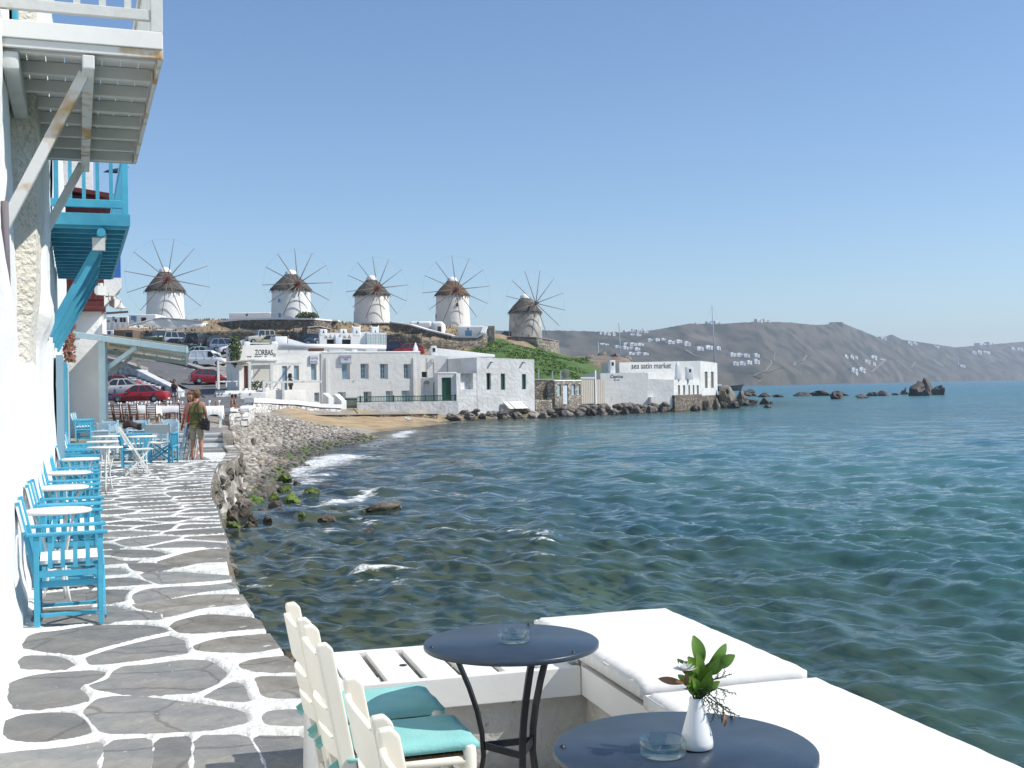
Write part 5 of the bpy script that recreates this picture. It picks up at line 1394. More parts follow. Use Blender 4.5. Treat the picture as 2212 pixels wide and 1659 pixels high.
person('person', 'woman in red top with auburn hair standing close behind the man', (wp_.x, wp_.y, -0.095), R(165), 1.70, sk, mat('red cotton', (0.50, 0.030, 0.035), 0.9), mat('wine red cotton', (0.18, 0.02, 0.05), 0.9), hr, long_hair=True, bend=0.02)
bg_ = thing('shoulder_bag', 'black shoulder bag hanging from the man in the olive top', 'bag', (mp_.x, mp_.y, -0.095), R(8))
m_bag = mat('black nylon', (0.018, 0.018, 0.022), 0.7)
b = B(); b.hexa([(0.10, -0.20, 0.78), (0.32, -0.20, 0.72), (0.32, -0.06, 0.72), (0.10, -0.06, 0.78), (0.13, -0.19, 1.02), (0.34, -0.19, 0.98), (0.34, -0.07, 0.98), (0.13, -0.07, 1.02)]); b.obj('bag_body', m_bag, bg_, bevel=0.04, seg=3)
b = B(); b.bar((0.14, -0.195, 1.0), (0.30, -0.205, 0.90), 0.02, 0.14); b.obj('flap', m_bag, bg_, bevel=0.008)
b = B(); b.tube([(0.15, -0.13, 1.0), (0.06, -0.135, 1.15), (0.04, -0.13, 1.30), (0.055, -0.09, 1.42), (0.06, 0, 1.47), (0.08, 0.09, 1.40), (0.20, 0.12, 1.15), (0.27, -0.05, 1.0)], 0.014, 6); b.obj('strap', m_bag, bg_)
wk = P(377, 873, 87); person('person', 'man in black vest and grey shorts walking down the road', (wk.x, wk.y, max(wk.z, Hz(wk.x, wk.y)) + 0.06), R(190), 1.76, sk2, mat('black cotton', (0.02, 0.018, 0.022), 0.9), mat('grey cotton', (0.42, 0.42, 0.44), 0.9), hk, 'walk')
b = B(); b.hexa([(-.06, -.1, -.4), (.06, -.1, -.4), (.06, .12, -.4), (-.06, .12, -.4), (-.02, -.05, 0), (.02, -.05, 0), (.02, .05, 0), (-.02, .05, 0)]); tag(b.obj('carrier_bag', m_white, None, bevel=.03, loc=(wk.x + .33, wk.y - .05, wk.z + .84)), 'white carrier bag in the hand of the walking man', 'bag')
for i, (x, yy, d, lab) in enumerate(((500, 903, 62, 'bare chested boy in white shorts sitting on the low wall'), (507, 903, 62.7, 'second boy sitting on the low wall, half hidden by the first'))):
    q = P(x, yy, d)
    person('person', lab, (q.x, q.y, 0.62 - 0.79 * (1.5 / 1.76) - .03), R(-72), 1.5, sk2, None, mat('white swim shorts %d' % i, (0.70, 0.72, 0.75) if i == 0 else (0.25, 0.27, 0.32), 0.9), hk, 'sit', bend=0.05)
# ================================================================== terrace in front: benches, cushions, tables, chairs
TO = Vector((0.27, 4.94, 0)); TA = math.atan2(0.284, 0.959)     # local x = e1 (right), local -y = towards the viewer
TM = Matrix.Translation(TO) @ Matrix.Rotation(TA, 4, 'Z')
def TL(a, b, z=0.0): return TM @ Vector((a, -b, z))
# terrace paving continues behind the chairs
tf = B(); tf.prism(ccw([(TL(a, b).x, TL(a, b).y) for a, b in ((-0.96, 0.05), (0.0, 0.0), (0.3, 5.5), (-0.96, 5.5))]), -0.9, 0.010)
struct(tf.obj('terrace', m_mortar), 'white painted terrace floor')
wl = thing('terrace_wall', 'low stained white masonry seat wall carrying the bench around the terrace corner', 'wall', TO, TA)
def lump_box(name, x0, x1, y0, y1, z0, z1, mt, parent, n=14, amp=0.012, bevel=0.03):
    b = B(); b.box(x0, x1, y0, y1, z0, z1)
    me = b.mesh(name, mt)
    bm = bmesh.new(); bm.from_mesh(me)
    for _ in range(3): bmesh.ops.subdivide_edges(bm, edges=[e for e in bm.edges if e.calc_length() > 0.09], cuts=1, use_grid_fill=True)
    for v in bm.verts:
        c = v.co
        k = mnoise.fractal(c * 5.0, 0.8, 2, 3) * amp
        cx_, cy_ = (x0 + x1) / 2, (y0 + y1) / 2
        d = Vector((c.x - cx_, c.y - cy_, 0))
        # round the edges
        for (lo, hi, ax) in ((x0, x1, 0), (y0, y1, 1)):
            pass
        v.co += Vector((k, k, k * 0.6))
    for f in bm.faces: f.smooth = True
    bm.to_mesh(me); bm.free()
    if hasattr(me, 'set_sharp_from_angle'): me.set_sharp_from_angle(angle=R(45))
    return new(name, me, parent)
# local y is away from the viewer: back bench occupies y 0..0.6, side bench x 0..0.68, y from 0.6 down to -2.6
lump_box('masonry', -0.975, 0.70, 0.035, 0.58, -1.6, 0.325, m_spotted, wl)
lump_box('masonry', 0.035, 0.66, -2.7, 0.03, -1.6, 0.325, m_spotted, wl)
lump_box('end_wall', -1.105, -0.98, -0.30, 0.50, -1.6, 0.44, m_plaster_old, wl, amp=0.02)
bn = thing('slatted_bench', 'white slatted timber bench built along the back of the terrace', 'bench', TO, TA)
b = B(); b.box(-0.975, -0.004, -0.012, 0.022, 0.328, 0.448); b.obj('front_board', m_white, bn, bevel=0.004)
b = B(); b.box(-0.975, -0.02, 0.575, 0.612, 0.345, 0.449); b.obj('back_rail', m_white, bn, bevel=0.004)
b = B(); b.box(-0.975, -0.02, 0.027, 0.06, 0.34, 0.416); b.obj('bearer', m_white, bn)
for i in range(7):
    x = -0.975 + 0.163 * i
    if x > -0.1: break
    b = B(); b.box(x + 0.004, min(x + 0.134, -0.008), 0.026, 0.571, 0.420, 0.446 + random.uniform(-.001, .001)); b.obj('slat', m_white, bn, bevel=0.004)
b = B(); b.lathe([(0, 0), (0.016, 0), (0.016, .0015), (0, .0015)], 14, c=(-0.70, 0.27, 0.4475)); b.obj('drain_hole', m_dark, bn)
sb = thing('slatted_bench', 'white timber side bench under the two white seat cushions', 'bench', TO, TA)
for (ya, yb) in ((-0.715, -0.002), (-1.45, -0.718), (-2.65, -1.453)):
    b = B(); b.box(-0.001, 0.032, ya, yb, 0.328, 0.449); b.obj('front_board', m_white, sb, bevel=0.004)
b = B(); b.box(0.63, 0.66, -2.65, 0.60, 0.34, 0.449); b.obj('back_rail', m_white, sb, bevel=0.004)
for i in range(20):
    y = 0.59 - 0.163 * i
    b = B(); b.box(0.036, 0.627, y - 0.130, y, 0.420, 0.445 + random.uniform(-.001, .001)); b.obj('slat', m_white, sb, bevel=0.003, seg=1)
def seat_cushion(label, x0, x1, y0, y1, z0, th, rz=0.0):
    nx, ny = 26, 44
    def shape(u, v):
        e = min(u, 1 - u) * (x1 - x0); f = min(v, 1 - v) * (y1 - y0)
        k = min(1, e / 0.03) ; l = min(1, f / 0.03)
        r = math.sqrt(max(0, 1 - (1 - k) ** 2)) * math.sqrt(max(0, 1 - (1 - l) ** 2))
        return r
    b = B(); vs = []
    for side in (1, -1):
        for i in range(nx + 1):
            for j in range(ny + 1):
                u, v = i / nx, j / ny
                uu = 0.5 - 0.5 * math.cos(math.pi * u) if False else u; 
                uu = u ** 1.0; 
                r = shape(u, v)
                wr = 0.004 * mnoise.noise(Vector((u * 3.0, v * 16, x0 * 7 + 2))) * r + 0.0025 * mnoise.noise(Vector((u * 5, v * 7, 5)))
                z = z0 + th / 2 + side * (th * 0.30 + th * 0.20 * r) + (wr if side > 0 else 0)
                puff = 0.006 * math.sin(math.pi * u) * math.sin(math.pi * v)
                vs.append((x0 + (x1 - x0) * uu + 0.006 * mnoise.noise(Vector((v * 9, 3, side))) * (1 if u in (0, 1) else 0), y0 + (y1 - y0) * v, z + (puff if side > 0 else 0)))
    k = (nx + 1) * (ny + 1); fs = []
    for i in range(nx):
        for j in range(ny):
            a = i * (ny + 1) + j
            fs.append((a, a + ny + 1, a + ny + 2, a + 1)); fs.append((k + a, k + a + 1, k + a + ny + 2, k + a + ny + 1))
    for i in range(nx):
        a = i * (ny + 1); fs.append((a, k + a, k + a + ny + 1, a + ny + 1)); a += ny; fs.append((a, a + ny + 1, k + a + ny + 1, k + a))
    for j in range(ny):
        a = j; fs.append((a, a + 1, k + a + 1, k + a)); a += nx * (ny + 1); fs.append((a, k + a, k + a + 1, a + 1))
    b.add(vs, fs, 0, True)
    o = b.obj('seat_cushion', m_cushion, None); o.location = TO; o.rotation_euler = (0, 0, TA + rz)
    for zz in (z0 + th * .24, z0 + th * .76):
        pb = B(); i_ = .006; pb.tube([(x0 + i_, y0 + i_, zz), (x1 - i_, y0 + i_, zz), (x1 - i_, y1 - i_, zz), (x0 + i_, y1 - i_, zz), (x0 + i_, y0 + i_, zz)], .006, 6); pb.obj('piping', m_cushion, o)
    tag(o, label, 'cushion', 'white seat cushions on the side bench')
    return o
seat_cushion('white seat cushion on the far corner of the side bench', -0.02, 0.655, -0.70, 0.58, 0.470, 0.078)
seat_cushion('white seat cushion nearest the viewer, behind the flower vase', -0.03, 0.675, -2.15, -0.745, 0.449, 0.075)

# ladder back chairs with cushions
def fore_chair(label, X, Y, w, a, cush=None):
    t = ladder_chair('ladder_chair', m_cream, m_rush, w=w, h=0.84, dp=0.36, bev=0.009, slats=3, fancy=True)
    t['label'] = label; t['group'] = 'cream ladder back chairs at the dark tables'
    t.location = (X, Y, 0.005); t.rotation_euler = (0, 0, a)
    if cush:
        b = B(); cw, cd = w * 0.98, 0.38
        n = 12; vs = []; fs = []
        for side in (1, -1):
            for i in range(n + 1):
                for j in range(n + 1):
                    u, v = i / n, j / n
                    e = min(min(u, 1 - u) * cw / 0.03, 1); f = min(min(v, 1 - v) * cd / 0.03, 1)
                    r = math.sqrt(max(0, 1 - (1 - e) ** 2)) * math.sqrt(max(0, 1 - (1 - f) ** 2))
                    z = 0.4575 + 0.021 + side * (0.010 + 0.011 * r) + (0.005 * mnoise.noise(Vector((u * 4, v * 4, X))) if side > 0 else 0)
                    vs.append(((u - 0.5) * cw, 0.01 + v * cd, z))
        k = (n + 1) ** 2
        for i in range(n):
            for j in range(n):
                q = i * (n + 1) + j; fs.append((q, q + n + 1, q + n + 2, q + 1)); fs.append((k + q, k + q + 1, k + q + n + 2, k + q + n + 1))
            q = i * (n + 1); fs.append((q, k + q, k + q + n + 1, q + n + 1)); q += n; fs.append((q, q + n + 1, k + q + n + 1, k + q))
            q = i; fs.append((q, q + 1, k + q + 1, k + q)); q = n * (n + 1) + i; fs.append((q, k + q, k + q + 1, q + 1))
        b.add(vs, fs, 0, True)
        o = b.obj('chair_cushion', m_turq, None); o.location = (X, Y, 0.005); o.rotation_euler = (0, 0, a)
        tag(o, cush, 'cushion', 'turquoise chair cushions')
        for sx in (-1, 1):                            # tapes knotted round the back posts
            tb = B(); x = sx * (w / 2 - 0.016)
            tb.tube([(x - .022, -.03, .47), (x + .022, -.03, .475), (x + .022, .03, .475), (x - .022, .03, .47), (x - .022, -.03, .47)], 0.007, 5)
            tb.bar((x - .02, -.035, .475), (x - .035, -.075, .42), 0.004, 0.022); tb.bar((x - .02, -.035, .475), (x - .005, -.085, .445), 0.004, 0.022)
            tb.obj('tie', m_turq, o)
    return t
chair_a = math.atan2(0.30, 0.955) - R(90)                   # they face along e1
fore_chair('cream ladder back chair farthest from the viewer by the end of the bench', -0.675, 4.20, 0.34, chair_a, 'turquoise chair cushion farther from the viewer, half in sunshine')
fore_chair('cream ladder back chair second from the bench with a tape tied round its post', -0.54, 3.79, 0.33, chair_a, 'turquoise chair cushion nearer to the viewer with a sunlit front edge')
fore_chair('cream ladder back chair close to the viewer with its broad top slat in full view', -0.29, 3.03, 0.43, chair_a)
fore_chair('cream ladder back chair cut by the bottom of the view, nearest the viewer', -0.145, 2.55, 0.42, chair_a)

# dark round tables
def dark_table(label, X, Y, r, h, rot):
    t = bistro_table_dark(r, h); t['label'] = label; t['group'] = 'dark blue round tables on the terrace'
    t.location = (X, Y, 0.005); t.rotation_euler = (0, 0, rot); return t
def bistro_table_dark(r, h):
    t = thing('round_table', 'x', 'table')
    b = B(); b.lathe([(0, h), (r - 0.004, h), (r, h - 0.003), (r, h - 0.016), (r - 0.003, h - 0.018), (r - 0.012, h - 0.006), (0, h - 0.006)], 72); b.obj('table_top', m_navy, t)
    for k in range(3):
        a = R(90 + 120 * k)
        pts = []
        for i in range(10):
            u = i / 9; z = (h - 0.008) * (1 - u)
            rad = r * (0.74 - 0.40 * math.sin(min(1, u / 0.55) * math.pi / 2) + (0.18 * max(0, u - 0.55) / 0.45))
            pts.append((rad * math.cos(a), rad * math.sin(a), z))
        b = B()
        for p, q in zip(pts[:-1], pts[1:]): b.bar(p, q, 0.022, 0.013, up=(math.cos(a), math.sin(a), 0))
        b.obj('leg', m_black, t)
        rb = B(); rb.lathe([(0.008, 0), (0.006, 0.004), (0, 0.006)], 10, c=(r * 0.93 * math.cos(a + .5), r * 0.93 * math.sin(a + .5), h)); rb.obj('rivet', m_black, t)
        a2 = R(90 + 120 * (k + 1)); zz = h * 0.49; rr = r * 0.345
        b = B(); b.bar((rr * math.cos(a), rr * math.sin(a), zz), (rr * math.cos(a2), rr * math.sin(a2), zz), 0.008, 0.024); b.obj('leg_brace', m_black, t)
    return t
dark_table('dark blue round table in front of the slatted bench with one ashtray', -0.016, 4.13, 0.306, 0.725, R(78))
dark_table('dark blue round table nearest the viewer with the flower vase', 0.40, 2.83, 0.314, 0.745, R(-62))
def ashtray(label, loc, rz):
    b = B(); prof = [(0, 0.0), (0.050, 0.0), (0.055, 0.004), (0.056, 0.034), (0.053, 0.038), (0.047, 0.034), (0.043, 0.013), (0, 0.009)]
    n = 60; k0 = len(prof); vs = []
    for j in range(n):
        a = 2 * math.pi * j / n
        notch = max(0, 1 - abs(((a / (2 * math.pi / 3)) % 1) - 0.5) * 2 / 0.13) if abs(((a / (2 * math.pi / 3)) % 1) - 0.5) < 0.065 else 0
        for i, (r_, z) in enumerate(prof):
            zz = z - (0.012 * min(1, notch * 2) if i in (3, 4, 5) else 0); vs.append((r_ * math.cos(a), r_ * math.sin(a), zz))
    fs = [(j * k0 + i, ((j + 1) % n) * k0 + i, ((j + 1) % n) * k0 + i + 1, j * k0 + i + 1) for j in range(n) for i in range(k0 - 1)]
    b.add(vs, fs, 0, True)
    me = b.mesh('ashtray', m_glass, merge=True)
    o = new('ashtray', me, None, loc, (0, 0, rz)); tag(o, label, 'ashtray', 'glass ashtrays on the dark tables'); return o
ashtray('clear glass ashtray alone on the farther dark table', (-0.006, 4.12, 0.7315), 0.3)
ashtray('clear glass ashtray beside the white vase on the nearest table', (0.342, 2.775, 0.7515), 1.2)
va = thing('vase', 'small white ceramic bottle vase holding green leaves and a white flower', 'vase', (0.429, 2.82, 0.7515))
b = B(); b.lathe([(0, 0), (0.034, 0), (0.0385, 0.004), (0.039, 0.016), (0.036, 0.035), (0.029, 0.06), (0.022, 0.085), (0.0175, 0.105), (0.0165, 0.118), (0.0155, 0.120), (0.0145, 0.118), (0.015, 0.09), (0.0, 0.03)], 40); b.obj('vase_body', m_ceramic, va)
po = thing('flower_posy', 'posy of glossy leaves, conifer sprig and white blossom standing in the vase', 'flowers', (0.429, 2.82, 0.7515))
def leaf(tip, base, width, mt, name='leaf', curl=0.15):
    base, tip = Vector(base), Vector(tip); d = tip - base; l = d.length; d.normalize()
    sd_ = d.cross(Vector((0.25, -1, 0.2))).normalized(); nn = sd_.cross(d).normalized()
    b = B(); vs = []; fs = []; n = 8
    for i in range(n + 1):
        u = i / n; wv = width * (math.sin(math.pi * min(1, u * 0.92 + 0.06)) ** 0.8) * (0.5 + 0.6 * u)
        c = base + d * l * u + nn * curl * l * math.sin(math.pi * u)
        vs += [c - sd_ * wv + nn * wv * .3, c, c + sd_ * wv + nn * wv * .3]
    for i in range(n): fs += [(3 * i, 3 * i + 1, 3 * i + 4, 3 * i + 3), (3 * i + 1, 3 * i + 2, 3 * i + 5, 3 * i + 4)]
    b.add(vs, fs, 0, True); return b.obj(name, mt, po)
LV = [((-0.005, 0.0, 0.268), (0.008, 0, 0.19), 0.017), ((0.075, 0.01, 0.245), (0.022, 0, 0.185), 0.013), ((0.092, -0.01, 0.222), (0.03, 0, 0.190), 0.015), ((0.062, -0.03, 0.205), (0.015, 0, 0.185), 0.016), ((-0.022, -0.02, 0.222), (0.006, 0, 0.175), 0.014), ((0.0, -0.03, 0.235), (0.005, -.01, 0.16), 0.012), ((-0.03, -0.02, 0.192), (0.0, 0, 0.150), 0.015), ((0.035, -0.035, 0.175), (0.004, 0, 0.14), 0.013), ((0.045, 0.03, 0.195), (0.005, 0.01, 0.15), 0.012), ((-0.02, 0.03, 0.20), (0, 0.01, 0.145), 0.014), ((-0.028, -0.03, 0.158), (-0.002, -.005, 0.128), 0.011), ((0.02, -0.02, 0.155), (0.002, 0, 0.12), 0.010)]
LV += [((-0.045, -0.01, 0.215), (-0.008, 0, 0.16), 0.012), ((0.05, -0.04, 0.225), (0.012, -.01, 0.17), 0.012), ((0.015, 0.03, 0.25), (0.006, 0, 0.18), 0.012), ((-0.015, -0.045, 0.18), (0.0, -.01, 0.135), 0.011), ((0.055, -0.01, 0.16), (0.008, 0, 0.135), 0.010), ((-0.04, 0.02, 0.17), (-0.005, 0, 0.135), 0.010), ((0.03, -0.045, 0.195), (0.006, -.01, 0.15), 0.011)]
for tip, base, w in LV: leaf(tip, base, w * 1.2, m_leaf)
leaf((-0.092, -0.015, 0.170), (-0.028, -0.005, 0.155), 0.011, m_dryleaf, 'dry_leaf', 0.05); leaf((-0.028, -0.03, 0.185), (-0.03, -.02, 0.155), 0.009, m_dryleaf, 'dry_leaf')
leaf((0.062, -0.02, 0.055), (0.064, -0.015, 0.085), 0.006, m_dryleaf, 'dry_leaf')
b = B()
for tip, base, w in LV[:10]:
    b.tube([(base[0] * .3, base[1] * .3, 0.10), base], 0.0022, 5)
b.tube([(0, 0, 0.10), (-0.012, 0, 0.14), (-0.03, -0.005, 0.156)], 0.0025, 5)
b.obj('stem', m_leafdark, po)
# white blossom
b = B(); c = Vector((-0.034, -0.028, 0.190))
for ring, (n, rad, tilt) in enumerate(((13, 0.034, 0.15), (11, 0.026, 0.6), (8, 0.017, 1.1))):
    for k in range(n):
        a = 2 * math.pi * (k + ring * .4) / n; dv = Vector((math.cos(a) * math.cos(tilt), math.sin(a) * math.cos(tilt) - .3, math.sin(tilt) + .2)); sd_ = Vector((-math.sin(a), math.cos(a), 0)) * 0.0065
        b.add([c, c + dv * rad * .6 - sd_, c + dv * rad, c + dv * rad * .6 + sd_], [(0, 1, 2, 3)])
b.obj('blossom', m_petal, po)
# drooping conifer sprig
b = B(); rr = random.Random(4)
def sprig(p, d, l, depth):
    p = Vector(p); d = Vector(d).normalized()
    q = p + d * l
    b.tube([p, (p + q) / 2, q], [0.0011, 0.0010, 0.0007] if depth else [0.0018, .0014, .0011], 4)
    if depth == 0 or depth == 1:
        n = 6 if depth == 0 else 5
        for k in range(n):
            u = (k + 1) / n; s_ = 1 if k % 2 else -1
            sprig(p + d * l * u, d + Vector((s_ * .8, rr.uniform(-.4, .4), rr.uniform(-.3, .25))), l * 0.36, depth + 1)
for (p, d, l) in (((0.02, 0, 0.155), (0.9, -.2, -0.35), 0.055), ((0.02, 0, 0.14), (0.75, -.15, -0.75), 0.075), ((0.03, -.01, 0.16), (1, 0, .35), 0.04), ((0.015, 0, 0.13), (.55, -.3, -.85), 0.06), ((0.03, 0, 0.17), (.7, .2, .6), 0.03), ((-0.005, -.01, 0.14), (-.5, -.4, .2), 0.028), ((0.01, -.01, 0.12), (.4, -.5, .5), 0.04), ((0.01, -.01, 0.12), (.1, -.5, .6), 0.04), ((0.03, 0, 0.12), (.8, -.2, -.6), 0.05)):
    sprig(p, d, l, 0)
b.obj('conifer_sprig', m_leafdark, po)
# ================================================================== the waterfront across the beach
def rubble_material(name, c1, c2, c3, scale=3.0, joint=(0.10, 0.09, 0.08)):
    m = bpy.data.materials.new(name); m.use_nodes = True
    nt = m.node_tree; N, L = nt.nodes, nt.links; b = N['Principled BSDF']; b.inputs['Roughness'].default_value = 0.95
    tc = N.new('ShaderNodeTexCoord'); mp = N.new('ShaderNodeMapping'); mp.inputs['Scale'].default_value = (1, 1, 1.5); L.new(tc.outputs['Object'], mp.inputs[0])
    v = N.new('ShaderNodeTexVoronoi'); v.inputs['Scale'].default_value = scale; L.new(mp.outputs[0], v.inputs['Vector'])
    e = N.new('ShaderNodeTexVoronoi'); e.feature = 'DISTANCE_TO_EDGE'; e.inputs['Scale'].default_value = scale; L.new(mp.outputs[0], e.inputs['Vector'])
    sp = N.new('ShaderNodeSeparateColor'); L.new(v.outputs['Color'], sp.inputs[0])
    cr = N.new('ShaderNodeValToRGB'); L.new(sp.outputs[0], cr.inputs[0])
    cr.color_ramp.elements[0].color = (*c1, 1); cr.color_ramp.elements[1].color = (*c2, 1); k = cr.color_ramp.elements.new(0.55); k.color = (*c3, 1)
    mr = N.new('ShaderNodeMapRange'); L.new(e.outputs['Distance'], mr.inputs[0]); mr.inputs[1].default_value = 0.02; mr.inputs[2].default_value = 0.09
    mx = N.new('ShaderNodeMix'); mx.data_type = 'RGBA'; L.new(mr.outputs[0], mx.inputs[0]); mx.inputs[6].default_value = (*joint, 1); L.new(cr.outputs[0], mx.inputs[7])
    L.new(mx.outputs[2], b.inputs['Base Color'])
    bp = N.new('ShaderNodeBump'); bp.inputs['Distance'].default_value = 0.10; L.new(mr.outputs[0], bp.inputs['Height']); L.new(bp.outputs[0], b.inputs['Normal'])
    return m
m_rubble = rubble_material('rubble masonry', (0.15, 0.125, 0.095), (0.34, 0.30, 0.24), (0.22, 0.185, 0.14), 2.6)
m_rubble_l = rubble_material('pale rubble masonry', (0.22, 0.19, 0.15), (0.50, 0.47, 0.40), (0.33, 0.29, 0.23), 2.4, (0.28, 0.25, 0.20))
m_rubble_w = rubble_material('half whitewashed rubble', (0.62, 0.60, 0.56), (0.28, 0.23, 0.18), (0.70, 0.69, 0.66), 2.2, (0.55, 0.53, 0.5))

class Fac:
    """a building front standing between two picture columns at two ranges"""
    def __init__(s, name, label, cat, xl, dl, xr, dr, yb, group=None):
        s.A = P(xl, yb, dl); s.Bp = P(xr, yb, dr)
        d = s.Bp - s.A; s.rz = math.atan2(d.y, d.x); s.len = math.hypot(d.x, d.y)
        s.root = thing(name, label, cat, (s.A.x, s.A.y, s.A.z), s.rz, group)
        s.e = Vector((math.cos(s.rz), math.sin(s.rz), 0)); s.n = Vector((-math.sin(s.rz), math.cos(s.rz), 0))
    def at(s, x, y, off=0.0):
        r = ray(x, y); o = Vector((0, 0, CAMH))
        a = s.A + s.n * off
        t = (a - o).dot(s.n) / r.dot(s.n)
        q = o + r * t - s.A
        return q.dot(s.e), q.z
    def rect(s, x0, y0, x1, y1, off=0.0):
        xm, ym = (x0 + x1) / 2, (y0 + y1) / 2
        u0, u1 = s.at(x0, ym, off)[0], s.at(x1, ym, off)[0]
        return u0, u1, s.at(xm, y1, off)[1], s.at(xm, y0, off)[1]
    def wall(s, u0, u1, z0, z1, depth, holes, mt, name='wall', y=0.0, rec=0.22, ztop2=None, bev=0.0):
        """front with recessed openings, closed at the sides, top and back"""
        us = sorted({u0, u1, *[h[0] for h in holes], *[h[1] for h in holes]}); zs = sorted({z0, z1, *[h[2] for h in holes], *[h[3] for h in holes]})
        us = [u for u in us if u0 - 1e-6 <= u <= u1 + 1e-6]; zs = [z for z in zs if z0 - 1e-6 <= z <= z1 + 1e-6]
        b = B()
        top = lambda u: z1 if ztop2 is None else z1 + (ztop2 - z1) * (u - u0) / (u1 - u0)
        zf = lambda z, u: top(u) if abs(z - z1) < 1e-6 else z
        for i in range(len(us) - 1):
            for j in range(len(zs) - 1):
                um, zm = (us[i] + us[i + 1]) / 2, (zs[j] + zs[j + 1]) / 2
                if any(h[0] < um < h[1] and h[2] < zm < h[3] for h in holes): continue
                b.quad((us[i], y, zs[j]), (us[i + 1], y, zs[j]), (us[i + 1], y, zf(zs[j + 1], us[i + 1])), (us[i], y, zf(zs[j + 1], us[i])))
        for (a, c, e, f) in [h[:4] for h in holes]:
            a, c, e, f = max(a, u0), min(c, u1), max(e, z0), min(f, z1)
            b.quad((a, y, e), (a, y, f), (a, y + rec, f), (a, y + rec, e)); b.quad((c, y, e), (c, y + rec, e), (c, y + rec, f), (c, y, f))
            b.quad((a, y, e), (a, y + rec, e), (c, y + rec, e), (c, y, e)); b.quad((a, y, f), (c, y, f), (c, y + rec, f), (a, y + rec, f))
            b.quad((a, y + rec, e), (a, y + rec, f), (c, y + rec, f), (c, y + rec, e))
        za, zc = top(u0), top(u1)
        b.quad((u0, y, z0), (u0, y, za), (u0, y + depth, za), (u0, y + depth, z0)); b.quad((u1, y, z0), (u1, y + depth, z0), (u1, y + depth, zc), (u1, y, zc))
        b.quad((u0, y, za), (u1, y, zc), (u1, y + depth, zc), (u0, y + depth, za)); b.quad((u0, y + depth, z0), (u0, y + depth, za), (u1, y + depth, zc), (u1, y + depth, z0))
        return b.obj(name, mt, s.root)
    def parapet(s, u0, u1, z, depth, mt, y=0.0, h=0.12, t=0.22, z2=None):
        z2 = z if z2 is None else z2
        b = B(); b.hexa([(u0 - .01, y - 0.02, z - .05), (u1 + .01, y - 0.02, z2 - .05), (u1 + .01, y + t, z2 - .05), (u0 - .01, y + t, z - .05), (u0 - .01, y - 0.02, z + h), (u1 + .01, y - 0.02, z2 + h), (u1 + .01, y + t, z2 + h), (u0 - .01, y + t, z + h)])
        return b.obj('parapet', mt, s.root, bevel=0.06, seg=3)
    def window(s, r, mt, pane=m_pane, rec=0.20, cols=2, rows=3, y=0.0, name='window', part=1.0, fr=0.07):
        a, c, e, f = r
        c = a + (c - a) * part
        b = B(); yy = y + rec - 0.09
        b.box(a + .002, a + fr, yy, yy + .06, e + .002, f - .002); b.box(c - fr, c - .002, yy, yy + .06, e + .002, f - .002); b.box(a + fr, c - fr, yy + .001, yy + .059, e + .002, e + fr); b.box(a + fr, c - fr, yy + .001, yy + .059, f - fr, f - .002)
        for k in range(1, cols): x = a + (c - a) * k / cols; b.box(x - fr * .4, x + fr * .4, yy + .002, yy + .05, e + fr, f - fr)
        for k in range(1, rows): z = e + (f - e) * k / rows; b.box(a + fr, c - fr, yy + .003, yy + .045, z - .018, z + .018)
        o = b.obj(name, mt, s.root)
        p = B(); p.box(a + fr, c - fr, yy + .022, yy + .032, e + fr, f - fr); p.obj('pane', pane, o)
        return o
    def leaf(s, r, mt, name='door', rec=0.20, y=0.0, boards=3):
        a, c, e, f = r
        b = B(); b.box(a + .003, c - .003, y + rec - .07, y + rec - .01, e + .003, f - .003); o = b.obj(name, mt, s.root)
        for k in range(boards):
            w = (c - a) / boards; p = B(); p.box(a + w * k + .02, a + w * (k + 1) - .02, y + rec - .085, y + rec - .0705, e + .05, f - .05); p.obj('board', mt, o)
        return o
    def box(s, name, x0, y0, x1, y1, ya, yb, mt, bevel=0.0, off=0.0, seg=2):
        u0, u1, z0, z1 = s.rect(x0, y0, x1, y1, off)
        b = B(); b.box(u0, u1, ya, yb, z0, z1); return b.obj(name, mt, s.root, bevel=bevel, seg=seg)
# ---------------- long white house with blue windows
f1 = Fac('waterfront_house', 'long white two storey house with blue shuttered windows behind the green railing', 'house', 698, 103, 909.5, 105.4, 889)
up = [f1.rect(738.4, 786.7, 756, 819.3), f1.rect(778.7, 785.7, 796.4, 818.3), f1.rect(820.9, 786, 838.2, 818.6), f1.rect(872, 786.5, 888, 818)]
lo = [f1.rect(729.8, 847, 747, 861), f1.rect(785.4, 846, 802.7, 872), f1.rect(833.4, 844.6, 848.8, 872), f1.rect(868, 843.9, 885.2, 871)]
z1 = f1.at(800, 762)[1]
f1.wall(0, f1.len, -0.6, z1, 6.5, up + lo, m_plaster_far); f1.parapet(0, f1.len, z1, 6.5, m_plaster)
for i, r in enumerate(up): f1.window(r, m_woodblue, m_woodblue if i == 0 else m_pane, cols=2, rows=3, part=0.62)
for i, r in enumerate(lo): f1.window(r, m_woodblue, m_panelit if i != 1 else m_pane, cols=2, rows=2, part=0.6)
for x0, x1 in ((703.5, 709.6), (892, 897.5)):
    u0, u1, z0, zz = f1.rect(x0, 772, x1, 868); b = B(); b.hexa([(u0, -.16, z0), (u1, -.16, z0), (u1, -.01, z0), (u0, -.01, z0), (u0 + .02, -.08, zz), (u1 - .02, -.08, zz), (u1 - .02, -.01, zz), (u0 + .02, -.01, zz)]); b.obj('buttress', m_plaster_far, f1.root)
b = B(); b.tube([(f1.at(764, 812)[0], -.03, f1.at(764, 822)[1]), (f1.at(764, 812)[0], -.03, f1.at(764, 824)[1])], .03, 6); b.obj('vent', m_dark, f1.root)
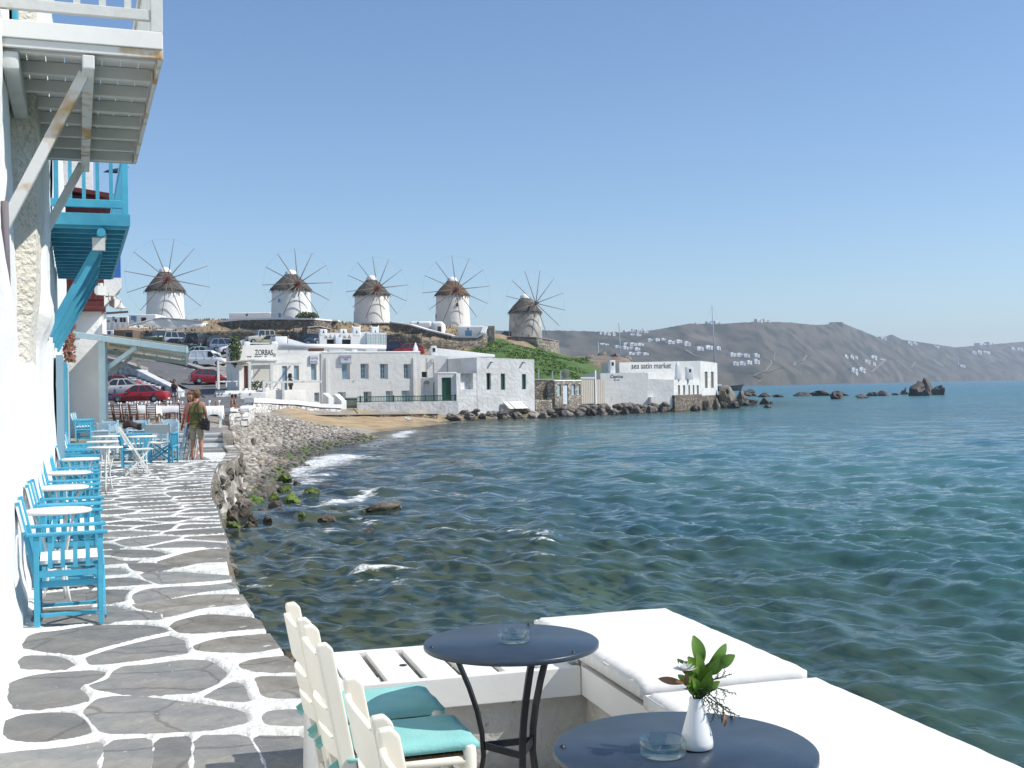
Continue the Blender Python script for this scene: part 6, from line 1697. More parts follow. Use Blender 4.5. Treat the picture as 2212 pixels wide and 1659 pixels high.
def sign(fac, label, x0, y0, x1, y1, rows):
    u0, u1, z0, z1_ = fac.rect(x0, y0, x1, y1)
    t = thing('shop_sign', label, 'sign', fac.root.matrix_basis @ Vector((0, 0, 0)), fac.rz); t.location = fac.A
    b = B(); b.box(u0, u1, -.16, -.10, z0, z1_); b.obj('sign_board', mat('pale blue sign board', (0.52, 0.58, 0.66), 0.6), t)
    b = B(); b.box(u0 - .03, u1 + .03, -.14, -.02, z0 - .04, z0 - .002); b.box(u0 - .03, u1 + .03, -.14, -.02, z1_ + .002, z1_ + .04); b.obj('sign_frame', m_woodblue, t)
    for s_, fx, fz, sz, mt in rows: text(s_, sz * (z1_ - z0), mt, t, (u0 + fx * (u1 - u0), -.163, z0 + fz * (z1_ - z0)), xs=1.0, ext=.004, off=.004)
    return t
m_redp = mat('red lettering', (0.42, 0.03, 0.03), 0.7); m_whp = mat('white lettering', (0.8, 0.8, 0.8), 0.7); m_blp = mat('blue lettering', (0.05, 0.09, 0.3), 0.7)
sign(f1, 'red and white lettered sign over the shuttered window of the long house', 735, 768.2, 758.4, 784.2, [('TICKETS', .03, .62, .36, m_redp), ('FAX', .32, .36, .28, m_blp), ('ISLANDS', .06, .06, .34, m_whp)])
# green railing, its wall and the gates
f1b = Fac('railing', 'dark green timber railing on the white wall before the long house', 'railing', 772, 99.5, 987, 101.6, 887)
zt_, zb_ = f1b.at(880, 855)[1], f1b.at(880, 868)[1]
b = B(); b.box(0, f1b.len, -.05, .05, zt_ - .07, zt_); b.obj('top_rail', m_greenp, f1b.root); b = B(); b.box(0, f1b.len, -.03, .03, zb_ + .05, zb_ + .11); b.obj('bottom_rail', m_greenp, f1b.root)
b = B(); b.box(-.022, .022, -.015, .015, zb_ + .08, zt_ - .06); pm = b.mesh('baluster', m_greenp)
npk = 64
for i in range(npk): new('baluster', pm, f1b.root, (f1b.len * (i + .5) / npk, 0, 0))
for u in (0.03, .36, .68, 0.985): b = B(); b.box(u * f1b.len - .05, u * f1b.len + .05, -.051, .051, zb_ - .05, zt_ + .08); b.obj('post', m_greenp, f1b.root)
gw_ = Fac('garden_wall', 'peeling white garden wall under the green railing', 'wall', 772, 99.4, 990, 101.5, 889)
gw_.wall(0, gw_.len, -.4, gw_.at(880, 868)[1], .35, [], m_plaster_old)
for (x0, x1, lab) in ((709.9, 722, 'narrow dark green gate between stepped white walls'), (745, 772, 'wide dark green picket gate beside the railing')):
    g = Fac('garden_gate', lab, 'gate', x0, 100, x1, 100, 885)
    y0, y1 = (855, 875) if x0 < 720 else (859, 882)
    _, _, z0, zz = g.rect(x0, y0, x1, y1); n = 5 if x0 < 720 else 11
    for i in range(n): b = B(); w = g.len / n; b.box(w * i + .012, w * (i + 1) - .012, -.02, .02, z0, zz - (0 if n == 5 else .12 * (1 - abs(i - n / 2) / n * 2) * 0)); b.obj('picket', m_greenp, g.root)
    for z in (z0 + .12, zz - .15): b = B(); b.box(0, g.len, .022, .05, z - .04, z + .04); b.obj('gate_rail', m_greenp, g.root)
for (xa, xb, ya, yb_, yc, lab) in ((697.5, 710, 849, 858, 886, 'stepped white wall left of the narrow green gate'), (722.5, 738, 851, 866, 886, 'stepped white wall right of the narrow green gate')):
    g = Fac('stepped_wall', lab, 'wall', xa, 100.4, xb, 99.6, yc)
    z0 = 0; za = g.at(xa, ya)[1]; zc = g.at(xb, yb_)[1]
    g.wall(0, g.len, -.3, za, .5, [], m_plaster, ztop2=zc)
# ---------------- bar with the painted name board
f2 = Fac('beach_bar', 'white beach bar with a black lettered parapet reading ZORBAS', 'bar', 517, 99.5, 696, 103, 868)
zr = f2.at(640, 769)[1]; zp = f2.at(517, 746)[1]; zp2 = f2.at(598, 744)[1]; uz = f2.at(598.4, 760)[0]
hs = [f2.rect(609.8, 790.5, 620.4, 843), f2.rect(634.8, 789.5, 646, 821), f2.rect(672, 786.6, 683.7, 821), f2.rect(643, 848.5, 651.5, 868), f2.rect(679, 848, 690, 868)]
f2.wall(uz, f2.len, -.4, zr, 4, hs, m_plaster_far, ztop2=f2.at(694, 764)[1])
dh = f2.rect(526.4, 789.5, 536, 838.5)
f2.wall(0, uz - .003, -.4, zp, 4, [dh], m_plaster_far, ztop2=zp2, name='bar_wall', y=-.06)
f2.leaf(dh, m_wood, boards=2, y=-.06)
for k, r in enumerate(hs): (f2.leaf(r, m_woodblue) if k in (0, 3) else f2.window(r, m_woodblue, m_woodblue if k != 4 else m_pane, cols=2, rows=2, part=.75))
u0, z0 = f2.at(552, 769); uE = f2.at(578, 769)[0]
o = text('ZORBAS', f2.at(560, 752)[1] - f2.at(560, 769)[1], m_letter, f2.root, (f2.at(550.5, 766.5)[0], -.07, f2.at(560, 767)[1]), xs=0.62, ext=.006, name='lettering', off=.004)
for (x, s_) in ((533, 'SNACKS'), (549, 'RESTAURANT'), (571, 'BAR')): text(s_, .13, m_letter, f2.root, (f2.at(x, 771)[0], -.07, f2.at(x, 771.5)[1]), xs=.8, ext=.004, name='lettering', off=.002)
f2.box('poster', 590, 763, 595, 770, -.085, -.062, m_concrete)
f2.box('awning_box', 546, 776.5, 597, 780.5, -.45, -.065, m_offwhite, bevel=.03)
f2.box('wall_panel', 548, 788, 586, 826, -.09, -.062, mat('pale buff wall', (0.55, 0.52, 0.46), 0.9))
f2.box('cable', 693.5, 760, 695.5, 870, -.09, -.012, m_offwhite)
sign(f2, 'small red lettered sign beside the bar windows', 668.6, 769.4, 685.4, 785, [('HOTEL', .06, .58, .36, m_redp), ('BOATS', .08, .12, .30, m_blp)])
# upper and lower pergola frames of the bar, terrace slab
def frame(label, posts, beams, yoff):
    t = thing('pergola', label, 'pergola', f2.A, f2.rz)
    for (x, y0, y1, w) in posts:
        u, _ = f2.at(x, y0, -yoff); z0_ = f2.at(x, y1, -yoff)[1]; z1_ = f2.at(x, y0, -yoff)[1]
        b = B(); b.box(u - w / 2, u + w / 2, -yoff - w / 2, -yoff + w / 2, z0_, z1_); b.obj('post', m_offwhite, t)
    for (x0, ya, x1, yb_, h) in beams:
        ua, za = f2.at(x0, ya, -yoff); ub, zb2 = f2.at(x1, yb_, -yoff)
        b = B(); b.bar((ua, -yoff - .003, za), (ub, -yoff - .003, zb2), .16, h); b.obj('beam', m_offwhite, t)
    return t
pg = frame('white timber pergola frame over the bar terrace', [(538.5, 786, 843, .22), (585.5, 784, 843, .22)], [(536, 787, 649, 785, .16)], 2.3)
for x in (538.5, 585.5, 648):
    u, z = f2.at(x, 785.5, -2.3); b = B(); b.box(u - .06, u + .06, -2.2, -.08, z - .06, z + .06); b.obj('rafter', m_offwhite, pg)
frame('lower white timber frame over the beach level of the bar', [(569.6, 827, 869, .24), (611.0, 827, 870, .2)], [(567, 825.6, 694, 824.2, .18)], 3.4)
frame('white handrail of the bar beside the red hatchback', [(467, 823, 838, .12), (489, 823, 836, .10), (511, 823, 836, .10)], [(466, 824.5, 514, 823.5, .10)], 1.2)
rd = thing('reed_awning', 'ragged reed awning on a white post beside the bar', 'awning', f2.A, f2.rz)
ua, za = f2.at(486, 783.5, -1.5); ub, zb2 = f2.at(545, 778.5, -1.5)
for k in range(14):
    b = B(); y = -1.6 + k * .13; b.bar((ua + random.uniform(-.2, .2), y, za + random.uniform(-.05, .05)), (ub + random.uniform(-.1, .1), y, zb2 + random.uniform(-.05, .05)), .11, .07); b.obj('reed', m_reed, rd)
u, z0_ = f2.at(472, 841, -1.5); z1_ = f2.at(472, 779, -1.5)[1]; b = B(); b.box(u - .09, u + .09, -1.59, -1.41, z0_, z1_); b.obj('post', m_offwhite, rd)
b = B(); b.bar((u, -1.5, z1_ - .2), (ua, -1.5, za), .1, .1); b.obj('beam', m_offwhite, rd)
tb_ = thing('bar_terrace', 'white walled terrace of the bar with round vents', 'terrace', f2.A, f2.rz)
u0, u1 = f2.at(486, 856, -3.2)[0], f2.at(660, 856, -3.2)[0]; zz = f2.at(560, 843, -3.2)[1]
b = B(); b.box(u0, u1, -3.2, -.07, -.6, zz); b.obj('terrace_slab', m_plaster_far, tb_, bevel=.05)
u0w, zw = f2.at(466, 849, -3.9); b = B(); b.box(u0w, f2.at(575, 850, -3.9)[0], -3.9, -3.21, -.8, f2.at(520, 847.8, -3.9)[1]); b.obj('parapet', m_plaster_old, tb_, bevel=.1, seg=3)
b = B(); b.tube([(u0w - .1, -4.3, zw - .9), (u0w + .5, -4.3, zw - .75), (u0w + 1.2, -4.2, zw - .9)], [.35, .45, .3], 12); b.obj('end_bollard', m_plaster, tb_)
for x in (473, 480, 497, 518, 541): u, z = f2.at(x, 850.5, -3.9); b = B(); b.tube([(u, -3.95, z), (u, -3.89, z)], .08, 8); b.obj('vent', m_concrete, tb_)
# plants and scooter on the bar terrace
def bush(label, c, sx, sy, sz, n, mt, leafs=.09, kind='shrub', name='shrub', trunk=True):
    t = thing(name, label, kind, c)
    b = B(); rr = random.Random(int(abs(c[0]) * 31 + n))
    for i in range(n):
        while True:
            q = Vector((rr.uniform(-1, 1), rr.uniform(-1, 1), rr.uniform(-1, 1)))
            if 0.25 < q.length < 1 + .25 * mnoise.noise(q * 2.2): break
        q = Vector((q.x * sx, q.y * sy, sz + q.z * sz)); a = Vector((rr.uniform(-1, 1), rr.uniform(-1, 1), rr.uniform(-.6, 1))).normalized(); e = a.orthogonal().normalized()
        l = leafs * rr.uniform(.6, 1.4); b.add([q - a * l, q + e * l * .6, q + a * l, q - e * l * .6], [(0, 1, 2, 3)])
    o = b.obj('foliage', mt, t); o['kind'] = 'stuff'
    if trunk:
        b = B()
        for k in range(3): b.tube([(0, 0, -.1), (rr.uniform(-.4, .4) * sx, rr.uniform(-.4, .4) * sy, sz * .9), (rr.uniform(-.7, .7) * sx, rr.uniform(-.5, .5) * sy, sz * 1.6)], [.05, .035, .015], 5)
        b.obj('stem', m_spar, t)
    return t
m_fol = mat('grey green foliage', (0.055, 0.075, 0.035), 0.8, (0.10, 0.12, 0.05), 3); m_fol2 = mat('olive green foliage', (0.075, 0.115, 0.030), 0.8, (0.045, 0.065, 0.02), 3)
q = f2.root.location
def f2p(x, y, off): u, z = f2.at(x, y, -off); return f2.A + f2.e * u - f2.n * off + Vector((0, 0, z))
bush('dark potted plants along the bar terrace under the pergola', f2p(556, 843, 2.0), 1.0, .4, .42, 420, m_fol, .08, 'plant', 'potted_plant')
bush('green climbing bush at the left end of the bar parapet', f2p(508, 792, .1), .55, .5, 1.35, 700, m_fol2, .10, 'bush', 'climbing_bush')
sc_ = thing('scooter', 'dark scooter with a raised windscreen parked under the bar windows', 'scooter', f2p(628, 842, 1.0), f2.rz + R(78))
for x in (-.6, .6): b = B(); b.lathe([(.12, -.05), (.24, -.05), (.26, 0), (.24, .05), (.12, .05)], 14, T=Matrix.Translation((x, 0, .26)) @ Matrix.Rotation(R(90), 4, 'X')); b.obj('wheel', m_rubber, sc_)
b = B(); b.hexa([(-.75, -.15, .35), (.35, -.12, .28), (.35, .12, .28), (-.75, .15, .35), (-.8, -.15, .78), (-.1, -.13, .72), (-.1, .13, .72), (-.8, .15, .78)]); b.obj('body', m_bumper, sc_, bevel=.05)
b = B(); b.hexa([(.3, -.18, .3), (.55, -.15, .3), (.55, .15, .3), (.3, .18, .3), (.35, -.15, 1.0), (.5, -.12, 1.0), (.5, .12, 1.0), (.35, .15, 1.0)]); b.obj('leg_shield', m_bumper, sc_, bevel=.04)
b = B(); b.tube([(.38, -.33, 1.08), (.42, 0, 1.02), (.38, .33, 1.08)], .02, 6); b.obj('handlebar', m_bumper, sc_); b = B(); b.box(-.75, -.05, -.14, .14, .783, .85); b.obj('seat', m_black, sc_, bevel=.03)
b = B(); b.hexa([(.46, -.2, 1.02), (.48, -.2, 1.02), (.48, .2, 1.02), (.46, .2, 1.02), (.36, -.14, 1.4), (.38, -.14, 1.4), (.38, .14, 1.4), (.36, .14, 1.4)]); b.obj('windscreen', m_carglass, sc_)
# ---------------- beach side rubble wall with white cap
def rubble(label, pts, th, mt, cap=None, cap_h=.10, name='stone_wall', cat='wall', base=1.2, group=None, lump=.06):
    """pts: (x, ytop, ybottom, d) along the wall"""
    top = [P(x, y, d) for x, y, yb, d in pts]; bot = [P(x, yb, d) for x, y, yb, d in pts]
    t = thing(name, label, cat, top[0], 0, group); o = top[0]
    T, Bt = [], []
    for i in range(len(pts) - 1):
        n = max(1, int((top[i + 1] - top[i]).length / .5))
        for k in range(n): T.append(top[i].lerp(top[i + 1], k / n)); Bt.append(bot[i].lerp(bot[i + 1], k / n))
    T.append(top[-1]); Bt.append(bot[-1])
    vs, fs = [], []; m = 6
    for i, (a, c) in enumerate(zip(T, Bt)):
        d = (T[min(i + 1, len(T) - 1)] - T[max(i - 1, 0)]); nn = Vector((-d.y, d.x, 0)).normalized()
        if nn.y < 0: nn = -nn
        for j in range(m):
            u = j / (m - 1); z = a.z + (c.z - base * .3 - a.z) * u
            k = mnoise.fractal(Vector((a.x * .9, a.y * .9, z * 1.4)), .8, 2, 3) * lump
            pz = z + (lump * mnoise.noise(Vector((a.x * 1.3, a.y, 4))) if j == 0 else 0)
            p = Vector((a.x, a.y, pz)) - nn * (k + .05 * u); vs.append(p - o)
        vs.append(Vector((a.x, a.y, a.z)) + nn * th - o); vs.append(Vector((a.x, a.y, c.z - base * .3)) + nn * th - o)
    w = m + 2
    for i in range(len(T) - 1):
        for j in range(m - 1): fs.append((i * w + j, i * w + j + 1, (i + 1) * w + j + 1, (i + 1) * w + j))
        fs.append((i * w, (i + 1) * w, (i + 1) * w + m, i * w + m)); fs.append((i * w + m, (i + 1) * w + m, (i + 1) * w + m + 1, i * w + m + 1))
    for i in (0, len(T) - 1): fs.append(tuple(i * w + j for j in range(m)) + (i * w + m + 1, i * w + m))
    b = B(); b.add(vs, fs, 0, True); b.obj('wall_face', mt, t)
    if cap:
        b = B()
        for i in range(len(T) - 1):
            a, c = T[i] - o, T[i + 1] - o; d = c - a; nn = Vector((-d.y, d.x, 0)).normalized()
            if nn.y < 0: nn = -nn
            z_ = Vector((0, 0, cap_h)); f_, g_ = a - nn * .10, a + nn * (th + .05); h_, k_ = c - nn * .10, c + nn * (th + .05)
            b.add([f_, h_, k_, g_, f_ + z_, h_ + z_, k_ + z_, g_ + z_], [(4, 5, 6, 7), (0, 1, 5, 4), (2, 3, 7, 6), (1, 2, 6, 5), (3, 0, 4, 7)], 0, False)
        b.obj('coping', cap, t)
    return t
rubble('low half whitewashed rubble wall with a white cap behind the beach', [(531, 870, 884, 79), (575, 871, 888, 86), (640, 874, 888, 94), (690, 880, 889, 97), (737, 882, 889, 98.5)], .5, m_rubble_w, m_plaster, .32)
rubble('white rubble wall end where the boys sit', [(494, 889, 904, 61), (511, 888.5, 905, 62), (528, 881, 893, 70)], .6, m_rubble_w, m_plaster, .14)
rubble('crumbling stone ledge at the head of the beach', [(508, 893.5, 900, 72), (545, 892, 899, 76), (560, 893, 900, 79)], .8, m_concrete, None)
rubble('row of dark kerb stones along the back of the sand', [(560, 897, 903, 84), (640, 897, 902, 88), (760, 896, 902, 92), (880, 895, 903, 95), (945, 894, 905, 98)], .6, m_rubble, m_concrete, .08, lump=.18)
# ---------------- houses right of the long one
f3 = Fac('courtyard_house', 'plain white house with an arched doorway and a green door', 'house', 909.5, 107.5, 1031, 108.5, 885)
f3.wall(0, f3.len, -.3, f3.at(912, 766.5)[1], 6, [f3.rect(911, 803, 922, 815)], m_plaster_far, ztop2=f3.at(1030, 771.5)[1])
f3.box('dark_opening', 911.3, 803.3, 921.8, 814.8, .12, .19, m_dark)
for x in (922, 937, 966): f3.box('cable', x, 774, x + .6, 815, -.03, -.004, m_concrete)
f3.box('meter_box', 932, 774, 937.5, 783, -.16, -.004, m_offwhite)
u0, u1, z0, z1 = f3.rect(935, 756, 1070, 772, 1.5)
b = B(); b.hexa([(u0, 1.6, z0), (u1, 1.6, z0), (u1, 4.5, z0), (u0, 4.5, z0), (u0, 1.6, z1 + .25), (u1, 1.6, z1 - .45), (u1, 4.5, z1 - .45), (u0, 4.5, z1 + .25)]); b.obj('roof_parapet', m_plaster, f3.root, bevel=.1)
def chimney(fac, x0, y0, x1, y1, off, label=None, pointed=False):
    u0, u1, z0, z1 = fac.rect(x0, y0, x1, y1, off); b = B()
    if pointed: b.hexa([(u0, off, z0), (u1, off, z0), (u1, off + .5, z0), (u0, off + .5, z0), (u0 + .08, off + .08, z1), (u1 - .08, off + .08, z1), (u1 - .08, off + .42, z1), (u0 + .08, off + .42, z1)])
    else: b.box(u0, u1, off, off + .5, z0, z1)
    o = b.obj('chimney', m_plaster, fac.root, bevel=.05)
    if pointed:
        um = (u0 + u1) / 2; b = B(); b.hexa([(u0 + .1, off + .1, z1 - .02), (u1 - .1, off + .1, z1 - .02), (u1 - .1, off + .4, z1 - .02), (u0 + .1, off + .4, z1 - .02), (um - .03, off + .23, z1 + .35), (um + .03, off + .23, z1 + .35), (um + .03, off + .27, z1 + .35), (um - .03, off + .27, z1 + .35)]); b.obj('chimney_top', m_plaster, o)
    else:
        um = (u0 + u1) / 2; b = B(); b.box(um - .12, um + .12, off - .012, off + .02, z1 - .55, z1 - .2); b.obj('smoke_hole', m_dark, o)
    return o
chimney(f3, 931.5, 747, 943.5, 775, .4); chimney(f1, 893.5, 748, 904.5, 760, 4.5, pointed=True)
f3c = Fac('arched_wall', 'low white courtyard wall with an arched niche and a blue arched door', 'wall', 909.5, 104.2, 948, 104.2, 888)
z1 = f3c.at(930, 816)[1]; f3c.wall(0, f3c.len, -.3, z1, .4, [f3c.rect(914.5, 829, 928.5, 849), f3c.rect(936, 829, 946, 872)], m_plaster_far)
for (x0, x1, y0, mt, y2) in ((914.5, 928.5, 822, m_plaster_far, 849), (936, 946, 822, m_woodblue, 872)):
    u0, u1, za, zb = f3c.rect(x0, 829, x1, y2); um = (u0 + u1) / 2; r_ = (u1 - u0) / 2
    b = B(); vs = [(um + r_ * math.cos(math.pi * k / 10), -.004, zb + r_ * 1.1 * math.sin(math.pi * k / 10)) for k in range(11)]
    b.add(vs, [tuple(range(11))]); b.obj('arch', m_concrete if mt is m_plaster_far else mt, f3c.root)
    if mt is m_woodblue: f3c.leaf((u0, u1, za, zb), mt, boards=2)
f3d = Fac('porch', 'white porch block with a tall dark green door', 'porch', 946.5, 102.6, 987.5, 103, 887)
dg = f3d.rect(954.5, 815.4, 974.7, 866); z1 = f3d.at(965, 805.5)[1]
f3d.wall(0, f3d.len, -.3, z1, 2, [dg], m_plaster_far); f3d.leaf(dg, m_greenp, boards=4); f3d.parapet(0, f3d.len, z1 - .06, 2, m_plaster_far)
f4 = Fac('white_house', 'weathered white house on the rocks with three tall dark green windows', 'house', 987, 102.8, 1155.5, 107.6, 884)
uc = f4.at(1030, 800)[0]; wins = [f4.rect(1051, 806, 1060.5, 841.7), f4.rect(1081.8, 807, 1091.4, 842), f4.rect(1127.6, 808, 1136.5, 841)]
f4.wall(uc, f4.len, -.8, f4.at(1030, 772)[1], 6, wins, m_plaster_old, ztop2=f4.at(1155, 776.5)[1], rec=.3)
f4.wall(0, uc - .004, -.8, f4.at(1005, 806)[1], .5, [f4.rect(995, 806.2, 1022, 841)], m_plaster_old, name='low_wall', y=.02, rec=.49)
f4.box('inner_wall', 995.5, 815, 1021.5, 841, .56, .7, m_plaster_far); f4.box('niche', 1000, 823, 1013, 840, .52, .555, m_concrete)
for i, r in enumerate(wins):
    a, c, e, f_ = r
    b = B(); b.box(a + .01, c - .01, .25, .29, e + .01, f_ - .01); o = b.obj('window', m_greenp if i else m_dark, f4.root)
    b = B(); b.box(a + .02, a + (c - a) * (.45 if i == 0 else .96), .16, .2, e + .03, f_ - .03); b.obj('shutter', m_greenp, o)
for x in (1060, 1129): u, z = f4.at(x, 783); b = B(); b.box(u - .06, u + .06, -.3, -.005, z - .06, z + .06); b.obj('rain_spout', m_concrete, f4.root)
cr = thing('pallet', 'white slatted panel leaning against the foot of the weathered house', 'panel', f4.A, f4.rz)
u0, z0 = f4.at(1098, 883, -.6); u1 = f4.at(1146, 883, -.6)[0]; zt2 = f4.at(1120, 867, -.2)[1]
for k in range(3):
    a_ = z0 + (zt2 - z0) * (k + .03) / 3; c_ = z0 + (zt2 - z0) * (k + .94) / 3; f_ = lambda z: -.65 + .5 * (z - z0) / (zt2 - z0)
    b = B(); b.hexa([(u0 - .12 * k, f_(a_), a_), (u1 - .12 * k, f_(a_), a_), (u1 - .12 * k, f_(a_) + .03, a_), (u0 - .12 * k, f_(a_) + .03, a_), (u0 - .12 * k - .12, f_(c_), c_), (u1 - .12 * k - .12, f_(c_), c_), (u1 - .12 * k - .12, f_(c_) + .03, c_), (u0 - .12 * k - .12, f_(c_) + .03, c_)]); b.obj('board', m_cream, cr)
for x in (.06, .30, .96): u = u0 + (u1 - u0) * x; b = B(); b.bar((u, -.70, z0), (u - .42, -.20, zt2), .09, .05, up=(0, -1, 0)); b.obj('batten', m_white, cr)
# stone house
f5 = Fac('stone_house', 'small rubble stone house with pale blue window and door frames', 'house', 1199, 111.5, 1257, 116.5, 877)
rs = [f5.rect(1203.6, 830, 1211.7, 855), f5.rect(1216.5, 830, 1228, 874), f5.rect(1234.7, 830, 1242.4, 853), f5.rect(1247, 830, 1253.5, 853)]
zz = f5.at(1225, 822.5)[1]; f5.wall(0, f5.len, -.5, zz, 4, rs, m_rubble_l); f5.parapet(0, f5.len, zz, 4, m_plaster, h=.08)
m_pwh = mat('pale blue white joinery', (0.58, 0.64, 0.70), 0.5)
for i, r in enumerate(rs): (f5.leaf(r, m_pwh, boards=2) if i == 1 else f5.window(r, m_pwh, m_panelit, cols=2, rows=2))
f5b = Fac('stone_wing', 'shaded brown stone side wing beside the weathered white house', 'house', 1156, 111, 1198.6, 112.5, 878)
zz = f5b.at(1178, 820)[1]; f5b.wall(0, f5b.len, -.5, zz, 4, [], m_rubble); f5b.parapet(0, f5b.len, zz, 4, m_concrete, h=.06)
rubble('low pale rubble wall at the foot of the stone wing', [(1157, 864, 879, 108.5), (1192, 864, 879, 109.5)], .5, m_rubble_l)
g = Fac('block_chimney', 'bare concrete chimney block behind the stone house', 'chimney', 1216.5, 121, 1231, 121, 824)
b = B(); z1 = g.at(1224, 798)[1]; b.box(0, g.len * .8, 0, .6, 0, z1); b.box(-.15, g.len, -.1, .7, -1, .35); b.obj('block', m_concrete, g.root, bevel=.03)
for k, (x, y0) in enumerate(((1163.5, 797), (1193.5, 801), (1211, 801))):
    p = P(x, y0, 119); q_ = P(x, 824, 119); b = B(); b.bar((0, 0, q_.z - p.z - .8), (0, 0, 0), .12, .12); o = b.obj('fence_post', m_plaster, None, loc=p); tag(o, 'white fence post on the green slope, %s of three' % ('left', 'middle', 'right')[k], 'post', 'white fence posts')
rf = Fac('reed_screen', 'tall cream reed screen between the stone house and the long white hall', 'screen', 1254, 117, 1284, 119, 873)
for (x0, x1, mt_) in ((1254.5, 1284, m_reed), (1288, 1307, m_reed)):
    u0, u1, z0, z1 = rf.rect(x0, 820, x1, 872); n = int((u1 - u0) / .16)
    for i in range(n): b = B(); w = (u1 - u0) / n; y = 0 if i % 2 else .025; b.box(u0 + w * i, u0 + w * (i + 1) - .004, y, y + .05, z0, z1 + random.uniform(-.03, .03)); b.obj('reed_panel', mt_, rf.root)
u0, z0 = rf.at(1286, 873); z1 = rf.at(1286, 800)[1]; b = B(); b.box(u0 - .09, u0 + .09, -.1, .08, z0, z1); b.obj('post', m_plaster, rf.root)
u0, u1, z0, z1 = rf.rect(1253, 816, 1285, 819); b = B(); b.box(u0, u1, -.05, .0, z0, z0 + .06); b.box(u0, u1, -.05, 0, z1, z1 + .06); b.obj('top_rail', m_white, rf.root)
# ---------------- sea hall at the point
f6 = Fac('seaside_hall', 'white hall on the point lettered sea satin market above and Caprice below', 'restaurant', 1298, 120.5, 1455.5, 123, 872)
uE = f6.at(1400.6, 840)[0]
f6.wall(0, uE, -.6, f6.at(1300, 806)[1], 5, [], m_plaster_far, ztop2=f6.at(1398, 805)[1], name='front_wall')
f6.wall(uE + .003, f6.len, -.6, f6.at(1402, 818)[1], 5, [], m_plaster_far, ztop2=f6.at(1455, 821)[1], name='low_wall', y=.05)
f6.box('step_block', 1402, 857, 1412, 871, -.5, .045, m_plaster_far)
text('Caprice', 1.0 * (f6.at(1330, 808)[1] - f6.at(1330, 818.5)[1]), m_letter, f6.root, (f6.at(1317.5, 816)[0], -.012, f6.at(1330, 816.5)[1]), shear=.15, xs=.92, ext=.006)
text('BAR', .16, m_letter, f6.root, (f6.at(1326, 821)[0], -.012, f6.at(1330, 822)[1]), xs=2.2, ext=.004)
chimney(f6, 1318, 778, 1329.5, 808, .5); chimney(f6, 1461, 787, 1473, 820, 1.0, pointed=True); chimney(f6, 1484, 793, 1498, 820, 3.0)
f6.box('roof_parapet', 1399.5, 804, 1425, 819, .8, 1.2, m_plaster, bevel=.1)
f6r = Fac('side_wall', 'x', 'x', 1455.7, 123.05, 1513.5, 131, 884)           # the sunlit flank
del f6r.root['category']; del f6r.root['label']; f6r.root.parent = f6.root
f6r.root.matrix_local = f6.root.matrix_basis.inverted() @ f6r.root.matrix_basis
ws = [f6r.rect(x0, 832, x1, 853) for x0, x1 in ((1464.5, 1469), (1475.5, 1480), (1487, 1490.5), (1496.5, 1500), (1505.3, 1509.4))]
z1 = f6r.at(1485, 820)[1]; zb = f6r.at(1485, 852.5)[1]
f6r.wall(0, f6r.len, zb, z1, 4, ws, m_plaster_old)
f6r.wall(-.12, f6r.len + .1, -1.2, zb - .01, 4.2, [], m_rubble, name='stone_base', y=-.15)
for r in ws: f6r.leaf(r, mat('weathered olive shutter', (0.17, 0.15, 0.09), 0.8) if 'weathered olive shutter' not in MATS else MATS['weathered olive shutter'], 'shutter', boards=2, rec=.2)
f7 = Fac('upper_front', 'x', 'x', 1339, 128, 1513.5, 131.1, 872)
del f7.root['category']; del f7.root['label']; f7.root.parent = f6.root; f7.root.matrix_local = f6.root.matrix_basis.inverted() @ f7.root.matrix_basis
f7.wall(0, f7.len, 0, f7.at(1342, 783)[1], 5, [], m_plaster_far, ztop2=f7.at(1513, 779.5)[1])
o = text('sea satin market', 1.28 * (f7.at(1400, 784)[1] - f7.at(1400, 798)[1]), m_letter, f7.root, (f7.at(1363.5, 796)[0], -.012, f7.at(1400, 796)[1]), shear=.08, xs=.80, ext=.006)
f8 = Fac('end_wall', 'x', 'x', 1513.7, 131.1, 1550.5, 137.5, 872)
del f8.root['category']; del f8.root['label']; f8.root.parent = f6.root; f8.root.matrix_local = f6.root.matrix_basis.inverted() @ f8.root.matrix_basis
ws = [f8.rect(1522.5, 803, 1528.5, 838), f8.rect(1535.8, 803, 1541.6, 838)]
f8.wall(0, f8.len, f8.at(1530, 854)[1], f8.at(1514, 779.5)[1], 5, ws, m_plaster_old, ztop2=f8.at(1550, 784)[1]); f8.wall(-.05, f8.len + .05, -2.2, f8.at(1530, 854)[1] - .01, 5.1, [], m_rubble, name='stone_base', y=-.1)
for r in ws: f8.leaf(r, MATS['weathered olive shutter'], 'shutter', boards=2)
# ---------------- taverna with triangle parapet, roofs behind the bar
f9 = Fac('triangle_taverna', 'white rooftop taverna with a row of triangle holes in its parapet', 'taverna', 691, 117, 779, 118.5, 749)
z1 = f9.at(740, 719)[1]
f9.wall(0, f9.len, -1.5, z1, .5, [f9.rect(706, 733, 722, 747), f9.rect(734, 733, 758, 747)], m_plaster, rec=.3)
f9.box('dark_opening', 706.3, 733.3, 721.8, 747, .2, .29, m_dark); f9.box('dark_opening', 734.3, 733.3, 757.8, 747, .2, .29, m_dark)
f9.box('kiosk', 721, 729.5, 735, 748, -.8, -.01, m_pwh, bevel=.04)
for i, x in enumerate((701.5, 711, 720.5, 731, 741.5, 752)):
    u, z = f9.at(x + 2.7, 731); b = B(); s_ = .2
    b.add([(u - s_, -.012, z), (u + s_, -.012, z), (u, -.012, z + .42), (u - s_, .02, z), (u + s_, .02, z), (u, .02, z + .42)], [(0, 1, 2), (0, 3, 4, 1), (1, 4, 5, 2), (2, 5, 3, 0)]); b.obj('triangle_recess', m_concrete, f9.root)
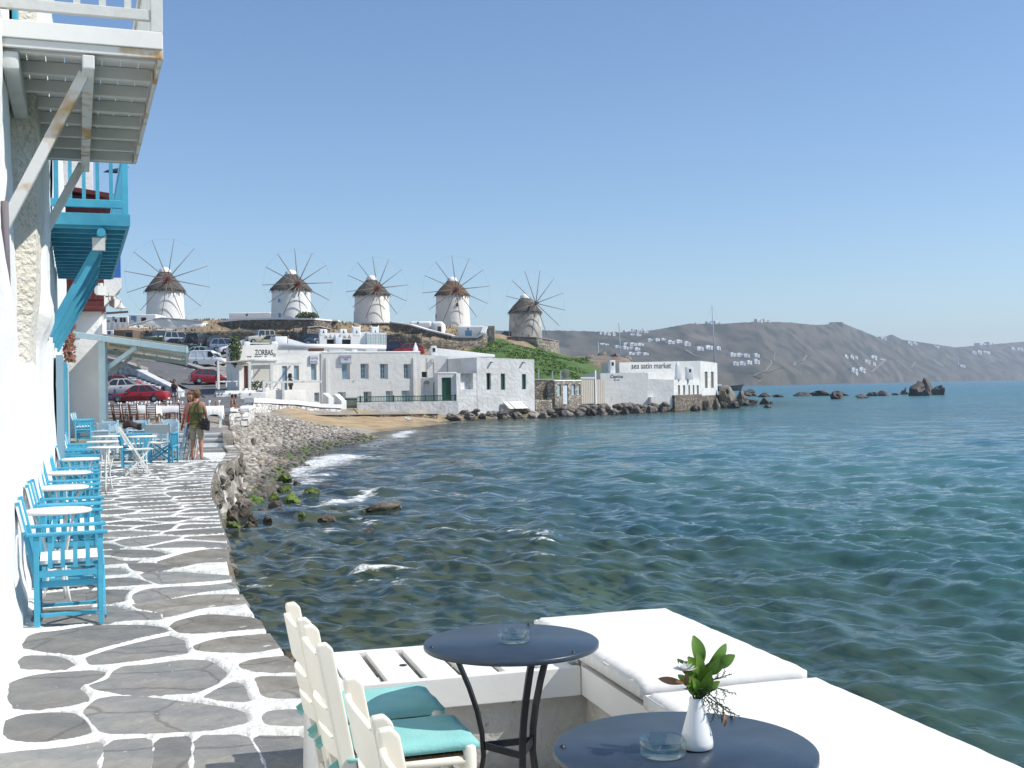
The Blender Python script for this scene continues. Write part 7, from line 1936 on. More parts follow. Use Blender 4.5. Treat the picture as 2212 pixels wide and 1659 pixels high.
for (x0, x1, y0) in ((691, 706.5, 711), (734.5, 750, 711), (762, 779, 706), (803, 818.5, 706)):
    off = 0 if x0 < 790 else 1.0; u0, u1, z0, zt3 = f9.rect(x0, y0, x1, 722, off); b = B(); b.box(u0, u1, off - .02, off + .55, z0 - .2, zt3); o = b.obj('turret', m_plaster, f9.root, bevel=.08, seg=3)
    um = (u0 + u1) / 2; b = B(); b.add([(um - .1, off - .03, z0 + .12), (um + .1, off - .03, z0 + .12), (um, off - .03, z0 + .45)], [(0, 1, 2)]); b.obj('triangle_hole', m_dark, o)
    if x0 > 760:
        for k in (0, 1):
            b = B(); uu = u0 + .06 if k == 0 else u1 - .06; b.add([(uu - .1, off + .1, zt3 - .02), (uu + .1, off + .1, zt3 - .02), (uu + (.12 if k else -.12), off + .2, zt3 + .2), (uu, off + .4, zt3 - .02)], [(0, 1, 2), (1, 3, 2), (3, 0, 2)]); b.obj('horn', m_plaster, o)
b = B(); u0, u1, z0, z1 = f9.rect(779, 717, 800, 752); b.box(u0, u1, .1, 3, z0, z1); b.obj('side_block', m_plaster, f9.root)
gl = f9.rect(791, 718.5, 833, 754)
f9.wall(gl[0], gl[1], gl[2], gl[3], 3, [], m_pwh, name='glazed_room', y=-.3)
wv = (gl[1] - gl[0]) / 4
for k in range(4): f9.window((gl[0] + wv * k + .05, gl[0] + wv * (k + 1) - .02, gl[2] + .25, gl[3] - .15), m_white, m_panelit, rec=0, y=-.27, cols=2, rows=4, fr=.05)
f10 = Fac('roof_terrace', 'white rolled roof edge behind the bar below the car park', 'roof', 598, 108, 833, 113, 766)
z1 = f10.at(700, 749)[1]; f10.wall(0, f10.len, -2, z1, 5, [], m_plaster_far, ztop2=f10.at(833, 752)[1])
b = B(); b.tube([(0, .1, z1 + .05), (f10.len * .5, .1, (z1 + f10.at(833, 752)[1]) / 2 + .05), (f10.len, .1, f10.at(833, 752)[1] + .05)], .27, 10); b.obj('roof_edge', m_plaster, f10.root)
f10.box('stair_head', 599, 726, 625, 746, .6, 2.2, m_plaster, bevel=.05)
u0, u1, z0, z1 = f10.rect(622, 731, 662, 746, .6); b = B(); b.add([(u0, .6, z0), (u1, .6, z0), (u1, .6, z0 + .15), (u0, .6, z1), (u0, 2.2, z0), (u1, 2.2, z0), (u1, 2.2, z0 + .15), (u0, 2.2, z1)], [(0, 1, 2, 3), (7, 6, 5, 4), (0, 4, 5, 1), (1, 5, 6, 2), (2, 6, 7, 3), (3, 7, 4, 0)]); b.obj('stair_slope', m_plaster, f10.root)
for k, (x0, x1) in enumerate(((525, 538), (584, 597))): f10.box('pier', x0, 738, x1, 756, -.4, .3, m_plaster, bevel=.05)
for y in (741.5, 748): u0, u1, z0, z1 = f10.rect(538, y - 1.2, 599, y + 1.2); b = B(); b.box(u0, u1, -.2, .05, z0, z1); b.obj('rail', m_plaster, f10.root)
for (x0, y0, x1, y1, mt) in ((668, 752, 700, 758, m_wood), (710, 755, 745, 760, m_offwhite), (760, 755, 772, 760, m_plaster), (790, 754, 815, 760, m_offwhite)):
    f1.box('roof_clutter', x0, y0, x1, y1, 2.5, 3.6, mt, bevel=.03, off=2.5)
# ================================================================== windmills
def windmill(label, ax, ytop, yeave, ybase, hubx, huby, rot_px, d, wpx, thatch, body_mt, ang0, red, wins, roof_px, crop=True):
    base = P(ax, ybase, d); k = d / F
    t = thing('windmill', label, 'windmill', base, 0, 'windmills on the hill')
    rb = wpx * k / 2; he = (ybase - yeave) * k; ha = (ybase - ytop) * k; rr = roof_px * k / 2
    b = B(); b.lathe([(rb * 1.05, -1.5), (rb * 1.04, 0), (rb * 1.0, he * .35), (rb * .965, he * .8), (rb * .95, he + .25), (0, he + .25)], 40); b.obj('tower', body_mt, t)
    b = B(); prof = [(rr * .93, -.05), (rr, .0), (rr * .985, .15), (rr * .72, (ha - he) * .36), (rr * .42, (ha - he) * .66), (rr * .20, (ha - he) * .90), (0, (ha - he) * .97)]
    b.lathe(prof, 36, c=(0, 0, he), jit=.10)
    rg = random.Random(int(ax))
    for i in range(420):                                    # straw: ragged eave and loose layers
        a = rg.uniform(0, 6.283); u = rg.random() ** 1.6
        r0 = rr * (1 - .88 * u); z0 = he + (ha - he) * .95 * u * (1 - .05)
        sl = Vector((math.cos(a), math.sin(a), 0)); tg = Vector((-math.sin(a), math.cos(a), 0))
        p0 = sl * r0 * 1.0 + Vector((0, 0, z0 + .14)); p1 = sl * (r0 + .33 * rg.uniform(.5, 1.1)) + Vector((0, 0, z0 - .34 * rg.uniform(.4, 1.5))); w = .10 * rg.uniform(.6, 1.5)
        b.add([p0 - tg * w, p1 - tg * w * .5, p1 + tg * w * .5, p0 + tg * w], [(0, 1, 2, 3)])
    b.obj('thatch_roof', thatch, t)
    b = B(); b.lathe([(rr * .30, -.45), (rr * .27, -.05), (rr * .16, .22), (0, .34)], 16, c=(0, 0, ha - .15)); b.obj('roof_cap', m_plaster, t)
    # rotor: axle leans out towards the viewer and to the right
    off = (hubx - ax) * k; yaw = math.asin(min(.75, off / (rb * 1.12 + .75)))
    hub = Vector((off, -math.cos(yaw) * (rb * 1.12 + .75), (ybase - huby) * k))
    axd = Vector((math.sin(yaw), -math.cos(yaw), 0.07)).normalized()
    b = B(); b.tube([hub - axd * (rb + 1.2), hub + axd * .2, hub + axd * 1.3], [.17, .16, .06], 8); b.obj('axle', m_sparred if red else m_spar, t)
    e1 = axd.cross(Vector((0, 0, 1))).normalized(); 
    if e1.x < 0: e1 = -e1
    e2 = Vector((0, 0, 1)) - axd * axd.z; e2.normalize()
    Rr = rot_px * k; tips = []
    for i in range(12):
        a = R(ang0 + 30 * i); dv = e1 * math.sin(a) + e2 * math.cos(a)
        tip = hub + dv * Rr; tips.append(tip)
        b = B(); b.tube([hub, hub + dv * Rr * .5, tip], [.075, .06, .04], 5); b.obj('spar', m_spar, t)
        if red: b = B(); b.tube([hub + dv * .1, hub + dv * Rr * .13], [.085, .07], 5); b.obj('spar_root', m_sparred, t)
    b = B(); nose = hub + axd * 1.2
    for i in range(12):
        b.tube([tips[i], tips[(i + 1) % 12]], .009, 4, cap=False); b.tube([nose, tips[i]], .005, 3, cap=False)
    b.obj('stay_ropes', m_rope, t)
    for (x, y0, w, h, mt) in wins:                           # openings set on the round of the tower
        u = (x - ax) * k; z = (ybase - y0) * k; ph = math.asin(max(-.97, min(.97, u / rb)))
        M = Matrix.Rotation(ph, 4, 'Z'); ww, hh = w * k / 2, h * k / 2
        b = B(); b.box(-ww, ww, -rb * 1.03 - .02, -rb * .9, z - hh, z + hh, T=M); o = b.obj('window', m_dark if mt is m_dark else m_plaster, t)
        b = B(); b.box(-ww * .86, ww * .86, -rb * 1.03 - .035, -rb * 1.03 - .021, z - hh * .9, z + hh * .9, T=M); b.obj('shutter', mt, o)
    return t
windmill('leftmost windmill on the hill with a shaggy grey thatch and long sails', 357.5, 579.5, 629, 691, 378, 608, 88, 178, 79, m_thatch, m_plaster, 10, True, [], 85)
windmill('second windmill from the left with two small blue shutters and a bush at its foot', 629.6, 585, 627, 690, 654, 618, 75, 166, 85, m_thatch, m_plaster, -3.3, True, [(612, 652, 7, 9, m_sky_blue), (613, 683, 7, 10, m_sky_blue)], 90)
windmill('middle windmill of the five with a tall smooth grey thatch', 803.8, 597, 638, 699, 822, 627, 68, 188, 76, m_thatch, m_plaster_far, -7, True, [(768, 683, 3, 20, m_concrete)], 80)
windmill('fourth windmill from the left with brown thatch and one dark window', 978, 600, 638, 703, 989, 629.6, 73, 193, 73.5, m_thatchb, m_plaster_far, -6, True, [(990, 660.5, 4, 7, m_dark), (943.5, 684, 2.5, 9, m_dark)], 76)
windmill('rightmost windmill with flaking grey walls standing apart above the green slope', 1135, 637, 675, 733, 1157.7, 658.4, 72, 198, 71, m_thatch, m_plaster_mill, 11, False, [(1104, 722, 4, 11, m_dark), (1142, 727, 3, 5, m_wood)], 72)
bush('round green bush at the foot of the second windmill', P(664, 691, 161), 1.6, .8, .55, 500, m_fol2, .16, 'bush', 'bush')
# ---------------- hill walls and small houses round the mills
rubble('long rubble wall behind the car park', [(284, 716, 740, 154), (340, 714, 738, 154), (420, 717, 739, 154), (520, 714, 736, 154), (600, 714, 742, 153), (668, 716, 744, 150)], .8, m_rubble, None, lump=.22)
rubble('curved rubble terrace wall with white coping under the second windmill', [(472, 697, 706, 168), (520, 692, 706, 162), (600, 690, 706, 158.5), (680, 691, 707, 158), (716, 694, 710, 161), (721, 696, 710, 166)], .8, m_rubble, m_plaster, .22, lump=.12)
rubble('stone terrace wall with white coping under the middle windmill', [(722, 705, 714, 180), (760, 699, 716, 178), (842, 699, 718, 176)], .8, m_rubble, m_plaster, .15, lump=.12)
rubble('sloping stone ramp wall with white coping beside the fourth windmill', [(842, 697, 718, 172), (885, 703, 722, 170), (925, 715, 732, 168), (977, 727, 740, 166)], .8, m_rubble, m_plaster, .2, lump=.1)
rubble('rough stone retaining wall above the parked red car', [(831, 722, 757, 150), (870, 721, 760, 149), (911, 722, 762, 149)], .8, m_rubble, None, lump=.25)
rubble('lower rough stone wall above the courtyard house', [(905, 734, 762, 152), (960, 735, 758, 153), (1010, 738, 752, 156), (1050, 733, 748, 158)], .8, m_rubble, None, lump=.25)
rubble('round stone terrace wall under the rightmost windmill', [(1095, 729, 736, 187), (1120, 728, 740, 184), (1160, 730, 752, 183), (1190, 735, 760, 185), (1206, 738, 765, 191), (1207, 739, 762, 200)], .9, m_rubble_l, m_concrete, .12, lump=.15)
rubble('stone end wall beside the second windmill terrace', [(664, 708, 740, 149), (690, 706, 738, 150), (714, 712, 738, 152)], 1.5, m_rubble, m_concrete, .15, lump=.2)
def smallhouse(label, x0, y0, x1, y1, d, dep, doors=(), rot=0, bev=.12, mt=None, cat='house', name='small_house'):
    g = Fac(name, label, cat, x0, d - rot / 2, x1, d + rot / 2, y1)
    z = g.at((x0 + x1) / 2, y0)[1]
    b = B(); b.box(0, g.len, 0, dep, -1.2, z); b.obj('wall', mt or m_plaster, g.root, bevel=bev, seg=3)
    for (a0, b0, a1, b1, m) in doors:
        u0, u1, z0, zz = g.rect(a0, b0, a1, b1)
        b = B(); b.box(u0 - .08, u1 + .08, -.02, -.003, z0 - .04, zz + .08); fr = b.obj('door_frame', m_concrete, g.root)
        b = B(); b.box(u0, u1, -.035, -.021, z0, zz); b.obj('door_leaf', m, fr)
    return g
smallhouse('low white outbuilding beside the second windmill', 495, 675, 585, 691, 170, 4, [(532, 679, 534.5, 682, m_dark)])
smallhouse('small white annex touching the second windmill', 584, 677, 609, 691, 164, 2, [(601, 682, 604.5, 687, m_sky_blue)])
smallhouse('long white cottage at the left end of the hill with blue and dark windows', 278, 679, 337, 708, 165, 5, [(284, 683, 289, 691, m_sky_blue), (290, 683.5, 294, 694, m_sky_blue), (306, 686.5, 315, 696, m_dark)])
smallhouse('low white wing of the left cottage partly in shade', 226, 683, 277, 702, 168, 4, [(244, 685, 247, 692, m_sky_blue), (249, 690, 252, 700, m_dark), (260, 687, 264, 700, m_dark), (267, 687, 271, 700, m_dark), (228, 693, 237, 700, m_concrete)])
rubble('white lumpy garden wall below the leftmost windmill', [(276, 704, 710, 162), (330, 690, 709, 163), (350, 687, 708, 163), (400, 691, 707, 163), (440, 695, 707, 163), (449, 697, 707, 165)], .8, m_plaster, m_plaster, .1, lump=.16)
pk = Fac('picket_fence', 'white fence of broad boards before the left cottage', 'fence', 226, 160, 279, 160, 711)
for i in range(9): u0, u1, z0, z1 = pk.rect(226 + i * 5.8, 696, 226 + i * 5.8 + 5.3, 710.5); b = B(); b.box(u0, u1, -.03 if i % 2 else 0, .05, z0, z1); b.obj('board', m_plaster, pk.root)
pp = [P(226, 677, 158), P(277, 673.5, 158)]; b = B(); b.bar(pp[0] - pp[0], pp[1] - pp[0], .2, .28); o = tag(b.obj('roof_beam', m_spar, None, loc=pp[0]), 'bare timber beam sticking out over the left cottage', 'beam')
sh = smallhouse('brown plank shed at the end of the car park wall', 246, 713, 287, 741, 151, 4, [(271, 718, 286, 730, m_bumper)], mt=mat('weathered planks', (0.18, 0.125, 0.085), 0.9, (0.12, 0.085, 0.06), 3, stretch=(6, 6, .5)), bev=.02, cat='shed', name='shed')
smallhouse('white shed end with a dark doorway beside the plank shed', 229, 713, 246, 741, 152, 3, [(234, 716, 238.5, 735, m_royal)])
smallhouse('white chapel like house with rounded roof and brown door below the fourth windmill', 931, 694, 957.5, 721, 172, 7, [(946, 706, 952, 717, m_wood)], bev=.45)
smallhouse('long white wing stepping up beside the rounded house', 884, 694, 932, 720, 175, 4, [(902, 696.5, 904, 698.5, m_dark)], bev=.35)
smallhouse('white house with a blue door and curved parapet below the fourth windmill', 988, 704, 1046, 728, 168, 4, [(1006, 715, 1018, 726, m_sky_blue), (1010, 710, 1012, 712.5, m_dark)], bev=.2)
smallhouse('stone end of the house with the blue door', 1046, 703.5, 1069, 736, 166, 4, [(1056.5, 714, 1060, 727, m_woodblue)], mt=m_rubble_l, bev=.1)
rubble('white capped stone forecourt wall of the blue door house', [(977, 729, 741, 164), (1030, 730, 742, 163.5), (1046, 722, 740, 163.5), (1052, 708, 738, 164.5)], .5, m_rubble_l, m_plaster, .25, lump=.08)
# ---------------- walls along the road
rubble('stone wall on the left of the climbing road', [(222, 774, 800, 122), (260, 783, 806, 120), (307, 799, 812, 116)], .6, m_rubble_w, m_concrete, .2, lump=.12)
rubble('white plastered wall on the left of the road', [(297, 801, 826, 114), (330, 818, 838, 106), (370, 838, 850, 98), (385, 848, 858, 96)], .5, m_plaster_old, m_plaster_old, .12, lump=.05)
rubble('stone retaining wall between the road and the car park', [(318, 774, 782, 140), (360, 781, 791, 136), (400, 787, 803, 131), (430, 797, 815, 128), (453, 806, 822, 126), (500, 801, 830, 122), (516, 801, 834, 118)], .6, m_rubble, m_concrete, .15, lump=.1)
st = thing('terrace_steps', 'broad whitewashed stone steps beside the road wall', 'steps', P(226, 835, 103), 0)
for k in range(6):
    a0, a1 = P(222, 836 - 4 * k, 100 + 2.4 * k), P(338 - 9 * k, 836 - 4 * k, 99 + 2.4 * k); b = B(); o = P(226, 835, 103)
    b.hexa([a0 - o + Vector((0, 0, -.6)), a1 - o + Vector((0, 0, -.6)), a1 - o + Vector((0, 2.6, -.6)), a0 - o + Vector((0, 2.6, -.6)), a0 - o, a1 - o, a1 - o + Vector((0, 2.6, .1)), a0 - o + Vector((0, 2.6, .1))]); b.obj('step', m_rubble_w, st)
# ================================================================== cars
PAINT = {}
def paint(col):
    if col not in PAINT: PAINT[col] = mat('car paint %d' % len(PAINT), col, 0.32, coat=.6)
    return PAINT[col]
CARS = {'saloon': dict(L=4.40, w=.86, zb=.22, belt=.86, roof=1.37, hood=.70, trunk=.93, ws=(1.30, 1.95), rs=(3.05, 3.75), nose=.55, tail=.82),
        'hatch': dict(L=3.75, w=.82, zb=.22, belt=.88, roof=1.42, hood=.80, trunk=.92, ws=(.95, 1.65), rs=(3.0, 3.62), nose=.55, tail=.85),
        'mpv': dict(L=4.2, w=.87, zb=.24, belt=.95, roof=1.62, hood=.90, trunk=1.0, ws=(.95, 1.75), rs=(3.7, 4.1), nose=.6, tail=.9),
        'suv': dict(L=4.3, w=.90, zb=.38, belt=1.08, roof=1.80, hood=1.02, trunk=1.10, ws=(1.35, 1.85), rs=(4.0, 4.2), nose=.80, tail=1.05),
        'boxy': dict(L=3.9, w=.88, zb=.42, belt=1.20, roof=1.97, hood=1.12, trunk=1.20, ws=(1.45, 1.60), rs=(3.72, 3.84), nose=.95, tail=1.18),
        'van': dict(L=4.3, w=.85, zb=.24, belt=.98, roof=1.78, hood=.88, trunk=1.05, ws=(.95, 1.75), rs=(4.02, 4.22), nose=.6, tail=.95)}
def car(label, kind, col, loc, rz, roofcol=None, pitch=0.0, panelvan=False, spare=False, sc=1.0):
    c = CARS[kind]; t = thing('parked_car' if kind != 'van' else 'parked_van', label, 'car' if kind != 'van' else 'van', loc, rz, 'cars parked on the hill and plaza')
    t.rotation_euler = (0, pitch, rz); t.scale = (sc, sc, sc)
    p = paint(col); L, w, zb = c['L'], c['w'], c['zb']
    st = [(0.0, zb + .10, c['nose'] - .02, .80), (.06, zb, c['nose'] + .06, .90), (.35, zb - .02, c['hood'] - .03, .97), (c['ws'][0], zb - .04, c['hood'] + .08, 1.0), (c['ws'][0] + .4, zb - .04, c['belt'], 1.0), (L / 2, zb - .04, c['belt'], 1.0), (c['rs'][1] - .15, zb - .04, c['belt'] + .03, 1.0), (c['rs'][1] + .02, zb - .02, c['trunk'], .98), (L - .08, zb, c['tail'] + .02, .93), (L, zb + .1, c['tail'] - .1, .86)]
    b = B(); ring = []
    for (x, z0, z1, k) in st:
        ww = w * k; zm = z0 + (z1 - z0) * .45
        ring.append([(x, -ww * .92, z0), (x, -ww, zm), (x, -ww * .985, z0 + (z1 - z0) * .82), (x, -ww * .88, z1), (x, ww * .88, z1), (x, ww * .985, z0 + (z1 - z0) * .82), (x, ww, zm), (x, ww * .92, z0)])
    n = 8; vs = [v for r_ in ring for v in r_]; fs = [(i * n + k, i * n + (k + 1) % n, (i + 1) * n + (k + 1) % n, (i + 1) * n + k) for i in range(len(ring) - 1) for k in range(n)]
    fs += [tuple(reversed(range(n))), tuple((len(ring) - 1) * n + k for k in range(n))]
    b.add(vs, fs, 0, True); me_o = b.obj('body', p, t)
    if hasattr(me_o.data, 'set_sharp_from_angle'): me_o.data.set_sharp_from_angle(angle=R(40))
    me_o.location = (-L / 2, 0, 0)
    # greenhouse
    xa, xb, xc, xd = c['ws'][0], c['ws'][1], c['rs'][0], c['rs'][1]; zb2, zr = c['belt'] - .02, c['roof']; w0, w1 = w * .90, w * .74
    gb = B(); G0 = [(xa, -w0, zb2), (xd, -w0, zb2), (xd, w0, zb2), (xa, w0, zb2)]; G1 = [(xb, -w1, zr - .06), (xc, -w1, zr - .06), (xc, w1, zr - .06), (xb, w1, zr - .06)]
    gb.hexa(G0 + G1); g = gb.obj('glasshouse', p if panelvan else m_carglass, t); g.location = (-L / 2, 0, 0)
    rb_ = B(); rb_.add([(xb - .05, -w1 - .02, zr - .065), (xc + .05, -w1 - .02, zr - .065), (xc + .05, w1 + .02, zr - .065), (xb - .05, w1 + .02, zr - .065), (xb + .1, -w1 * .9, zr), (xc - .1, -w1 * .9, zr), (xc - .1, w1 * .9, zr), (xb + .1, w1 * .9, zr)], [(4, 5, 6, 7), (0, 1, 5, 4), (1, 2, 6, 5), (2, 3, 7, 6), (3, 0, 4, 7), (3, 2, 1, 0)]); o = rb_.obj('roof', paint(roofcol) if roofcol else p, t); o.location = (-L / 2, 0, 0)
    for s in (-1, 1):
        for u, wd in ((0.0, .07), (.40, .09), (.70, .08), (1.0, .10)):
            x0 = xa + (xd - xa) * u; x1 = xb + (xc - xb) * u
            pl = B(); pl.bar((x0, s * (w0 + .008), zb2), (x1, s * (w1 + .012), zr - .06), wd, .02, up=(0, s, 0)); o = pl.obj('pillar', p, t); o.location = (-L / 2, 0, 0)
    if panelvan:
        gl_ = B()
        def lerp3(a, c_, u): return tuple(a[i] + (c_[i] - a[i]) * u for i in range(3))
        for s in (-1, 1):
            e0, e1 = (xa + .15, s * (w0 + .012), zb2 + .06), (xa + 1.05, s * (w0 + .012), zb2 + .06); h0, h1 = (xb + .0, s * (w1 + .03), zr - .14), (xa + 1.1, s * (w1 + .03), zr - .14)
            gl_.add([e0, e1, h1, h0], [(0, 1, 2, 3), (3, 2, 1, 0)])
        gl_.add([(xa - .012, -w0 * .9, zb2 + .05), (xa - .012, w0 * .9, zb2 + .05), (xb - .03, w1 * .9, zr - .12), (xb - .03, -w1 * .9, zr - .12)], [(0, 1, 2, 3), (3, 2, 1, 0)])
        gl_.add([(xd + .014, -w0 * .8, zb2 + .08), (xd + .014, w0 * .8, zb2 + .08), (xc + .06, w1 * .8, zr - .14), (xc + .06, -w1 * .8, zr - .14)], [(0, 1, 2, 3), (3, 2, 1, 0)])
        o = gl_.obj('windows', m_carglass, t); o.location = (-L / 2, 0, 0)
    for x in (L * .19, L * .80):
        for s in (-1, 1):
            rw = .31 if kind in ('saloon', 'hatch', 'mpv', 'van') else .37
            M = Matrix.Translation((x - L / 2, s * (w - .10), rw)) @ Matrix.Rotation(R(90), 4, 'X')
            wh = B(); wh.lathe([(rw * .55, -.11), (rw * .92, -.115), (rw, -.08), (rw, .08), (rw * .92, .115), (rw * .55, .11)], 18, T=M); wo = wh.obj('wheel', m_rubber, t)
            ri = B(); ri.lathe([(0, -.09), (rw * .3, -.085), (rw * .62, -.10), (rw * .62, .10), (rw * .3, .085), (0, .09)], 12, T=M); ri.obj('rim', m_alloy, wo)
    hz_, tz = c['nose'] - .02, c['tail'] - .14
    for s in (-1, 1):
        b = B(); b.box(-L / 2 - .0 + .03, -L / 2 + .12, s * w * .62 - .15, s * w * .62 + .15, hz_ - .09, hz_ + .06); b.obj('headlight', m_head, t, bevel=.02)
        b = B(); b.box(L / 2 - .10, L / 2 + .005, s * w * .70 - .12, s * w * .70 + .10, tz - .12, tz + .10); b.obj('taillight', m_tail, t, bevel=.02)
        b = B(); b.box(-L / 2 + xa + .30, -L / 2 + xa + .42, s * (w0 + .02), s * (w0 + .22), zb2 + .02, zb2 + .16); b.obj('wing_mirror', p, t, bevel=.02)
        for dx in (.0, .95):
            b = B(); b.box(-L / 2 + xb + .55 + dx, -L / 2 + xb + .72 + dx, s * w * .985, s * (w * .985 + .025), zb2 - .16, zb2 - .12); b.obj('door_handle', m_bumper, t)
    for x in (-L / 2 - .03, L / 2 - .06):
        b = B(); b.box(x, x + .10, -w * .84, w * .84, zb + .02, zb + .18); b.obj('bumper', m_bumper if kind in ('suv', 'boxy') else p, t, bevel=.03)
    for x, s in ((-L / 2 - .036, 1), (L / 2 + .042, 1)):
        b = B(); b.box(min(x, x + .006), max(x, x + .006), -.26, .26, zb + .06, zb + .17); b.obj('number_plate', m_white, t)
    if spare:
        M = Matrix.Translation((L / 2 + .06, 0, .95)) @ Matrix.Rotation(R(90), 4, 'Y'); b = B(); b.lathe([(0, .10), (.25, .10), (.36, .06), (.37, -.06), (0, -.08)], 18, T=M); b.obj('spare_wheel', m_bumper, t)
    return t
def park(label, kind, col, x, y, d, rz, **kw):
    p = P(x, y, d); g = Hz(p.x, p.y)
    return car(label, kind, col, p, R(rz), **kw)
# nose points along local -x
park('red saloon parked side on behind the laid tables', 'saloon', (0.36, 0.012, 0.018), 301, 870.5, 90, 2)
park('silver saloon parked behind the red saloon', 'saloon', (0.50, 0.50, 0.49), 255, 855, 94.5, 8)
park('red car half hidden behind the silver saloon', 'saloon', (0.34, 0.015, 0.02), 243, 846, 98, 5)
park('dark red hatchback parked on the road by the bar', 'hatch', (0.22, 0.010, 0.020), 453, 830.5, 110, 205, pitch=-.05)
park('white delivery van in the car park above the road', 'van', (0.78, 0.78, 0.78), 452, 791, 133, 172, panelvan=True)
park('pale green hatchback beside the white van', 'hatch', (0.42, 0.52, 0.48), 440, 775, 138, 170)
park('dark green saloon parked behind the pale green hatchback', 'saloon', (0.030, 0.055, 0.060), 424, 770, 141, 176)
park('dark grey saloon parked before the silver off roader', 'saloon', (0.06, 0.065, 0.075), 387, 755, 146, 160)
park('white roofed dark green off roader at the left end of the car park', 'boxy', (0.025, 0.05, 0.035), 340, 746, 150, 40, roofcol=(0.75, 0.75, 0.73))
park('silver off roader second from the left along the wall', 'suv', (0.42, 0.43, 0.46), 390, 747.5, 149, 205)
park('black off roader showing its spare wheel', 'suv', (0.018, 0.024, 0.026), 428, 752, 148, 262, spare=True)
park('black small car behind the blue grey family car', 'hatch', (0.02, 0.028, 0.028), 461, 753.5, 150, 240, sc=1.12)
park('blue grey family car at the right of the upper row', 'mpv', (0.20, 0.25, 0.36), 490, 760, 145, 195)
park('white hatchback showing its bonnet by the bar bush', 'hatch', (0.74, 0.75, 0.76), 505, 764, 141, 25)
park('beige jeep parked below the second windmill', 'boxy', (0.50, 0.47, 0.41), 562, 744, 149, 30, sc=.92)
park('pale yellow estate car beside the beige jeep', 'mpv', (0.52, 0.46, 0.25), 583, 748, 145, 5, sc=.85)
park('dark blue saloon above the white roof terrace', 'saloon', (0.02, 0.03, 0.05), 664, 745, 146, 8)
park('dark blue car next to the triangle taverna', 'hatch', (0.03, 0.045, 0.075), 688, 746, 144, 60)
park('dark blue car half hidden right of the glazed room', 'saloon', (0.03, 0.045, 0.09), 841, 763, 136, 0)
park('red hatchback peeping over the long white house', 'hatch', (0.30, 0.02, 0.02), 880, 769, 134, 10)
park('dark car beside the rightmost windmill', 'saloon', (0.06, 0.07, 0.08), 1092, 731.5, 202, 5, sc=.9)
sct = thing('scooter', 'dark blue scooter parked by the silver saloon beside the awning post', 'scooter', P(235, 871, 86), R(20))
for x in (-.6, .6): b = B(); b.lathe([(.12, -.05), (.24, -.05), (.26, 0), (.24, .05), (.12, .05)], 14, T=Matrix.Translation((x, 0, .26)) @ Matrix.Rotation(R(90), 4, 'X')); b.obj('wheel', m_rubber, sct)
b = B(); b.hexa([(-.75, -.15, .35), (.35, -.12, .28), (.35, .12, .28), (-.75, .15, .35), (-.8, -.15, .78), (-.1, -.13, .72), (-.1, .13, .72), (-.8, .15, .78)]); b.obj('body', paint((0.02, 0.03, 0.09)), sct, bevel=.05)
b = B(); b.hexa([(.3, -.18, .3), (.55, -.15, .3), (.55, .15, .3), (.3, .18, .3), (.35, -.15, 1.0), (.5, -.12, 1.0), (.5, .12, 1.0), (.35, .15, 1.0)]); b.obj('leg_shield', paint((0.02, 0.03, 0.09)), sct, bevel=.04)
b = B(); b.tube([(.38, -.33, 1.08), (.42, 0, 1.02), (.38, .33, 1.08)], .02, 6); b.obj('handlebar', m_bumper, sct)
# ================================================================== rocks, pebbles and the far shore
RI = ROT.inverted()
def proj(v):
    q = RI @ (Vector(v) - Vector((0, 0, CAMH))); return CX + F * q.x / -q.z, CY - F * q.y / -q.z
RM = {}
def rocks_of(mt, n=7, sub=3, rough=.50):
    k = (mt.name, n, sub)
    if k not in RM: RM[k] = [rock_mesh(i * 3 + len(RM) * 11 + 1, sub, rough, 1.0, mt, 'rock') for i in range(n)]
    return RM[k]
rkr = random.Random(21)
def boulder(x0, x1, y0, y1, label, mt=m_wetrock, zb=SEA, group='rocks along the shore', name='boulder', cat='rock', flat=None, d=None):
    xm = (x0 + x1) / 2
    c = G(xm, y1, zb) if d is None else P(xm, y1, d)
    k = c.y / F; w = (x1 - x0) * k / 2; h = max((y1 - y0) * k, .05)
    if d is None and zb == SEA: h = max(.06, h - 0.35 * w * (CAMH - zb) / c.y)
    ms = rocks_of(mt)
    o = new(name, ms[rkr.randrange(len(ms))], None, (c.x, c.y + w * .35, c.z + h * .3), (rkr.uniform(-.3, .3), rkr.uniform(-.3, .3), rkr.uniform(0, 6.28)), (w * 1.0, w * .85, h * .86))
    tag(o, label, cat, group); return o
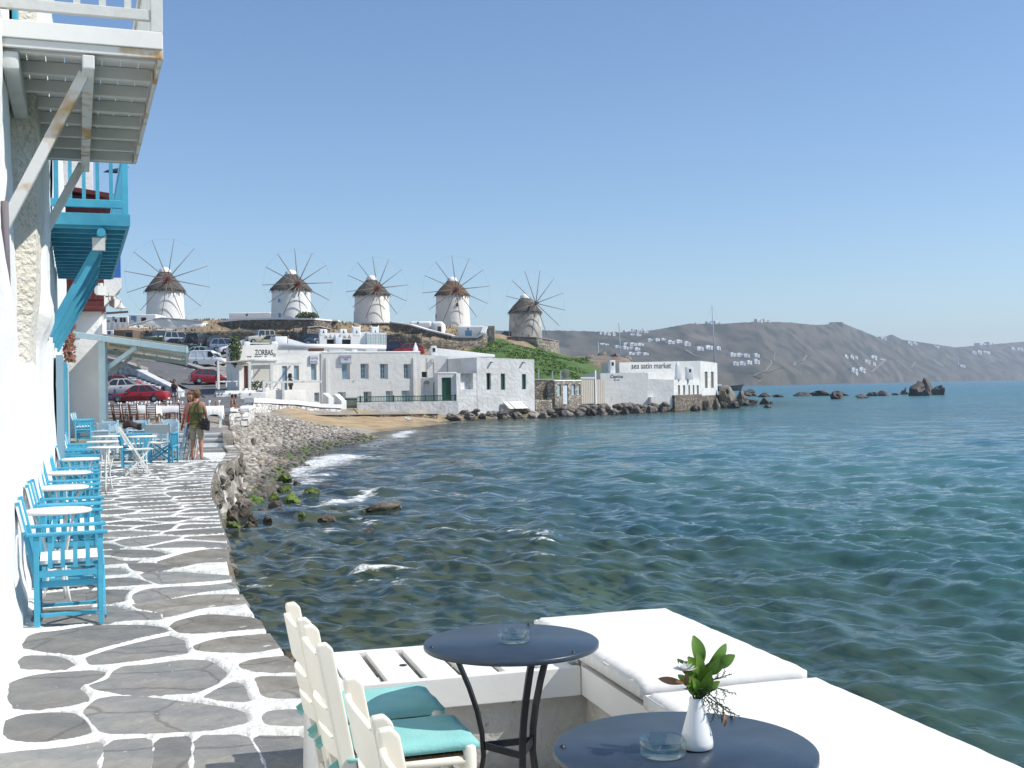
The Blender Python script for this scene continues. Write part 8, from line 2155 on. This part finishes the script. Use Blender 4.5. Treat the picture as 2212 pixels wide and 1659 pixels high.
NR = [(593, 635, 1025, 1043, 'dark wet rock in the surf below the pebble beach', m_mossrock), (644, 701, 1056, 1079, 'large dark rock farthest out of the weedy rocks by the sea wall', m_mossrock), (576, 604, 1062, 1081, 'bright green weed covered rock in the middle of the rock heap', m_mossrock),
      (613, 650, 1070, 1092, 'weedy rock just inside the breaking wave', m_mossrock), (501, 549, 1078, 1102, 'big pale grey rock against the sea wall', m_rock), (576, 611, 1082, 1101, 'brown wet rock below the green weedy rock', m_wetrock), (505, 545, 1100, 1123, 'shiny wet rock in front of the big pale rock', m_wetrock), (484, 519, 1104, 1131, 'brown wet rock touching the sea wall', m_wetrock),
      (484, 521, 1127, 1147, 'lowest brown rock at the foot of the sea wall', m_mossrock), (519, 552, 1130, 1144, 'flat brown rock awash right of the lowest rock', m_wetrock), (534, 558, 1114, 1131, 'small glistening rock in the middle of the shallows', m_wetrock), (563, 591, 1117, 1131, 'rounded brown rock alone in the shallows by the heap', m_wetrock), (641, 662, 1107, 1120, 'small weedy rock with a green top standing in the water', m_mossrock),
      (681, 725, 1112, 1131, 'brown rock standing alone in the water off the rock heap', m_wetrock), (672, 718, 1046, 1055, 'dark flat rock awash beyond the large weedy rock', m_wetrock), (556, 578, 1096, 1108, 'small grey rock between the brown wet rocks', m_rock), (591, 626, 1099, 1113, 'red brown rock at the outer edge of the heap', m_wetrock), (523, 541, 1065, 1080, 'grey rock behind the big pale rock', m_rock), (519, 565, 1043, 1060, 'rounded grey rock at the head of the rock heap', m_rock),
      (595, 628, 1050, 1065, 'weedy rock with a bright green crest at the back of the heap', m_mossrock), (538, 596, 1053, 1071, 'long brown rock slab behind the weedy rocks', m_wetrock), (560, 580, 1040, 1050, 'small dark rock at the water edge above the heap', m_wetrock), (632, 652, 1040, 1050, 'black wet rock at the edge of the white foam', m_wetrock)]
for x0, x1, y0, y1, lab, mt in NR: boulder(x0, x1, y0, y1, lab, mt, zb=SEA - .05, group='weedy rocks at the foot of the sea wall')
for x0, x1, y0, y1, lab in ((754, 870, 1092, 1115, 'long dark rock ledge just awash outside the rock heap'), (902, 950, 1195, 1214, 'rounded brown rock breaking the surface in front of the bench'), (777, 817, 1146, 1163, 'dark rock barely awash in the middle of the bay shallows')): boulder(x0, x1, y0, y1, lab, m_wetrock, zb=SEA - .10, group='rocks awash in the shallows')
for x0, x1, y0, y1, z, lab in ((499, 520, 998, 1022, -.75, 'brown boulder against the landing wall on the pebble beach'), (540, 554, 947, 957, -.42, 'tawny boulder lying on the upper pebble beach')): boulder(x0, x1, y0, y1, lab, m_rock, zb=z, group='boulders on the pebble beach')
# rocks heaped under the path in front of the houses
big = [(853, 874, 891, 902), (880, 905, 893, 904), (906, 925, 891, 903), (926, 956, 890, 904), (958, 997, 890, 907), (999, 1030, 892, 905), (1032, 1052, 890, 905), (1050, 1069, 885, 903), (1070, 1099, 882, 905), (1102, 1133, 889, 905), (1136, 1160, 893, 904), (1160, 1185, 888, 902), (1188, 1210, 889, 902), (1212, 1240, 885, 900), (1242, 1262, 884, 900), (1264, 1290, 880, 898), (1292, 1312, 879, 897), (1314, 1338, 877, 896), (1340, 1362, 879, 895), (1364, 1392, 873, 893), (1394, 1420, 875, 892), (1422, 1446, 876, 890)]
num = ['first', 'second', 'third', 'fourth', 'fifth', 'sixth', 'seventh', 'eighth', 'ninth', 'tenth', 'eleventh', 'twelfth', 'thirteenth', 'fourteenth', 'fifteenth', 'sixteenth', 'seventeenth', 'eighteenth', 'nineteenth', 'twentieth', 'twenty first', 'twenty second', 'twenty third', 'twenty fourth', 'twenty fifth', 'twenty sixth', 'twenty seventh', 'twenty eighth', 'twenty ninth', 'thirtieth']
for i, q in enumerate(big): q = (q[0], q[1], q[2] + (q[3] - q[2]) * (.1 + .35 * ((i * 7) % 5) / 5), q[3]); boulder(*q, 'grey brown boulder below the waterfront path, %s from the left' % num[i], m_rock if i % 3 else m_darkrock, zb=SEA - .02 if q[0] > 1000 else SEA + .05, group='boulders below the waterfront path')
small = B(); sr = random.Random(5)
ico = bmesh.new(); bmesh.ops.create_icosphere(ico, subdivisions=2, radius=1.0); IV = [v.co.copy() for v in ico.verts]; IF = [tuple(v.index for v in f.verts) for f in ico.faces]; ico.free()
for i in range(260):
    x = sr.uniform(845, 1450); y = np.interp(x, [845, 1000, 1290, 1450], [900, 903, 893, 887]) - sr.uniform(0, 12)
    c = G(x, float(np.interp(x, [845, 1000, 1290, 1450], [902, 906, 895, 889])), SEA); c.y += sr.uniform(0, 4); c.z = SEA + sr.uniform(0, .75) * min(1, (c.y - 90) / 14 + .3); s = sr.uniform(.18, .5); o = Vector((sr.random() * 50, 0, 0))
    small.add([c + Vector((v.x * s * 1.2, v.y * s, v.z * s * .75)) * (1 + .35 * mnoise.noise(v * 1.3 + o)) for v in IV], IF, 0, False)
struct(small.obj('rubble_stones', m_rock), kind='stuff')
# the rocky point and the reefs beyond it
pts_ = [(1551, 1592, 833, 866), (1590, 1612, 845, 868), (1536, 1560, 848, 874), (1560, 1580, 858, 876), (1580, 1625, 856, 876), (1540, 1556, 862, 884), (1516, 1534, 866, 886), (1556, 1572, 868, 882), (1572, 1600, 866, 882), (1600, 1640, 862, 876), (1490, 1516, 874, 888), (1500, 1530, 852, 878)]
for i, q in enumerate(pts_): boulder(*q, 'big sea worn boulder on the point beside the hall, %s of the heap' % num[i], m_rock if i < 6 else m_darkrock, zb=SEA if i > 1 else -.4, group='boulders on the rocky point')
for i, q in enumerate([(1600, 1640, 843, 856), (1637, 1668, 849, 858), (1668, 1700, 852, 858), (1712, 1760, 848, 856), (1750, 1800, 844, 855), (1795, 1838, 846, 855), (1790, 1834, 848, 862), (1847, 1880, 852, 860), (1871, 1900, 848, 855.5), (1895, 1926, 845, 855), (1925, 1947, 849.5, 853.5), (1944, 1964, 843, 852), (1640, 1663, 861, 873), (1660, 1672, 867, 872), (1649, 1668, 874, 881)]):
    boulder(*q, 'low dark reef rock off the point, %s from the left' % num[i] if i < 12 else 'small rock in the water between the point and the reef, %s one' % ('nearest the reef', 'tiniest', 'nearest the viewer')[i - 12], m_darkrock, group='reef rocks off the point')
boulder(1963, 2008, 828, 855, 'broad grey left block of the tall rock stack out at sea', m_darkrock, group='blocks of the rock stack'); boulder(1984, 2022, 818, 852, 'leaning summit block of the tall rock stack out at sea', m_darkrock, group='blocks of the rock stack'); boulder(2012, 2048, 835, 853, 'jagged right block of the tall rock stack out at sea', m_darkrock, group='blocks of the rock stack'); boulder(1990, 2014, 842, 855, 'small rounded front block of the rock stack', m_darkrock, group='blocks of the rock stack')
for i, q in enumerate([(1262, 1292, 767, 790, 178), (1285, 1318, 762, 784, 183), (1310, 1345, 765, 786, 184), (1338, 1374, 769, 796, 180), (1276, 1310, 784, 812, 168), (1340, 1372, 788, 806, 172), (1318, 1350, 794, 812, 166)]):
    boulder(*q[:4], 'tawny rock outcrop at the seaward end of the green slope, %s one' % num[i], m_rock, group='rock outcrop on the slope', d=q[4], name='rock_outcrop')
# pebbles
pr = np.random.default_rng(3)
N = 60000
pd = 25 + 52 * pr.random(N) ** 1.15; px_ = 496 + 330 * pr.random(N); PX = (px_ - CX) / F * pd
hh = H(np.stack([PX, pd], 1))
pyv = 835 + .0145 * (CX - px_) + (CAMH - hh) * F / pd
ok = (hh > SEA - .22) & (hh < .35) & (pyv > 902 + np.maximum(0, px_ - 600) * .24 + pr.normal(0, 4, N)) & (pyv < 1140)
wgt = pr.random(N) < np.clip(pd / 62, .2, 1)
ids = np.nonzero(ok & wgt)[0][:17000]
t = (1 + 5 ** .5) / 2
ib = np.array([(-1, t, 0), (1, t, 0), (-1, -t, 0), (1, -t, 0), (0, -1, t), (0, 1, t), (0, -1, -t), (0, 1, -t), (t, 0, -1), (t, 0, 1), (-t, 0, -1), (-t, 0, 1)]) / 1.9
itf = np.array([(0, 11, 5), (0, 5, 1), (0, 1, 7), (0, 7, 10), (0, 10, 11), (1, 5, 9), (5, 11, 4), (11, 10, 2), (10, 7, 6), (7, 1, 8), (3, 9, 4), (3, 4, 2), (3, 2, 6), (3, 6, 8), (3, 8, 9), (4, 9, 5), (2, 4, 11), (6, 2, 10), (8, 6, 7), (9, 8, 1)])
n = len(ids); sz = np.exp(pr.normal(-2.82, .42, n)); sz = np.clip(sz, .03, .16)
an = pr.random(n) * 6.283; jit = 1 + .2 * np.clip(pr.normal(0, 1, (n, 12, 1)), -1.5, 1.3)
v = ib[None] * jit * (sz[:, None, None] * np.array([1.25, 1, .62])[None, None] * (1 + .25 * np.clip(pr.normal(0, 1, (n, 1, 3)), -1.6, 1.2)))
ca_, sa_ = np.cos(an)[:, None], np.sin(an)[:, None]
vx = v[..., 0] * ca_ - v[..., 1] * sa_ + PX[ids][:, None]; vy = v[..., 0] * sa_ + v[..., 1] * ca_ + pd[ids][:, None]; vz = v[..., 2] + (hh[ids] + sz * .25)[:, None]
V = np.stack([vx, vy, vz], -1).reshape(-1, 3); FC = (itf[None] + (np.arange(n) * 12)[:, None, None]).reshape(-1, 3)
me = bpy.data.meshes.new('pebbles'); me.from_pydata(V.tolist(), [], FC.tolist())
base = np.array([(.42, .385, .33), (.33, .30, .26), (.50, .47, .42), (.38, .315, .24), (.24, .225, .205)])[pr.integers(0, 5, n)] * (1 + .15 * pr.normal(0, 1, (n, 1)))
wet = np.clip((hh[ids] - (SEA + .04)) / .22, 0, 1)[:, None]
base = base * (.32 + .68 * wet); grn = ((pr.random(n) < .2) & (hh[ids] < SEA + .10))[:, None]
base = np.where(grn, np.array([.10, .17, .03])[None], base)
at = me.color_attributes.new('zone', 'FLOAT_COLOR', 'POINT'); c4 = np.ones((n * 12, 4)); c4[:, :3] = np.repeat(base, 12, 0); at.data.foreach_set('color', c4.ravel().astype(np.float32))
me.polygons.foreach_set('use_smooth', [True] * len(me.polygons))
me.materials.append(mat('pebble stone', (.3, .27, .22), .75, (.75, .74, .72), 14, attr='zone'))
struct(new('pebbles', me), 'grey and brown pebbles of the beach', 'stuff')
# grass on the green slope
gb = B(); gr = random.Random(9); cnt = 0
for i in range(24000):
    y = gr.uniform(738, 822); x = gr.uniform(1010, 1292); d = gr.uniform(132, 182)
    X_ = (x - CX) / F * d; 
    GP = (X_, d); 
    if i == 0: cand = []
    cand.append(GP)
ca2 = np.array(cand); hh2 = H(ca2); co2 = Hcol(ca2)
sel = np.nonzero((co2[:, 1] > co2[:, 0] * 1.25))[0][:9000]
for i in sel:
    c = Vector((ca2[i, 0], ca2[i, 1], hh2[i] + .05)); a = gr.uniform(0, 6.28); hgt = gr.uniform(.04, .15); w = gr.uniform(.05, .2); tg = Vector((math.cos(a), math.sin(a), 0)) * w; ln = Vector((gr.uniform(-.15, .15), gr.uniform(-.15, .15), hgt))
    gb.add([c - tg, c + tg, c + ln + tg * .3, c + ln - tg * .3], [(0, 1, 2, 3)])
struct(gb.obj('grass', mat('slope grass', (.085, .165, .026), .8, (.14, .20, .045), .35)), 'green grass and weeds covering the slope below the last windmill', 'stuff')
wb = B()
for i in range(2600):
    x = gr.uniform(225, 1060); d = gr.uniform(150, 186); X_ = (x - CX) / F * d; c = Vector((X_, d, Hz(X_, d) if i < 0 else 0)); wb.v.append(tuple(c))
wv_ = np.array(wb.v); hz_w = H(wv_[:, :2]); wc_ = Hcol(wv_[:, :2]); wb = B()
for i in range(len(wv_)):
    if wc_[i, 0] < .24: continue
    c = Vector((wv_[i, 0], wv_[i, 1], hz_w[i] + .05)); a = gr.uniform(0, 6.28); w = gr.uniform(.05, .2); tg = Vector((math.cos(a), math.sin(a), 0)) * w; ln = Vector((gr.uniform(-.2, .2), gr.uniform(-.2, .2), gr.uniform(.12, .45)))
    wb.add([c - tg, c + tg, c + ln + tg * .4, c + ln - tg * .4], [(0, 1, 2, 3)])
struct(wb.obj('dry_weeds', mat('dry weeds', (.26, .19, .10), .9, (.12, .11, .05), .5)), kind='stuff')
# ---------------- far houses
CL = [('crest cluster left of the tall mast', [(1296, 718, 1303, 723), (1305, 717, 1312, 724), (1313, 719, 1320, 725), (1324, 717, 1330, 726)]),
      ('crest cluster right of the short mast', [(1350, 714, 1362, 718), (1366, 710.5, 1375, 718), (1376, 712, 1388, 720), (1387.5, 708.5, 1391.5, 720), (1391.8, 713.5, 1401, 719.5), (1362, 721, 1372, 724.5), (1375, 720.6, 1386, 726)]),
      ('long row under the crest', [(1296, 741, 1317, 746), (1347, 740, 1360, 746), (1361, 740, 1377, 747), (1378, 741, 1393, 747)]), ('row below the long one', [(1329, 746, 1345, 752), (1346, 747.5, 1358, 755), (1360, 749, 1371, 755), (1371.5, 750, 1384, 757)]),
      ('row above the brown outcrop', [(1358, 760.5, 1373, 767), (1375, 760, 1388, 767), (1389, 761, 1402, 767)]), ('row of three high on the slope', [(1400, 731.5, 1414, 738), (1416, 731, 1427, 737.5), (1429, 730, 1439, 735)]),
      ('row of three above the sea hall', [(1443, 734.5, 1459, 743), (1461, 733.5, 1475, 741), (1478, 737, 1492, 747)]), ('group left of the tall mast', [(1505, 749, 1522, 758), (1524, 746, 1544, 756), (1547.5, 748, 1558, 756)]),
      ('upper row of four on the hillside', [(1577, 761, 1590, 770.5), (1591, 762.5, 1605, 771), (1606, 764, 1619, 772), (1629, 763, 1641, 771.5)]), ('lower row of four on the hillside', [(1582.5, 781, 1595, 789.5), (1597, 780.5, 1610, 789.5), (1613, 778, 1626, 787), (1628, 776, 1641, 787)]),
      ('hilltop group on the skyline', [(1503, 697, 1510, 700.5), (1528, 695, 1542, 700), (1545, 693, 1568, 700), (1635, 688.5, 1650, 695), (1650.5, 689.5, 1667, 695)]), ('saddle group right of the summit', [(1902, 727, 1916, 734), (1961, 737, 1972, 745), (1973, 738, 1983, 745), (2017, 747, 2031, 750.5)]),
      ('skyline group at the far right', [(2116, 741, 2136, 746), (2137, 739, 2155, 744.5), (2185, 749.5, 2196, 757), (2197, 751, 2212, 758)]), ('trio on the right slope', [(2100, 758, 2110, 766), (2112, 756, 2122, 765), (2124, 758.5, 2143, 765)]),
      ('cluster above the steep road', [(1824, 766, 1834, 775), (1836, 767, 1846, 776), (1846.5, 769, 1853, 776), (1881, 767.5, 1897, 777), (1867, 777, 1880, 785), (1885, 782, 1892, 790), (1900, 775, 1913, 779)]), ('pair below the road', [(1838, 794, 1854, 807), (1855, 793, 1872, 805)]), ('shrine on the right shore slope', [(2073, 788, 2086, 794)])]
m_farwhite = mat('far white walls', (.78, .78, .77), .9)
for cname, hs_ in CL:
    for i, (x0, y0, x1, y1) in enumerate(hs_):
        p = hillpt((x0 + x1) / 2, y1); k = p.y / F; w = (x1 - x0) * k; h = (y1 - y0) * k
        lab = 'white house, %s from the left in the %s' % (num[i], cname) if len(hs_) > 1 else 'small white building of the ' + cname
        t = thing('hillside_house', lab, 'house', (p.x - w / 2, p.y - 2, p.z), R(rkr.uniform(18, 40)), 'white houses on the far hill')
        b = B(); s_ = rkr.uniform(.5, .72); b.box(0, w * s_, 0, w * .7, -4, h); b.obj('main_block', m_farwhite, t)
        b = B(); b.box(w * s_ + .02, w, -w * .08, w * .6, -4, h * rkr.uniform(.62, .86)); b.obj('side_block', m_farwhite, t)
        nw = max(1, int((x1 - x0) / 4.5))
        for q in range(nw):
            u = w * (q + .5) / nw; yy = -.05 if u < w * s_ else -w * .08 - .05; ww = min(w * .07, 1.0)
            if abs(u - w * s_) < ww * 1.3: u -= ww * 2; yy = -.05
            b = B(); b.box(u - ww * .7, u + ww * .7, yy, yy + .04, h * .2, h * .48); b.obj('window', m_pane, t)
sp_ = hillpt(2069, 790); b = B(); b.lathe([(1.4, -3), (1.1, 8), (.9, 14), (1.6, 14.2), (1.6, 16), (.2, 18)], 10); tag(b.obj('beacon', m_farwhite, None, loc=sp_), 'thin white beacon tower above the right shore', 'beacon')
fp = hillpt(1808, 700.5); b = B(); k = fp.y / F; b.box(-14 * k, 12 * k, 0, 10 * k, -6, 4.5 * k); tag(b.obj('hilltop_ruin', m_rubble, None, loc=fp), 'square stone ruin on the summit of the far hill', 'ruin')
m_track = mat('pale track', (.235, .20, .155), .95)
for tr, wd in (([(1663, 780), (1666, 785), (1653, 803), (1626, 815), (1643, 823), (1637, 828)], 5), ([(1656, 806), (1681, 797), (1695, 795)], 5), ([(1714, 792), (1717, 785), (1726, 782.5), (1734, 781), (1741, 770), (1751, 768.5)], 7), ([(1880, 806), (1897, 792), (1913, 778)], 14), ([(1915, 777), (1929, 776.5)], 7), ([(1968, 796), (1977, 784), (1993, 781.5)], 8), ([(2110, 794.5), (2136, 786), (2162, 781)], 9), ([(2162, 755.5), (2171, 749)], 9), ([(1562, 800), (1600, 806), (1626, 809)], 5), ([(1671, 781), (1671, 770), (1675, 764)], 3), ([(1478, 757), (1500, 770), (1530, 778)], 5)):
    pts3 = []
    for (a, c_), (e, f_) in zip(tr[:-1], tr[1:]):
        for q in range(5): pts3.append(hillpt(a + (e - a) * q / 5, c_ + (f_ - c_) * q / 5))
    pts3.append(hillpt(*tr[-1])); b = B(); vs = []
    for i, p in enumerate(pts3):
        d_ = (pts3[min(i + 1, len(pts3) - 1)] - pts3[max(i - 1, 0)]); nn = Vector((-d_.y, d_.x, 0)); nn = nn.normalized() if nn.length > 1e-4 else Vector((1, 0, 0)); vs += [p + nn * wd * .2 + Vector((0, 0, 1.2)), p - nn * wd * .2 + Vector((0, 0, 1.2))]
    b.add(vs, [(2 * i, 2 * i + 1, 2 * i + 3, 2 * i + 2) for i in range(len(pts3) - 1)], 0, True); struct(b.obj('track', m_track))
# ---------------- yachts lying behind the point
def yacht(label, bowx, mastx, mtop, d, hl, tilt, hullmt):
    c = G(bowx, 800, SEA) if False else P(bowx, 840, d); c.z = SEA; k = d / F
    t = thing('sailing_yacht', label, 'sailboat', (c.x, c.y, SEA), 0, 'yachts behind the point')
    b = B(); st_ = [(0, .02, 2.4), (-.08 * hl, .9, 2.1), (-.3 * hl, 2.2, 1.75), (-.6 * hl, 2.4, 1.6), (-.9 * hl, 1.8, 1.7), (-hl, 1.2, 1.8)]; vs = []
    for x, w, z in st_:
        xb = x - (.06 * hl if x == 0 else 0); vs += [(xb, -w * .4, -.4), (x, -w, z), (x, w, z), (xb, w * .4, -.4)]
    fs = [(4 * i + q, 4 * i + (q + 1) % 4, 4 * i + 4 + (q + 1) % 4, 4 * i + 4 + q) for i in range(5) for q in range(4)] + [(3, 2, 1, 0), (20, 21, 22, 23)]
    b.add(vs, fs); b.obj('hull', hullmt, t)
    b = B(); b.box(-.75 * hl, -.35 * hl, -1.1, 1.1, 1.5, 2.5); b.obj('cabin', m_white, t, bevel=.2)
    top = P(mastx, mtop, d); xm = P(mastx, 838, d).x - c.x; H_ = top.z - SEA
    b = B(); b.tube([(xm, 0, 1.5), (xm + tilt, 0, H_)], [.24, .14], 8); b.obj('mast', mat('mast grey', (.30, .36, .42), .5) if 'mast grey' not in MATS else MATS['mast grey'], t)
    for u in (.36, .66): b = B(); b.tube([(xm + tilt * u - 1.3, 0, H_ * u), (xm + tilt * u + 1.3, 0, H_ * u)], .07, 5); b.obj('spreader', MATS['mast grey'], t)
    b = B(); b.tube([(xm + tilt, 0, H_), (0, 0, 2.4)], .035, 4); b.tube([(xm + tilt, 0, H_), (-hl, 0, 2.0)], .035, 4); b.obj('stay', m_rope, t)
    return t
m_hull = mat('dark blue hull', (.02, .03, .04), .4)
yacht('sailing yacht with a dark hull and a tall mast showing past the rocky point', 1607, 1546, 660, 440, 24, -.9, m_hull)
yacht('sailing yacht hidden by the outcrop with only its grey mast showing', 1362, 1344, 697, 460, 18, -.9, m_hull)
yacht('smaller sailing yacht behind the outcrop with a thin short mast', 1306, 1295, 737, 520, 12, -.3, m_white)
# ---------------- birds and small things
def bird(label, loc, rz, s, dark, pale, pitch=0.0):
    t = thing('bird', label, 'bird', loc, rz); t.rotation_euler = (0, pitch, rz); t.scale = (s, s, s)
    b = B(); b.tube([(-.95, 0, .30), (-.5, 0, .36), (-.2, 0, .42), (.1, 0, .46), (.32, 0, .56), (.42, 0, .68), (.52, 0, .74), (.60, 0, .73), (.72, 0, .70)], [.03, .10, .17, .19, .15, .10, .095, .06, .01], 10); b.obj('body', pale, t)
    for s_ in (-1, 1):
        b = B(); b.hexa([(-.85, s_ * .06, .36), (.25, s_ * .19, .42), (.25, s_ * .21, .42), (-.85, s_ * .09, .36), (-.7, s_ * .05, .46), (.2, s_ * .14, .62), (.2, s_ * .17, .62), (-.7, s_ * .08, .46)]); b.obj('wing', dark, t)
        b = B(); b.tube([(0.02, s_ * .06, .3), (.02, s_ * .06, 0), (.12, s_ * .06, 0)], .015, 4); b.obj('leg', m_dryleaf, t)
    return t
m_pg = mat('dark feathers', (.03, .033, .045), .7); m_pgp = mat('pale feathers', (.5, .5, .5), .8)
pgp = a1.copy(); pw_ = HM @ Vector((q1 - .03, t1 + 2.6, bz2 + 1.06)); bird('dark pigeon perched on the outer rail of the turquoise balcony', pw_, R(25), .21, m_pg, m_pg)
gl_ = G(882, 915, SEA + .12); bird('grey and white seagull standing on the sand', (gl_.x, gl_.y, Hz(gl_.x, gl_.y)), R(190), .55, m_pgp, m_white)
cq = P(1958, 846, 236); bird('black cormorant sitting on the reef beside the rock stack', (cq.x, cq.y, cq.z - .1), R(20), 1.0, m_pg, m_pg, -.9)
ct_ = P(727, 886, 98.4); t = thing('cat', 'black cat lying at the end of the white capped wall', 'cat', ct_, R(10))
b = B(); b.tube([(-.42, .1, .06), (-.3, 0, .10), (-.15, 0, .15), (.1, 0, .17), (.25, 0, .22), (.33, 0, .30), (.42, 0, .28)], [.03, .09, .12, .12, .09, .09, .04], 10); b.obj('body', m_bumper, t)
for s_ in (-.05, .05): b = B(); b.tube([(.31, s_, .36), (.31, s_ * 1.2, .44)], [.035, .004], 5); b.obj('ear', m_bumper, t)
dw = G(777, 904, -.75); b = B(); b.tube([(-.5, 0, .8), (-.1, 0, .35), (.3, .1, .05)], [.05, .07, .05], 6); b.tube([(-.2, 0, .05), (.7, .2, .1)], [.06, .04], 6); tag(b.obj('driftwood', m_spar, None, loc=dw), 'forked driftwood log lying at the back of the sand', 'driftwood')
